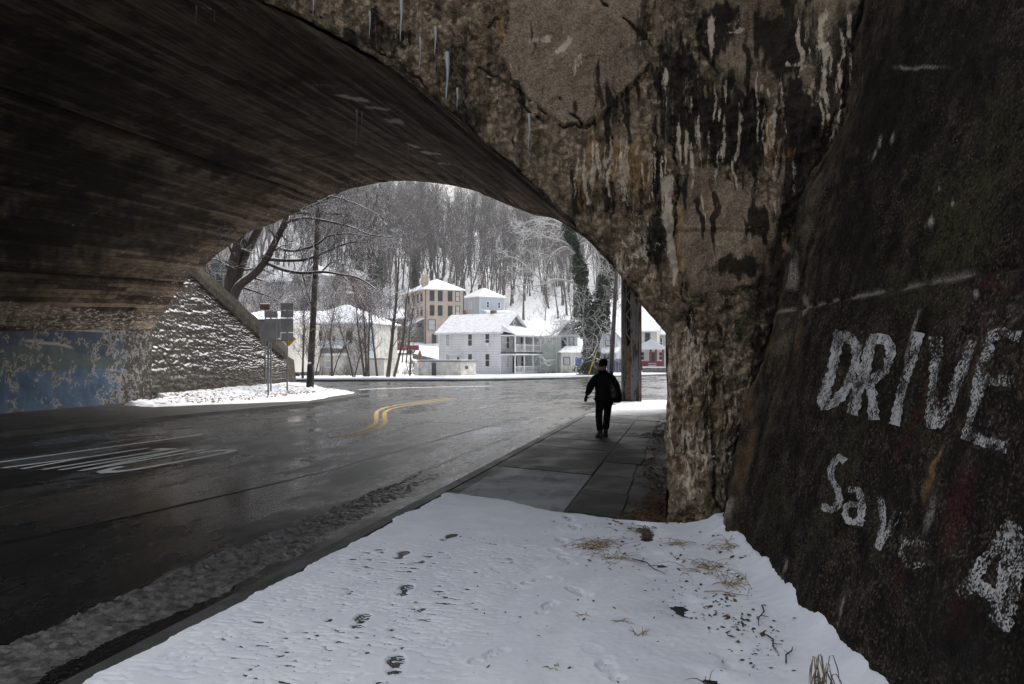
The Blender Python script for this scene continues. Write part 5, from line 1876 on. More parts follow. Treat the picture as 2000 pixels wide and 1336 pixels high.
# --- right-hand houses beyond the pole and column
h = House('white_gabled_house', 'white gabled house half hidden between ivy tree and utility pole', 1206, 722, 106, -14)
W = 4.6
h.walls(-W, 0, 0, 7, -.5, 4.7, M['white_side'])
h.gable_y(-W, 0, 0, 7, 4.7, 2.5, 'roof', 'white_side', .4)
for u in (-W * .72, -W * .28):
    h.window('f', 0, u, 3.1, .75, 1.6, 'dark_trim')
h.window('f', 0, -W * .3, .1, .9, 2.0, 'dark_trim', 'glass', False, .1, 'door')
part('porch_roof', M['snow'], h.o, lambda m: m.hull([(-W - .2, -2.0, 2.2), (.3, -2.0, 2.2), (.3, -.01, 2.8), (-W - .2, -.01, 2.8)], [(-W - .2, -2.0, 2.35), (.3, -2.0, 2.35), (.3, -.01, 3.0), (-W - .2, -.01, 3.0)]))
for x in (-W, -W / 2, 0):
    h.box('porch_post', 'trim', x, x + .14, -1.9, -1.76, -.2, 2.19)
h.box('porch_wall', 'navy', -W - .1, .2, -1.75, -1.65, -.3, 1.1)
h = House('cream_tall_house', 'tall cream house with snowy roof behind the maroon porch', 1283, 722, 112, -16)
W = 5.4
h.walls(-W, 0, 0, 8, -.5, 5.6, M['cream_side'])
rf = h.gable_x(-W, 0, 0, 8, 5.6, 2.7, 'snow', 'cream_side', .4)
h.window('f', 0, -3.9, 3.7, .7, 1.5, 'shingle')
h.window('f', 0, -1.3, 3.7, .8, 1.5, 'shingle')
part('dormer', M['cream_side'], rf, lambda m: m.box(-3.6, -2.4, .3, 2.5, 6.2, 7.2))
h = House('maroon_porch_house', 'bungalow with maroon brick porch and small snowy gable', 1297, 718, 103, -12)
W = 3.3
h.walls(-W + .2, -.2, 1.8, 7, -.4, 2.7, M['trim'])
h.box('porch_wall', 'maroon', -W, 0, 0, .22, -.4, .85)
for x in (-W, -W * .56, -W * .36, -.28):
    h.box('porch_pier', 'maroon', x, x + .28, .02, .30, .855, 2.35)
h.box('beam', 'trim', -W - .05, .05, -.02, .35, 2.355, 2.62)
h.gable_y(-W, 0, -.05, 6, 2.62, .95, 'snow', 'trim', .35, .14)
for x in (-W * .88, -W * .12):
    h.window('f', 1.8, x, .9, .75, 1.2, 'trim', 'glass')
h.window('f', 1.8, -W * .46, .0, .9, 2.0, 'dark_trim', 'glass', False, .1, 'door')
for i in range(3):
    h.box('step', 'brick', -W * .60 + .15 * 0, -W * .30, -.35 - .35 * i, -.01 - .35 * i, -.4, .5 - .28 * i)
    h.box('step_snow', 'snow', -W * .60, -W * .30, -.35 - .35 * i, -.01 - .35 * i, .503 - .28 * i, .55 - .28 * i)
h = House('green_edge_house', 'green sided house at the edge beside the mossy pier', 1330, 722, 116, -16)
h.walls(-4.0, 0, 0, 7, -.5, 5.2, M['green_side'])
h.gable_x(-4.0, 0, 0, 7, 5.2, 2.0, 'snow', 'green_side', .3)
h.window('f', 0, -3.0, 3.2, .8, 1.5, 'trim')
h.window('f', 0, -3.0, .6, .8, 1.3, 'trim')

# garden walls and fences
f = thing('board_fence', 'dark navy picket fence in front of white gabled house', 'fence', at(1168, 726, 97), TH - math.radians(18))
for i in range(20):
    part('picket', M['navy'], f, lambda m: m.box(i * .17, i * .17 + .135, 0, .03, -.1, 1.55 + .05 * (i % 2)))
part('rail', M['navy'], f, lambda m: m.box(0, 3.4, .032, .08, .9, 1.0))
w_ = thing('garden_wall', 'low stone garden wall capped with snow below maroon porch', 'wall', at(1255, 727, 97), TH - math.radians(14))
part('masonry', M['grey_stone'], w_, lambda m: m.box(0, 6, 0, .5, -.3, .55))
part('snow_cap', M['snow'], w_, lambda m: m.box(-.02, 6.02, -.03, .53, .553, .68))
w_ = thing('retaining_wall', 'sloping dark retaining wall beside the red pickup truck', 'wall', at(806, 692, 112), TH + math.radians(8))
part('masonry', M['grey_stone'], w_, lambda m: m.hull([(0, 0, -.6), (4.6, 0, -1.7), (4.6, 0, -1.0), (0, 0, .1)], [(0, .4, -.6), (4.6, .4, -1.7), (4.6, .4, -1.0), (0, .4, .1)]))
part('snow_cap', M['snow'], w_, lambda m: m.hull([(0, -.02, .105), (4.6, -.02, -.995), (4.6, -.02, -.9), (0, -.02, .2)], [(0, .42, .105), (4.6, .42, -.995), (4.6, .42, -.9), (0, .42, .2)]))

# ---------------------------------------------------------------- red pickup truck and closed parasol
tr = thing('pickup_truck', 'snow covered red pickup truck parked on the slope', 'truck', at(783, 690, 118), TH + math.radians(-62))
# local: +y is backwards up the slope, front at -y
part('body', M['red'], tr, lambda m: m.hull([(-.9, -2.5, .42), (.9, -2.5, .42), (.9, -2.45, 1.0), (.82, -2.35, 1.08), (-.82, -2.35, 1.08), (-.9, -2.45, 1.0)], [(-.9, 2.5, .42), (.9, 2.5, .42), (.9, 2.5, 1.12), (.86, 2.5, 1.18), (-.86, 2.5, 1.18), (-.9, 2.5, 1.12)]))
part('cab', M['red'], tr, lambda m: m.hull([(-.82, -1.2, 1.09), (.82, -1.2, 1.09), (.82, .55, 1.13), (-.82, .55, 1.13)], [(-.66, -.55, 1.75), (.66, -.55, 1.75), (.66, .4, 1.75), (-.66, .4, 1.75)]))
part('windscreen', M['glass'], tr, lambda m: m.hull([(-.70, -1.10, 1.2), (.70, -1.10, 1.2), (.60, -.68, 1.66), (-.60, -.68, 1.66)], [(-.70, -1.13, 1.2), (.70, -1.13, 1.2), (.60, -.71, 1.66), (-.60, -.71, 1.66)]))
for sx in (-1, 1):
    part('side_window', M['glass'], tr, lambda m: m.hull([(sx * .79, -.95, 1.22), (sx * .79, .35, 1.22), (sx * .69, .28, 1.64), (sx * .69, -.55, 1.64)], [(sx * .82, -.95, 1.22), (sx * .82, .35, 1.22), (sx * .72, .28, 1.64), (sx * .72, -.55, 1.64)]))
    for y in (-1.65, 1.55):
        a_ = np.linspace(0, 2 * math.pi, 16, endpoint=False)
        wh_ = part('wheel', M['rubber'], tr, lambda m: m.hull([(sx * .92, y + .36 * math.cos(a), .36 + .36 * math.sin(a)) for a in a_], [(sx * .68, y + .36 * math.cos(a), .36 + .36 * math.sin(a)) for a in a_]))
        part('rim', M['chrome'], wh_, lambda m: m.hull([(sx * .94, y + .2 * math.cos(a), .36 + .2 * math.sin(a)) for a in a_], [(sx * .9, y + .2 * math.cos(a), .36 + .2 * math.sin(a)) for a in a_]))
    part('headlight', M['trim'], tr, lambda m: m.box(sx * .78 - .14, sx * .78 + .14, -2.56, -2.44, .78, .98))
part('grille', M['dark_trim'], tr, lambda m: m.box(-.62, .62, -2.55, -2.43, .72, 1.0))
part('bumper', M['chrome'], tr, lambda m: m.box(-.93, .93, -2.68, -2.52, .45, .66))
part('bonnet_snow', M['snow'], tr, lambda m: m.hull([(-.8, -2.33, 1.085), (.8, -2.33, 1.085), (.8, -1.22, 1.10), (-.8, -1.22, 1.10)], [(-.74, -2.25, 1.17), (.74, -2.25, 1.17), (.74, -1.25, 1.2), (-.74, -1.25, 1.2)]))
part('cab_snow', M['snow'], tr, lambda m: m.hull([(-.65, -.54, 1.753), (.65, -.54, 1.753), (.65, .39, 1.753), (-.65, .39, 1.753)], [(-.58, -.46, 1.84), (.58, -.46, 1.84), (.58, .33, 1.84), (-.58, .33, 1.84)]))
part('bed_snow', M['snow'], tr, lambda m: m.box(-.78, .78, .6, 2.4, 1.12, 1.24))

pu = thing('patio_umbrella', 'closed tan patio umbrella standing above the garage wall', 'umbrella', at(820, 708, 92))
part('pole', M['timber'], pu, lambda m: m.tube([(0, 0, -.3), (0, 0, 1.62)], .03, 6))
part('canopy', M['canvas'], pu, lambda m: m.tube([(0, 0, .3), (0, 0, .45), (0, 0, .8), (0, 0, 1.2), (0, 0, 1.5)], [.20, .27, .25, .15, .03], 9), True)

# ---------------------------------------------------------------- poles, signs, column
p = thing('utility_pole', 'leaning wooden utility pole with black wrapped base on the corner', 'pole', at(605, 762, 44))
b0, b1 = Vector((0, 0, -.1)), at(622, 405, 44.3) - at(605, 762, 44)
part('shaft', M['pole'], p, lambda m: m.tube([b0 + (b1 - b0) * t for t in (0, .1, .4, .7, 1)], [.19, .185, .17, .15, .13], 12), True)
part('wrap', M['tar'], p, lambda m: m.tube([b0 + (b1 - b0) * t for t in (.0, .08, .146)], [.215, .208, .20], 12), True)
part('tag_plate', M['trim'], p, lambda m: m.box(b1.x * .15 - .11, b1.x * .15 + .11, b1.y * .15 - .23, b1.y * .15 - .205, 1.46, 1.56))
part('crossarm', M['pole'], p, lambda m: m.tube([b1 + Vector((-1.1, -.4, -.35)), b1 + Vector((1.1, .4, -.35))], .06, 4))
pole_l = at(605, 762, 44) + b1

p2 = thing('utility_pole', 'slender grey utility pole leaning beside the ivy covered tree', 'pole', at(1193, 735, 80))
b2 = at(1206, 500, 80.3) - at(1193, 735, 80)
part('shaft', M['pole'], p2, lambda m: m.tube([b2 * t for t in (-.02, .3, .6, 1)], [.24, .22, .20, .17], 12), True)
part('guard', M['metal'], p2, lambda m: m.tube([Vector((-.2, -.3, -.2)), Vector((-.05, -.3, 2.6))], .05, 6))
gw = thing('guy_wire', 'yellow guarded guy wire slanting up beside the ivy tree', 'wire', at(1148, 737, 80))
e1 = at(1166, 684, 80.2) - at(1148, 737, 80)
part('guard_sleeve', M['yellow'], gw, lambda m: m.tube([e1 * .12, e1], .05, 6))
part('cable', M['cable'], gw, lambda m: m.tube([Vector((0, 0, -.1)), e1 * 1.001 + Vector((0, 0, 0)), at(1203, 560, 80.3) - at(1148, 737, 80)], .015, 4))


def cable(a, b, sag, r, label):
    pts = []
    for t in np.linspace(0, 1, 24):
        v = a.lerp(b, t)
        v.z -= sag * 4 * t * (1 - t)
        pts.append(v)
    m = MB()
    m.tube(pts, r, 4)
    tag(m.build('power_line', M['cable'], None), label, 'cable', 'overhead lines')


cable(pole_l + Vector((0, 0, -.3)), at(1203, 600, 80), .8, .018, 'thick overhead cable sagging from utility pole to utility pole')
cable(pole_l + Vector((1.0, .4, -.3)), at(1205, 520, 80), 1.0, .010, 'thin upper overhead wire from crossarm to the far pole')
cable(pole_l + Vector((-1.0, -.4, -.3)), at(1206, 560, 80), 1.2, .010, 'thin lower overhead wire sagging across the houses')


def sign(label, px, py, D, posts, panels, extra=None):
    o = thing('road_sign', label, 'sign', at(px, py, D), TH + math.radians(6), 'road sign backs on the corner')
    k = D / F
    for x, top in posts:
        part('post', M['metal'], o, lambda m: m.box((x - px) * k - .035, (x - px) * k + .035, -.035, .035, -.1, (py - top) * k))
    for x0, y0, x1, y1, mt in panels:
        pn = part('panel', M[mt], o, lambda m: m.bbox((x0 - px) * k, (x1 - px) * k, -.075, -.045, (py - y1) * k, (py - y0) * k, .004))
        part('bracket', M['metal'], pn, lambda m: m.box((x0 - px) * k + .02, (x1 - px) * k - .02, -.095, -.077, (py - (y0 + y1) / 2) * k - .03, (py - (y0 + y1) / 2) * k + .03) if mt == 'x' else m.box(((x0 + x1) / 2 - px) * k - .05, ((x0 + x1) / 2 - px) * k + .05, -.10, -.077, (py - (y0 + y1) / 2) * k - .03, (py - (y0 + y1) / 2) * k + .03))
    return o, k


sign('grey back of large square road sign on the nearest post', 524, 775, 36.4, [(524, 632)], [(508.5, 630.5, 540, 668, 'sign_back')])
so, k = sign('two stacked grey sign backs behind the large square sign', 529, 768, 39.5, [(529, 606)], [(518, 608, 542, 621, 'sign_back'), (518, 622.5, 548, 660, 'sign_back')])
part('crossbar', M['metal'], so, lambda m: m.box(-.3, .85, -.03, .02, 2.58, 2.66))
so, k = sign('tall stack of four grey sign backs with yellow corners showing', 561, 767, 40.5, [(561, 592)], [(549, 592, 573, 605.4, 'sign_back'), (549, 607, 573, 620.5, 'sign_back'), (549, 621.8, 573, 649, 'sign_back'), (550, 650.2, 573, 666.5, 'sign_back')])
zc = (767 - 663) * k
xc_ = 3 * k
part('warning_diamond', M['yellow'], so, lambda m: m.hull([(xc_ - .36, .06, zc), (xc_, .06, zc - .36), (xc_ + .36, .06, zc + .03), (xc_, .06, zc + .36)], [(xc_ - .36, .08, zc), (xc_, .08, zc - .36), (xc_ + .36, .08, zc + .03), (xc_, .08, zc + .36)]))
so = thing('brown_sign', 'small brown sign back with snow above the grey sign backs', 'sign', at(518, 768, 44), TH)
part('post', M['metal'], so, lambda m: m.box(-.03, .03, -.03, .03, -.1, 5.0))
part('panel', M['brown'], so, lambda m: m.box(-.26, .26, -.07, -.04, 4.6, 4.92))
part('snow_cap', M['snow'], so, lambda m: m.box(-.26, .26, -.07, .0, 4.923, 4.97))
so = thing('yard_sign', 'small red yard sign with white lettering by the sunroom', 'sign', at(1141, 727, 92), TH)
part('post', M['trim'], so, lambda m: m.box(-.03, .03, -.02, .02, -.2, .75))
pn = part('panel', M['redsign'], so, lambda m: m.box(-.38, .38, -.05, -.022, .66, 1.10))
for i, (x0, x1, z0, z1) in enumerate(((-.30, -.18, .76, .92), (-.12, .0, .76, .94), (.06, .16, .76, .9), (.21, .31, .76, .93))):
    part('lettering', M['trim'], pn, lambda m: m.box(x0, x1, -.056, -.0505, z0, z1))

co = thing('steel_column', 'peeling riveted steel lattice column beyond the arch', 'column', at(1232, 787, 31.8), TH - math.radians(2))
HT = 9.5
kk = 31.8 / F
for x0, x1, y0 in ((-18, -8, .12), (-.5, 18, -.0)):
    a, b = x0 * kk, x1 * kk
    fl_ = part('channel', M['steel'], co, lambda m: m.box(a, b, y0, y0 + .05, -.05, HT))
    for xx in (a, b - .045):
        part('flange', M['steel'], fl_, lambda m: m.box(xx, xx + .045, y0 - .10, y0 - .002, -.05, HT))
part('flange', M['brown'], co, lambda m: m.box(18 * kk - .02, 18 * kk + .05, -.08, .30, -.05, HT - .01))
for i in range(22):
    z = 1.9 + i * .36
    s = 1 if i % 2 else -1
    part('lacing_bar', M['metal'], co, lambda m: m.tube([(-8 * kk, .10, z - s * .16), (1 * kk, .10, z + s * .16)], .018, 4))
part('back_plate', M['tar'], co, lambda m: m.box(-10 * kk, 3 * kk, .30, .34, -.05, HT - .02))
part('infill_plank', M['timber'], co, lambda m: m.box(-7.6 * kk, -.4 * kk, .0, .07, -.04, 2.28))
part('cap_plate', M['steel'], co, lambda m: m.box(-.5, .5, -.35, .5, HT + .003, HT + .08))
# ---------------------------------------------------------------- trees
def rot_about(d, ang, az):
    d = d / (np.linalg.norm(d) + 1e-9)
    up = np.array([0, 0, 1.0]) if abs(d[2]) < .9 else np.array([1.0, 0, 0])
    a = np.array([d[1] * up[2] - d[2] * up[1], d[2] * up[0] - d[0] * up[2], d[0] * up[1] - d[1] * up[0]])
    a = a / math.sqrt(a @ a)
    b = np.array([d[1] * a[2] - d[2] * a[1], d[2] * a[0] - d[0] * a[2], d[0] * a[1] - d[1] * a[0]])
    return d * math.cos(ang) + (a * math.cos(az) + b * math.sin(az)) * math.sin(ang)


def limb(m, pts, r0, r1, lev, rng, spec):
    """tube along pts, then side shoots; spec[lev] = (count, t0, angle, length, up, wander, sides)"""
    pts = np.asarray(pts, float)
    n = len(pts)
    rad = r0 + (r1 - r0) * np.linspace(0, 1, n) ** .8
    k_ = spec['sides'][min(lev, len(spec['sides']) - 1)]
    if k_ == 3:
        m.twig(pts, rad)
    else:
        m.tube(pts, rad, k_, False)
    if lev >= len(spec['lev']):
        return
    cnt, t0, ang, ln, up, wander = spec['lev'][lev]
    seg = np.linalg.norm(np.diff(pts, axis=0), axis=1)
    tl = np.concatenate([[0], np.cumsum(seg)])
    tot = tl[-1]
    az0 = rng.uniform(0, 6.28)
    for i in range(cnt):
        t = t0 + (1 - t0) * (i + rng.uniform(0, .9)) / cnt
        t = min(t, .98)
        j = min(max(int(np.searchsorted(tl, t * tot)), 1), n - 1)
        p = pts[j - 1] + (pts[j] - pts[j - 1]) * ((t * tot - tl[j - 1]) / (tl[j] - tl[j - 1] + 1e-9))
        d = pts[j] - pts[j - 1]
        dd_ = rot_about(d, ang * rng.uniform(.7, 1.3), az0 + i * 2.4 + rng.uniform(-.5, .5))
        L_ = ln * rng.uniform(.6, 1.25) * (1 - .45 * t if lev == 0 else 1)
        ns = 4 if lev < 1 else 3
        q = [p]
        for s in range(ns):
            dd_ = dd_ + wander * rng.normal(size=3)
            dd_[2] += up
            dd_ = dd_ / math.sqrt(dd_ @ dd_)
            q.append(q[-1] + dd_ * L_ / ns)
        rr = max((r0 + (r1 - r0) * t) * spec.get('rk', .5), spec['rmin'])
        limb(m, q, rr, max(rr * .25, spec['rmin'] * .6), lev + 1, rng, spec)


def bare_tree(seed, H, r, spec, lean=0.0):
    rng = np.random.default_rng(seed)
    m = MB()
    pts = [np.zeros(3) + np.array([0, 0, -.4])]
    d = np.array([lean, 0, 1.0])
    for i in range(7):
        d = d + .06 * rng.normal(size=3) * np.array([1, 1, .2])
        d /= np.linalg.norm(d)
        pts.append(pts[-1] + d * H / 7)
    limb(m, pts, r, r * .12, 0, rng, spec)
    return m


def split_tree(name, label, cat, loc, trunk_m, mat, group=None):
    """trunk object that carries its crown: a thing of trunk and branches"""


def tri_tree(root, m, mat, nm='branches'):
    return m.build(nm, mat, root, False)


WOOD = dict(lev=[(17, .30, .55, 5.2, .10, .10), (8, .2, .6, 2.2, .10, .14), (6, .2, .6, 1.1, .06, .16)], sides=[6, 4, 3, 3], rmin=.020, rk=.42)
protos = []
for sd, H, r in ((1, 17, .26), (2, 19, .30), (3, 15, .22), (4, 18, .24), (5, 16, .28)):
    rng = np.random.default_rng(sd)
    m = bare_tree(sd, H, r, WOOD, .04 * (sd - 3))
    protos.append(m)


def tree_pair(m, H, r):
    """lower stem apart from the crown"""
    return m


hill_label = 'bare leafless tree in the snowy wood on the hillside'
proto_objs = []
for i, m in enumerate(protos):
    me_o = m.build('crown', M['bark_grey'], None)
    COL.objects.unlink(me_o)
    st_ = MB()
    st_.tube([(0, 0, -1.2), (0, 0, 0), (.05, 0, 2.2)], [.42, .34, .2], 7)
    tr_o = st_.build('trunk', M['bark_grey'], None)
    COL.objects.unlink(tr_o)
    proto_objs.append((me_o.data, tr_o.data))
    bpy.data.objects.remove(me_o)
    bpy.data.objects.remove(tr_o)
rng = np.random.default_rng(42)
placed = 0
cand = []
while placed < 235:
    D = 172 + 150 * rng.random() ** 1.25
    px = rng.uniform(400, 1230)
    lat = (px - CX) / F * D
    z = float(terrain(np.array([lat]), np.array([D]))[0])
    # keep clear of the houses on the slope
    if D < 190 and 470 < px < 700:
        continue
    if px > 1120 and D < 200:
        continue
    pos = cam2w(lat, D, z)
    if any((pos.x - c.x) ** 2 + (pos.y - c.y) ** 2 < 9 for c in cand):
        continue
    cand.append(pos)
    ci, ti_ = proto_objs[placed % 5]
    sc = rng.choice((.55, .7, .85, 1.0, 1.15, 1.3)) * rng.uniform(.93, 1.07)
    root = thing('bare_tree', hill_label, 'tree', pos, rng.uniform(0, 6.28), 'bare trees on the hillside')
    root.rotation_euler = (rng.normal() * .06, rng.normal() * .06, root.rotation_euler[2])
    root.scale = (sc, sc, sc * rng.uniform(.95, 1.15))
    link(bpy.data.objects.new('crown', ci), root)
    link(bpy.data.objects.new('trunk', ti_), root)
    placed += 1

# the rest of the wood, too many to count: one mass
LOWT = dict(lev=[(15, .25, .5, 4.6, .12, .10), (7, .2, .6, 2.1, .1, .14)], sides=[4, 3, 3], rmin=.034, rk=.4)
lows = []
for sd in (11, 12, 13):
    m = bare_tree(sd, 17, .24, LOWT)
    m.flush()
    lows.append((np.array(m.V), m.F))
Vs, Fs, off = [], [], 0
rng = np.random.default_rng(77)
for i in range(900):
    D = 185 + 230 * rng.random()
    px = rng.uniform(380, 1300)
    lat = (px - CX) / F * D
    if D < 192 and 470 < px < 700:
        continue
    if px > 1120 and D < 195:
        continue
    z = float(terrain(np.array([lat]), np.array([D]))[0])
    V, Fc = lows[i % 3]
    a = rng.uniform(0, 6.28)
    s = rng.uniform(.7, 1.15)
    R = np.array([[math.cos(a), -math.sin(a), 0], [math.sin(a), math.cos(a), 0], [0, 0, 1]])
    Vs.append(V @ R.T * s + np.array(cam2w(lat, D, z)))
    Fs += [tuple(j + off for j in f) for f in Fc]
    off += len(V)
tag(mesh_obj('forest', np.concatenate(Vs), Fs, M['bark_grey']), 'dense bare winter wood covering the upper hillside', None, None, 'stuff')

# brushwood on the slopes and in the yards
rng = np.random.default_rng(5)


def brushwood(n, Dr, pxr, hr, per, label, mat, skip=None):
    m_V, m_F, k = [], [], 0
    for i in range(n):
        D = rng.uniform(*Dr)
        px = rng.uniform(*pxr)
        if skip and skip(px, D):
            continue
        lat = (px - CX) / F * D
        z = float(terrain(np.array([lat]), np.array([D]))[0])
        c = np.array(cam2w(lat, D, z - .05))
        for j in range(per):
            d = np.array([rng.normal() * .5, rng.normal() * .5, 1.0])
            L_ = rng.uniform(*hr)
            tip = c + d * L_ + rng.normal(size=3) * .1
            mid = (c + tip) / 2 + rng.normal(size=3) * .12 * L_
            s = rng.normal(size=3) * .018
            s[2] = 0
            b = c + rng.normal(size=3) * np.array([.35, .35, 0])
            m_V += [b - s, b + s, mid + s * .7, mid - s * .7, tip]
            m_F += [(k, k + 1, k + 2, k + 3), (k + 3, k + 2, k + 4)]
            k += 5
    return tag(mesh_obj('undergrowth', np.array(m_V), m_F, mat), label, None, None, 'stuff')


brushwood(800, (165, 300), (420, 1230), (.8, 2.6), 9, 'tangled brushwood scattered over the snowy hillside', M['bark_grey'], lambda px, D: D < 192 and 470 < px < 700)
brushwood(150, (88, 118), (1050, 1300), (.2, .7), 9, 'low weeds poking through snow before the houses', M['twig'])
brushwood(260, (84, 125), (560, 830), (.4, 1.6), 9, 'tangle of reddish brush in the yards behind the saplings', M['twig'], lambda px, D: px > 700 and D > 110)


# ---- the large snowy tree above the left wing wall
big = thing('large_tree', 'large spreading bare tree with snow lying along its dark limbs', 'tree', at(450, 590, 45))
rng = np.random.default_rng(9)
O = np.array(at(450, 590, 45))
TW = dict(lev=[(14, .15, .75, 1.9, .02, .20), (8, .15, .65, 1.0, .0, .22), (5, .15, .6, .5, .0, .2)], sides=[8, 5, 3, 3], rmin=.0075, rk=.34)
TW2 = dict(lev=[(15, .10, .8, 1.7, -.02, .18), (8, .15, .65, 1.0, -.02, .2), (5, .15, .6, .5, .0, .2)], sides=[7, 4, 3, 3], rmin=.0075, rk=.36)


def px_limb(pts, w0, w1, spec, dD, nm):
    """limb from photo points; dD lets it swing nearer or farther"""
    n = len(pts)
    P = []
    for i, (x, y) in enumerate(pts):
        P.append(np.array(at(x, y, 45 + dD * i / (n - 1))) - O)
    P = np.array(P)
    tt_ = np.linspace(0, n - 1, n * 3)
    Q = np.column_stack([np.interp(tt_, np.arange(n), P[:, k]) for k in range(3)])
    Q[1:-1] = (Q[:-2] + 2 * Q[1:-1] + Q[2:]) / 4
    k = 45 / F / 2
    m = MB()
    limb(m, Q, w0 * k, w1 * k, 0, rng, spec)
    return m.build(nm, M['bark'], big, True)


px_limb([(447, 600), (446, 575), (455, 520), (468, 462), (480, 420), (492, 380)], 26, 14, TW, 1, 'trunk')
px_limb([(452, 590), (456, 565), (473, 509), (499, 459), (519, 420), (535, 380)], 22, 12, TW, 2, 'trunk')
px_limb([(452, 590), (466, 557), (499, 534), (520, 509), (535, 478), (556, 437), (560, 417), (585, 399), (632, 381), (678, 367), (721, 358), (770, 350)], 20, 3, TW2, -4, 'limb')
px_limb([(560, 420), (596, 407), (628, 394), (660, 376), (700, 362)], 7, 2, TW2, -1, 'limb')
px_limb([(558, 434), (596, 424), (639, 432), (682, 441), (721, 459), (765, 464)], 7, 1.6, TW2, -3, 'limb')
px_limb([(535, 478), (549, 487), (574, 491), (610, 482), (628, 472), (639, 460), (680, 455), (720, 462)], 8, 1.8, TW2, -3, 'limb')
px_limb([(524, 506), (560, 509), (596, 508), (632, 494), (660, 481), (690, 471), (730, 476)], 8, 1.8, TW2, -2, 'limb')
px_limb([(522, 514), (552, 527), (588, 534), (632, 530), (667, 536), (703, 542), (735, 565)], 9, 2, TW2, -4, 'limb')
px_limb([(628, 531), (648, 510), (668, 516), (690, 518)], 4, 1.2, TW2, -1, 'limb')
px_limb([(590, 407), (640, 380), (690, 395), (740, 420)], 5, 1.4, TW2, -2, 'limb')
px_limb([(445, 520), (420, 505), (398, 512)], 6, 2, TW2, -1, 'limb')
px_limb([(470, 560), (500, 570), (530, 580), (560, 600)], 5, 1.2, TW2, 2, 'limb')
px_limb([(590, 533), (600, 570), (612, 610), (640, 640)], 3, 1, TW2, -1, 'limb')
px_limb([(667, 536), (700, 570), (720, 610)], 3, 1, TW2, -1, 'limb')
px_limb([(560, 440), (548, 460), (570, 475), (600, 450), (640, 400)], 4, 1.2, TW2, 3, 'limb')

# ---- thin saplings across the street
SAP = dict(lev=[(16, .22, .5, 1.9, .10, .10), (6, .2, .5, .8, .06, .14), (3, .2, .5, .4, .03, .15)], sides=[6, 4, 3, 3], rmin=.010, rk=.38)


def sapling(label, base, D, stems, seed, mat='bark_bare', twig='twig', spec=SAP):
    o = thing('sapling', label, 'tree', at(base[0], base[1], D), 0, 'thin saplings across the street')
    O_ = np.array(at(base[0], base[1], D))
    rg = np.random.default_rng(seed)
    k = D / F / 2
    for pts, w in stems:
        P = np.array([np.array(at(x, y, D + .4 * i)) - O_ for i, (x, y) in enumerate(pts)])
        P[0][2] -= .2
        n = len(P)
        tt_ = np.linspace(0, n - 1, n * 3)
        Q = np.column_stack([np.interp(tt_, np.arange(n), P[:, c]) for c in range(3)])
        Q[1:-1] = (Q[:-2] + 2 * Q[1:-1] + Q[2:]) / 4
        m = MB()
        m.tube(Q, np.linspace(w * k, w * k * .25, len(Q)), 7, True)
        m.build('stem', M[mat], o, True)
        m = MB()
        sp2 = dict(spec)
        limb(m, Q, w * k * .9, w * k * .2, 0, rg, sp2)
        m.build('branches', M[twig], o)


sapling('two stemmed brown sapling standing before the red truck', (757, 735), 75, [([(757, 735), (763, 690), (768, 640), (774, 590), (778, 530), (780, 490)], 9), ([(769, 735), (780, 695), (790, 650), (792, 600), (800, 550)], 6)], 31)
sapling('clump of three slender sapling stems by the white building', (714, 734), 76, [([(712, 734), (706, 690), (700, 650), (696, 600), (690, 560)], 5), ([(716, 734), (714, 690), (712, 640), (708, 590)], 5), ([(720, 734), (719, 690), (722, 640), (720, 590), (716, 540)], 5)], 32)
sapling('single leaning sapling just right of the stem clump', (737, 734), 77, [([(737, 734), (732, 690), (727, 650), (724, 600), (718, 550)], 5)], 33)
sapling('small reddish tree before the white building by the pole', (648, 734), 78, [([(648, 734), (648, 690), (644, 660), (650, 620), (655, 590)], 5), ([(649, 734), (660, 700), (675, 670), (690, 640)], 3)], 34, 'twig')
sapling('upright twiggy reddish tree between the signs and the pole', (591, 734), 70, [([(591, 734), (592, 690), (594, 640), (592, 600)], 5)], 35, 'twig')
sapling('low bushy sapling at the foot of white building', (615, 734), 79, [([(615, 734), (622, 705), (630, 680), (640, 655)], 3), ([(612, 734), (604, 700), (600, 675)], 3)], 36, 'twig')
sapling('pale sapling leaning against the block shed', (690, 735), 74, [([(690, 735), (683, 705), (676, 680), (664, 640), (655, 612)], 4), ([(692, 735), (700, 705), (712, 675)], 3)], 37)
sapling('slim sapling at the corner of the masonry garage', (800, 735), 84, [([(800, 735), (803, 700), (798, 660), (806, 610), (812, 570)], 4)], 38)

# ---- ivy covered sycamore with pale limbs
iv = thing('ivy_tree', 'pale limbed sycamore thickly wrapped in dark ivy', 'tree', at(1152, 733, 84))
O2 = np.array(at(1152, 733, 84))
rng = np.random.default_rng(19)
k = 84 / F / 2
SYC = dict(lev=[(8, .2, .8, 2.6, .03, .26), (5, .15, .75, 1.3, .03, .28), (3, .2, .7, .6, .02, .25)], sides=[8, 5, 3, 3], rmin=.022, rk=.42)


def syc(pts, w0, w1, mat, nm, dD=0, spec=SYC):
    n = len(pts)
    P = np.array([np.array(at(x, y, 84 + dD * i / (n - 1))) - O2 for i, (x, y) in enumerate(pts)])
    tt_ = np.linspace(0, n - 1, n * 3)
    Q = np.column_stack([np.interp(tt_, np.arange(n), P[:, c]) for c in range(3)])
    Q[1:-1] = (Q[:-2] + 2 * Q[1:-1] + Q[2:]) / 4
    m = MB()
    limb(m, Q, w0 * k, w1 * k, 0, rng, spec)
    m.build(nm, M[mat], iv, True)
    return Q


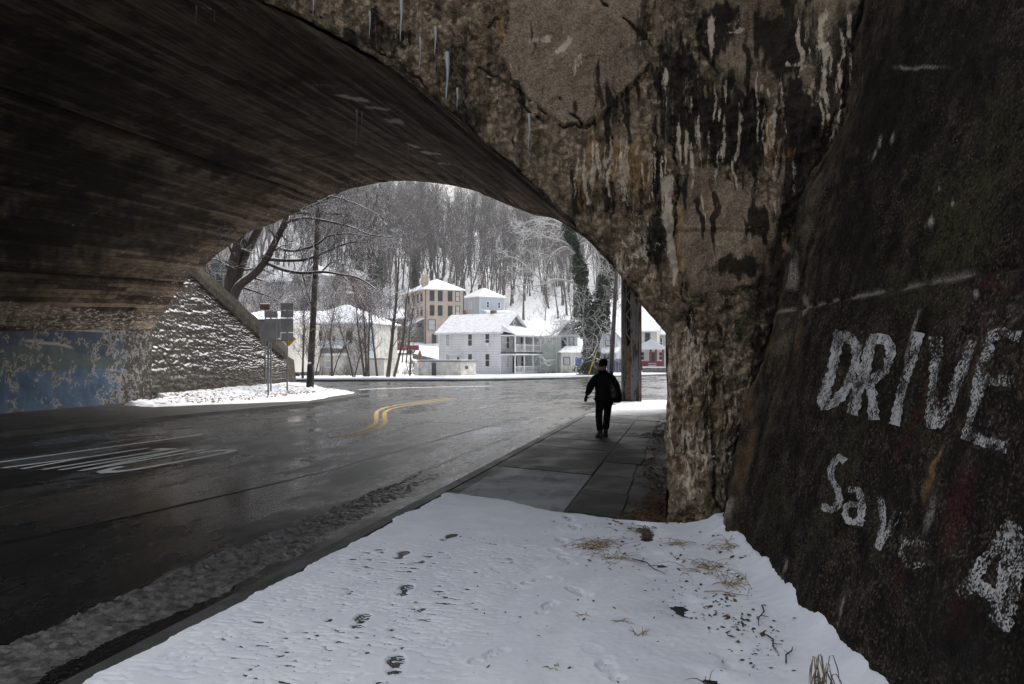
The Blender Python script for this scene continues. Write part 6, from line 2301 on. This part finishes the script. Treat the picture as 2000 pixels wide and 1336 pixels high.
NO = dict(SYC, lev=[(5, .5, .7, 2.0, .05, .2), (4, .2, .7, 1.0, .03, .25)])
t1 = syc([(1152, 738), (1150, 690), (1146, 640), (1140, 590), (1134, 540), (1128, 500), (1120, 470), (1100, 440)], 24, 8, 'bark_grey', 'trunk', 0, NO)
t2 = syc([(1156, 738), (1160, 680), (1168, 630), (1178, 580), (1188, 530), (1194, 490)], 22, 10, 'bark_grey', 'trunk', 1, NO)
for pts, w, dD in (([(1136, 560), (1110, 548), (1080, 545), (1050, 560), (1020, 555), (1000, 558)], 6, -2), ([(1130, 500), (1105, 480), (1085, 490), (1070, 510), (1060, 540)], 6, -2),
                   ([(1126, 490), (1100, 470), (1070, 465), (1040, 450), (1010, 455)], 5, -1), ([(1060, 550), (1035, 525), (1010, 505), (990, 500)], 4, -1),
                   ([(1150, 650), (1138, 625), (1140, 600), (1142, 580)], 6, -2), ([(1160, 690), (1150, 670), (1140, 655), (1137, 628), (1120, 620), (1100, 640), (1075, 655), (1050, 690)], 5, -3),
                   ([(1140, 628), (1120, 640), (1100, 632), (1085, 650)], 4, -3), ([(1140, 625), (1155, 620), (1172, 640), (1180, 670)], 4, -2), ([(1165, 610), (1180, 590), (1200, 575)], 4, -1),
                   ([(1134, 520), (1150, 500), (1165, 480), (1185, 500), (1190, 530)], 5, -2), ([(1130, 500), (1128, 460), (1110, 430), (1080, 420)], 6, 0), ([(1128, 480), (1150, 470), (1170, 500), (1175, 540)], 4, -2),
                   ([(1142, 640), (1170, 660), (1160, 690), (1150, 700)], 3, -3), ([(1100, 440), (1075, 425), (1040, 430), (1010, 440)], 5, 1), ([(1120, 470), (1090, 440), (1060, 436), (1020, 470)], 4, 2)):
    syc(pts, w, 1.2, 'bark_pale', 'limb', dD)


def ivy_leaves(Q, wpx, n, y_lo):
    """leaf sprays hugging a trunk"""
    rg = np.random.default_rng(n)
    tt_ = rg.uniform(0, 1, n) ** .9 * (len(Q) - 1)
    c = np.column_stack([np.interp(tt_, np.arange(len(Q)), Q[:, a]) for a in range(3)])
    ww = np.interp(tt_ / (len(Q) - 1), np.linspace(0, 1, len(wpx)), wpx) * k
    ww = ww * np.maximum(.35, 1 + 1.1 * fbm(c * .55, 3, 6))
    a = rg.uniform(0, 6.28, n)
    rr = ww * np.sqrt(rg.uniform(.25, 1, n))
    c = c + np.column_stack([np.cos(a) * rr, np.sin(a) * rr, rg.normal(size=n) * .2])
    d1_ = rg.normal(size=(n, 3))
    d1_ /= np.linalg.norm(d1_, axis=1)[:, None]
    d2_ = np.cross(d1_, rg.normal(size=(n, 3)))
    d2_ /= np.linalg.norm(d2_, axis=1)[:, None]
    s = rg.uniform(.09, .20, n)[:, None]
    V = np.stack([c - d1_ * s, c + d2_ * s * .6, c + d1_ * s, c - d2_ * s * .6], 1).reshape(-1, 3)
    return V


V1 = np.concatenate([ivy_leaves(t1, [46, 52, 44, 34, 26, 22, 18, 12], 9000, 0), ivy_leaves(t2, [46, 50, 46, 38, 30, 20], 9000, 0)])
mesh_obj('ivy', V1, np.arange(len(V1)).reshape(-1, 4), M['ivy'], iv)

# ---- ivied trunks in the wood, left of centre
for i, (px, D) in enumerate(((702, 172), (728, 176), (740, 170), (812, 186))):
    lat = (px - CX) / F * D
    z = float(terrain(np.array([lat]), np.array([D]))[0])
    lab = ['ivy wrapped tree in the wood above the brick house', 'second ivy wrapped tree beside the brick house roof', 'broad ivy wrapped tree left of the tan building', 'ivy wrapped trunk behind the tan building chimney'][i]
    o = thing('ivied_tree', lab, 'tree', cam2w(lat, D, z), i * 1.3, 'ivied trees in the wood')
    link(bpy.data.objects.new('crown', proto_objs[i % 5][0]), o)
    rg = np.random.default_rng(50 + i)
    n = 1600
    hz = rg.uniform(1, 11, n)
    a = rg.uniform(0, 6.28, n)
    rr = (.9 - .05 * hz) * np.sqrt(rg.uniform(.1, 1, n)) * (1 + .5 * np.sin(hz * 2 + i))
    c = np.column_stack([np.cos(a) * rr, np.sin(a) * rr, hz])
    d1_ = rg.normal(size=(n, 3)) * .2
    d2_ = np.cross(d1_, rg.normal(size=(n, 3)))
    V = np.stack([c - d1_, c + d2_, c + d1_, c - d2_], 1).reshape(-1, 3)
    mesh_obj('ivy', V, np.arange(len(V)).reshape(-1, 4), M['ivy'], o)

# ---- scrubby trees among the hill houses on the left
SCR = dict(lev=[(14, .2, .6, 2.6, .08, .12), (8, .15, .6, 1.3, .06, .16), (5, .15, .6, .6, .04, .16)], sides=[6, 4, 3, 3], rmin=.012, rk=.42)
scr = []
for sd in (71, 72, 73):
    m = bare_tree(sd, 7.5, .12, SCR)
    o_ = m.build('crown', M['twig_snow'], None)
    scr.append(o_.data)
    COL.objects.unlink(o_)
    bpy.data.objects.remove(o_)
rng = np.random.default_rng(88)
for i in range(58):
    D = rng.uniform(98, 158)
    px = rng.uniform(455, 800) if i % 3 else rng.uniform(455, 640)
    if px > 690 and D > 120:
        D = 100 + 12 * rng.random()
    lat = (px - CX) / F * D
    z = float(terrain(np.array([lat]), np.array([D]))[0])
    o_ = thing('scrub_tree', 'thin reddish scrub tree among the houses on the slope', 'tree', cam2w(lat, D, z), rng.uniform(0, 6.28), 'scrub trees among the hill houses')
    s_c = rng.uniform(.7, 1.35)
    o_.scale = (s_c, s_c, s_c)
    link(bpy.data.objects.new('crown', scr[i % 3]), o_)
# ---------------------------------------------------------------- the walker
def skinned(name, joints, edges, mat, parent, sub=2, root=0):
    """joints: (x, y, z, r or (rx, ry))"""
    me = bpy.data.meshes.new(name)
    me.from_pydata([j[:3] for j in joints], edges, [])
    o = bpy.data.objects.new(name, me)
    link(o, parent)
    sk = o.modifiers.new('skin', 'SKIN')
    sk.use_smooth_shade = True
    sk.branch_smoothing = .3
    if not me.skin_vertices:
        with bpy.context.temp_override(object=o, active_object=o, selected_objects=[o]):
            pass
    lay = me.skin_vertices[0] if me.skin_vertices else None
    for i, j in enumerate(joints):
        r = j[3]
        lay.data[i].radius = r if isinstance(r, tuple) else (r, r)
        lay.data[i].use_root = (i == root)
    sb = o.modifiers.new('sub', 'SUBSURF')
    sb.levels = sub
    sb.render_levels = sub
    me.materials.append(mat)
    # bake to a plain mesh
    dg = bpy.context.evaluated_depsgraph_get()
    bm_ = bpy.data.meshes.new_from_object(o.evaluated_get(dg))
    bm_.name = name
    o.modifiers.clear()
    o.data = bm_
    return o


def loft(m, rings):
    """closed rings of equal count joined in order, capped"""
    n = len(rings[0])
    V = [p for r in rings for p in r]
    Fc = [tuple(range(n))[::-1], tuple(range((len(rings) - 1) * n, len(rings) * n))]
    Fc += [(i * n + j, i * n + (j + 1) % n, (i + 1) * n + (j + 1) % n, (i + 1) * n + j) for i in range(len(rings) - 1) for j in range(n)]
    m.add(V, Fc)


def ell(cx_, cy_, z, rx, ry, n=20, tilt=0.0, sq=1.0):
    out = []
    for a in np.arange(n) * 2 * math.pi / n:
        c, s = math.cos(a), math.sin(a)
        c, s = math.copysign(abs(c) ** sq, c), math.copysign(abs(s) ** sq, s)
        out.append((cx_ + rx * c, cy_ + ry * s, z + tilt * c * rx))
    return out


feet = at_z(1180, 855, .1)
per = thing('person', 'person in black coat and knit cap walking away on the pavement', 'person', feet, TH + math.radians(12))
body = skinned('body', [(0, 0, .93, .12), (0, .0, 1.1, .13), (0, .02, 1.32, .14), (0, .04, 1.46, .055), (-.01, .05, 1.54, .06),
                        (-.10, 0, .88, .08), (-.11, .05, .50, .06), (-.10, -.02, .12, .045), (-.13, .08, .05, .04),
                        (.10, 0, .88, .08), (.10, .10, .50, .06), (.07, .10, .12, .045), (.07, .20, .05, .04),
                        (-.19, .02, 1.38, .06), (-.32, .01, 1.12, .048), (-.37, .10, .96, .034),
                        (.19, .02, 1.38, .06), (.27, -.02, 1.12, .048), (.27, .08, .93, .034)],
               [(0, 1), (1, 2), (2, 3), (3, 4), (0, 5), (5, 6), (6, 7), (7, 8), (0, 9), (9, 10), (10, 11), (11, 12), (2, 13), (13, 14), (14, 15), (2, 16), (16, 17), (17, 18)], M['black'], per, 2)
# head turned to the walker's left, joined to the neck
m = MB()
rings = []
hx, hy_ = -.015, .055
for z, rx, ry, dx in ((1.46, .050, .052, .01), (1.50, .056, .055, .0), (1.52, .075, .060, -.018), (1.545, .088, .066, -.022), (1.575, .094, .072, -.016), (1.605, .096, .075, -.008), (1.64, .095, .076, 0), (1.675, .085, .070, .004), (1.70, .055, .05, .004)):
    rings.append(ell(hx + dx, hy_, z, rx, ry, 20))
for i, zz_ in enumerate((1.575, 1.605)):       # nose and brow on the -x side
    r_ = rings[4 + i]
    r_[10] = (r_[10][0] - (.028 if i == 0 else .010), r_[10][1], r_[10][2])
loft(m, rings)
head = m.build('head', M['skin'], per, True)
for sy in (-1, 1):
    part('eye', M['black'], head, lambda m: loft(m, [ell(hx - .098, hy_ + sy * .03, 1.603, .006, .011, 8), ell(hx - .10, hy_ + sy * .03, 1.612, .006, .011, 8)]))
part('mouth', M['leather'], head, lambda m: loft(m, [ell(hx - .107, hy_, 1.536, .008, .022, 8), ell(hx - .109, hy_, 1.543, .008, .022, 8)]))
part('ear', M['skin'], head, lambda m: loft(m, [ell(hx + .015, hy_ - .075, 1.575, .018, .008, 8), ell(hx + .015, hy_ - .085, 1.60, .022, .008, 8), ell(hx + .01, hy_ - .078, 1.625, .016, .008, 8)]), True)
part('beard', M['leather'], head, lambda m: loft(m, [ell(hx - .045, hy_, 1.495, .050, .045, 14), ell(hx - .05, hy_, 1.515, .066, .056, 14), ell(hx - .052, hy_, 1.535, .062, .060, 14)]), True)
part('knit_cap', M['black'], per, lambda m: loft(m, [ell(hx + .006, hy_, 1.610, .100, .084, 20, .14), ell(hx + .006, hy_, 1.622, .107, .090, 20, .14), ell(hx + .006, hy_, 1.655, .107, .090, 20, .12), ell(hx + .008, hy_, 1.663, .101, .085, 20, .12), ell(hx + .012, hy_, 1.705, .102, .086, 20, .07), ell(hx + .016, hy_, 1.745, .092, .078, 20, .04), ell(hx + .018, hy_, 1.772, .068, .058, 20, .03), ell(hx + .02, hy_, 1.785, .03, .026, 20)]), True)
# coat: body with uneven hem, collar and sleeves in one surface
coat = skinned('coat', [(0, 0, .76, (.225, .175)), (0, 0, .90, (.238, .180)), (0, .0, 1.10, (.232, .178)), (0, .02, 1.28, (.232, .172)), (0, .03, 1.40, (.175, .135)), (0, .045, 1.49, (.092, .088)), (-.005, .05, 1.525, (.092, .085)),
                        (-.22, .02, 1.36, .105), (-.30, .01, 1.20, .098), (-.345, .02, 1.09, .088), (-.365, .07, 1.01, .064), (-.378, .10, .975, .056),
                        (.22, .02, 1.36, .105), (.28, .0, 1.20, .098), (.30, -.01, 1.09, .088), (.285, .05, .97, .062)],
               [(0, 1), (1, 2), (2, 3), (3, 4), (4, 5), (5, 6), (3, 7), (7, 8), (8, 9), (9, 10), (10, 11), (3, 12), (12, 13), (13, 14), (14, 15)], M['black'], per, 2, 3)
co_me = coat.data
cv = np.empty(len(co_me.vertices) * 3, np.float32)
co_me.vertices.foreach_get('co', cv)
cv = cv.reshape(-1, 3)
cv[:, :2] += (.012 * fbm(cv * np.array([9, 9, 14]), 3, 4))[:, None] * np.sign(cv[:, :2])
co_me.vertices.foreach_set('co', cv.astype(np.float32).ravel())
skinned('trousers', [(0, 0, .90, .16), (-.095, 0, .80, .115), (-.105, .03, .62, .095), (-.11, .05, .48, .088), (-.105, .02, .30, .082), (-.10, -.02, .14, .082),
                     (.095, .01, .80, .115), (.10, .06, .62, .095), (.10, .10, .48, .088), (.085, .10, .30, .082), (.07, .10, .15, .080)],
        [(0, 1), (1, 2), (2, 3), (3, 4), (4, 5), (0, 6), (6, 7), (7, 8), (8, 9), (9, 10)], M['black'], per, 2)
for bx_, by_, ry_ in ((-.10, -.02, .25), (.07, .10, -.1)):
    b = part('boot', M['leather'], per, lambda m: loft(m, [[(x, y + .045, z) for x, y, z in ell(0, 0, .0, .05, .135, 18, 0, .8)], [(x, y + .045, z) for x, y, z in ell(0, 0, .028, .053, .138, 18, 0, .8)], [(x, y + .04, z) for x, y, z in ell(0, 0, .06, .052, .125, 18)], [(x, y + .01, z) for x, y, z in ell(0, 0, .10, .05, .085, 18)], ell(0, 0, .15, .050, .058, 18), ell(0, 0, .21, .054, .058, 18)]), True)
    b.location = (bx_, by_, .003)
    b.rotation_euler = (0, 0, ry_)
    part('sole', M['rubber'], b, lambda m: loft(m, [[(x, y + .045, z) for x, y, z in ell(0, 0, -.004, .054, .139, 18, 0, .8)], [(x, y + .045, z) for x, y, z in ell(0, 0, .02, .056, .142, 18, 0, .8)]]))


def glove(wrist, d, side, parent):
    """palm, four fingers of different length and a thumb, slightly curled"""
    w = np.array(wrist)
    d = np.array(d) / np.linalg.norm(d)
    acr = np.cross(d, [0, 0, 1.0])
    acr = acr / np.linalg.norm(acr) * side
    pl = np.cross(acr, d)
    m = MB()
    m.tube([w - d * .02, w + d * .02, w + d * .06, w + d * .095], [.026, .032, .037, .034], 10)
    for i, (o_, L_) in enumerate(((-.030, .060), (-.010, .072), (.010, .070), (.029, .055))):
        s = w + d * .088 + acr * o_
        m.tube([s - d * .015, s + d * L_ * .4 + pl * .004, s + d * L_ * .75 + pl * .018, s + d * L_ * .92 + pl * .036], [.0105, .010, .009, .007], 7)
    s = w + d * .03 - acr * .034
    m.tube([s + acr * .012, s - acr * .016 + d * .025 + pl * .01, s - acr * .018 + d * .055 + pl * .022], [.012, .011, .008], 7)
    return m.build('glove', M['black2'], parent, True)


glove((-.382, .115, .955), (-.05, .35, -.75), -1, per)
glove((.287, .085, .93), (.0, .35, -.85), 1, per)

bag = thing('backpack', 'dark patterned backpack hanging from one shoulder of the walker', 'backpack', feet, TH + math.radians(12))
part('sack', M['black2'], bag, lambda m: loft(m, [ell(.235, -.20, .80, .06, .05, 20), ell(.225, -.20, .83, .115, .075, 20, .05, .75), ell(.205, -.20, .95, .135, .090, 20, 0, .7), ell(.185, -.195, 1.10, .130, .095, 20, 0, .7), ell(.16, -.19, 1.24, .115, .085, 20, 0, .75), ell(.14, -.18, 1.31, .07, .055, 20)]), True)
t_ = NT('camouflage_cloth')
_v = t_.noise(22, 3, .6)
M['camo'] = t_.done(t_.ramp(_v, [(.42, (.010, .010, .011)), (.5, (.06, .058, .056)), (.58, (.16, .155, .15))]), .8, None, .2)
part('front_pocket', M['camo'], bag, lambda m: loft(m, [ell(.15, -.285, .90, .045, .03, 16, 0, .7), ell(.145, -.29, .97, .060, .035, 16, 0, .7), ell(.13, -.285, 1.12, .055, .035, 16, 0, .7), ell(.115, -.275, 1.20, .035, .025, 16)]), True)
part('shoulder_strap', M['black2'], bag, lambda m: m.tube([(.13, -.17, 1.30), (.15, -.10, 1.42), (.17, .03, 1.475), (.20, .14, 1.36), (.22, .15, 1.15), (.24, .03, .98), (.23, -.12, .90)], .022, 6), True)
part('loop', M['black2'], bag, lambda m: m.tube([(.12, -.19, 1.30), (.115, -.20, 1.35), (.15, -.20, 1.35), (.155, -.19, 1.30)], .008, 5), True)

# ---------------------------------------------------------------- grass, twigs, leaf litter on the near snow
def snow_z(x, y):
    return .1 + max(0.0, float(near_snow(np.array([x]), np.array([y]))[0]))


def blades(m, c, n, hr, spread, rng, lean=(0, 0), curl=.6, w=.004):
    for i in range(n):
        a = rng.uniform(0, 6.28)
        b = np.array([c[0] + rng.normal() * spread * .3, c[1] + rng.normal() * spread * .3, c[2] - .01])
        d = np.array([math.cos(a) * curl + lean[0], math.sin(a) * curl + lean[1], 1.0])
        L_ = rng.uniform(*hr)
        pts = [b]
        for s in range(4):
            d = d + np.array([math.cos(a) * .25 * curl, math.sin(a) * .25 * curl, -.42 * rng.uniform(.4, 1.3)])
            d = d / np.linalg.norm(d)
            q_ = pts[-1] + d * L_ / 4
            q_[2] = max(q_[2], c[2] + .004)
            pts.append(q_)
        m.tube(pts, [w, w * .9, w * .75, w * .5, w * .25], 3, False)


def tuft(label, px, py, n, hr, spread, seed, lean=(0, 0), curl=.6, mat='straw', z=.14, w=.0035):
    p_ = at_z(px, py, z)
    zz_ = snow_z(p_.x, p_.y) if p_.y < 9 else .1
    o = thing('grass_tuft', label, 'grass', (p_.x, p_.y, zz_), 0, 'dry grass tufts on the near snow')
    rg = np.random.default_rng(seed)
    m = MB()
    blades(m, (0, 0, 0), n, hr, spread, rg, lean, curl, w)
    m.build('blades', M[mat], o)
    return o


tuft('bushy tuft of dry grass where snow meets the bare pavement', 1165, 1062, 70, (.14, .30), .34, 1, (-.3, 0), .8)
tuft('flattened dry grass just below that bushy tuft', 1195, 1085, 34, (.12, .26), .28, 2, (.2, -.3), .9)
tuft('dry grass tuft on the drift nearest the wing wall', 1425, 1085, 40, (.14, .30), .26, 3, (.1, 0), .7)
tuft('sprawling dry grass at the edge of the snow drift', 1385, 1110, 50, (.14, .30), .36, 4, (-.3, -.1), .9)
tuft('long bent dry stalks lower on the snow drift', 1440, 1145, 34, (.16, .34), .3, 5, (.4, -.4), .8)
tuft('thin dry grass fringe beside the flooded slabs', 1240, 1030, 26, (.08, .18), .3, 6, (0, 0), .8)
tuft('dry grass wisps below the snow flecked pier', 1330, 1060, 22, (.10, .2), .22, 7, (-.3, 0), .8)
tuft('tiny upright tuft alone in the smooth snow', 1248, 1238, 9, (.06, .12), .05, 8, (0, 0), .3)
tuft('few short stems beside a shallow boot print', 1082, 1292, 7, (.05, .10), .08, 9, (0, 0), .5)
tuft('tiny weed sprig midway across the snow', 1225, 1210, 10, (.05, .10), .08, 10, (0, 0), .7)
tuft('small flattened sprig left of the lone tuft', 1135, 1195, 7, (.05, .10), .08, 12, (.3, 0), .9)
tuft('single dark stem poking up near the picture bottom', 1385, 1325, 3, (.10, .16), .02, 13, (-.2, 0), .2, 'darkleaf')
# seed head of a dead weed in front, bent over
wd_ = thing('dead_weed', 'brown bent dead weed stalks rising by the wing wall in front', 'weed', at_z(1605, 1372, .2))
rgw = np.random.default_rng(12)
for i in range(20):
    dx, dy, z1 = rgw.normal() * .022, rgw.normal() * .02, rgw.uniform(.10, .27)
    sg = rgw.choice((-1, 1)) * rgw.uniform(.5, 1.3)
    m = MB()
    m.tube([(dx * .5, dy, -.08), (dx, dy, z1 * .55), (dx + .012 * sg, dy, z1 * .92), (dx + .026 * sg, dy - .004, z1 * .95), (dx + .045 * sg, dy - .01, z1 * rgw.uniform(.5, .75)), (dx + .052 * sg, dy - .012, z1 * rgw.uniform(.2, .45))], [.0018, .0020, .0020, .0022, .0030, .0010], 4)
    m.build('stalk', M['straw'] if i % 2 else M['twig'], wd_, True)
# second weed bunch against the column foot and weeds by the pier
for lab, px, py, z, n, hr, sp, sd, mt in (('dead weeds round the foot of the steel column', 1262, 787, .12, 60, (.15, .38), .7, 21, 'straw'), ('brown weeds growing along the foot of the pier', 1285, 850, .1, 90, (.10, .28), .8, 22, 'twig'), ('dark dead weeds at the near foot of the pier', 1288, 985, .1, 60, (.06, .18), .5, 23, 'twig')):
    p_ = at_z(px, py, z)
    o = thing('weeds', lab, 'weeds', (p_.x, p_.y, .1))
    m = MB()
    blades(m, (0, 0, 0), n, hr, sp, np.random.default_rng(sd), (0, 0), .8, .006)
    m.build('stems', M[mt], o)

rng = np.random.default_rng(3)
for lab, a, b in (('forked twig lying on the snow near the drift', (1235, 1088), (1300, 1118)), ('bent twig lying along the foot of the drift', (1497, 1245), (1520, 1280)), ('short dark twig standing in the snow', (1535, 1300), (1548, 1275)), ('thin twig sticking from the drift edge', (1488, 1195), (1482, 1228)), ('pale straw stalk lying across the drift', (1375, 1155), (1460, 1172))):
    A, B = at_z(*a, .14), at_z(*b, .14)
    A.z, B.z = snow_z(A.x, A.y) + .012, snow_z(B.x, B.y) + .012
    o = thing('twig', lab, 'twig', A)
    v = B - A
    sd_ = Vector((-v.y, v.x, 0))
    m = MB()
    m.tube([Vector((0, 0, 0)), v * .35 + sd_ * .06 + Vector((0, 0, .01)), v * .7 - sd_ * .03 + Vector((0, 0, .006)), v], [.005, .0045, .004, .002], 5)
    m.tube([v * .5, v * .62 + sd_ * .16 + Vector((0, 0, .012))], [.003, .0015], 4)
    m.build('stem', M['straw'] if 'straw' in lab else M['darkleaf'], o, True)


def litter(label, areas, n, size, mats, zf, seed, name='leaf_litter'):
    rg = np.random.default_rng(seed)
    ar = np.array([q[0] for q in areas])[rg.integers(len(areas), size=n)]
    xp, yp = ar[:, 0] + rg.normal(size=n) * ar[:, 2], ar[:, 1] + rg.normal(size=n) * ar[:, 3]
    yp = np.maximum(yp, 761)
    tt_ = (CAMZ - .12) * F / (yp - HY)
    lat = (xp - CX) / F * tt_
    x, y = lat * CS - tt_ * SN, tt_ * CS + lat * SN
    z = zf(x, y)
    ok = np.isfinite(z)
    V, Fc, k = [], [], 0
    for x_q, y_q, z_q in zip(x[ok], y[ok], z[ok]):
        s = rg.uniform(*size)
        a = rg.uniform(0, 6.28)
        d = np.array([math.cos(a), math.sin(a), rg.normal() * .25])
        e = np.array([-math.sin(a), math.cos(a), rg.normal() * .35])
        c = np.array([x_q, y_q, z_q + s * .22])
        f_ = rg.uniform(.3, .7)
        V += [c - d * s, c - d * s * .2 + e * s * f_, c + d * s, c + d * s * .1 - e * s * f_ * .8, c + np.array([0, 0, s * .3])]
        Fc += [(k, k + 1, k + 4), (k + 1, k + 2, k + 4), (k + 2, k + 3, k + 4), (k + 3, k, k + 4)]
        k += 5
    return tag(mesh_obj(name, np.array(V), Fc, mats), label, None, None, 'stuff')


def z_near(x, y):
    lat, D = CS * x + SN * y, -SN * x + CS * y
    z = np.where(y < 9.2, .1 + np.maximum(0, near_snow(x, y)), .1)
    return np.where((wing_lat(D, .2) - lat < .05) | ((y > 8.9) & (x > -.1)) | (x < -3.1), np.nan, z)


litter('brown dead leaves scattered on the snow by the pier', [((1200, 1070, 45, 16), 1), ((1330, 1080, 60, 25), 1), ((1400, 1130, 40, 25), 1), ((1235, 1025, 40, 8), 1), ((1430, 1210, 30, 30), 1)], 150, (.010, .034), M['leaf'], z_near, 61)
litter('dark rotten leaves in the hollow along the drift', [((1395, 1185, 22, 12), 1), ((1440, 1225, 16, 16), 1), ((1330, 1140, 60, 22), 1), ((1500, 1265, 26, 26), 1), ((1250, 1250, 260, 70), 1), ((700, 1200, 200, 80), 1)], 230, (.006, .022), M['darkleaf'], z_near, 62)
litter('sodden leaves and mud heaped along the pier foot', [((1285, 985, 12, 40), 1), ((1275, 900, 14, 50), 1), ((1290, 840, 12, 14), 1), ((1262, 1005, 26, 10), 1)], 1100, (.012, .05), M['leaf'], lambda x, y: np.where((x > -.85) & (x < -.2) & (y > 8.8), .085, np.nan), 63)
litter('dead leaves and weed stems poking through the corner snow', [((470, 776, 90, 6), 1), ((560, 768, 40, 5), 1), ((380, 782, 50, 4), 1)], 800, (.03, .10), M['straw'], lambda x, y: np.where((x < -17.4) & (y > 27), .1 + np.maximum(0, island_snow(x, y)), np.nan), 64)
litter('grit and small stones sprinkled over the near snow', [((640, 1150, 140, 90), 1), ((880, 1050, 130, 50), 1), ((1000, 1180, 200, 90), 1), ((500, 1280, 150, 40), 1)], 420, (.002, .007), M['darkleaf'], z_near, 65, 'gravel')
part('mud_strip', M['mud'], walk, lambda m: m.prism([(-.80, 9.2), (-.215, 9.2), (-.215, 28), (-.5, 28), (-.72, 20)], .05, .066))

# ---------------------------------------------------------------- winter air
hz_t = bpy.data.materials.new('winter_air')
hz_t.use_nodes = True
hz_t.node_tree.nodes.clear()
ho = hz_t.node_tree.nodes.new('ShaderNodeOutputMaterial')
hv = hz_t.node_tree.nodes.new('ShaderNodeVolumePrincipled')
hv.inputs['Color'].default_value = (.86, .88, .93, 1)
hv.inputs['Density'].default_value = .00038
hv.inputs['Anisotropy'].default_value = .2
hz_t.node_tree.links.new(hv.outputs[0], ho.inputs['Volume'])
hb = part('haze', hz_t, None, lambda m: m.box(-620, 480, -200, 1150, -2.5, 112))
tag(hb, 'thin pale winter haze over the hillside', None, None, 'stuff')
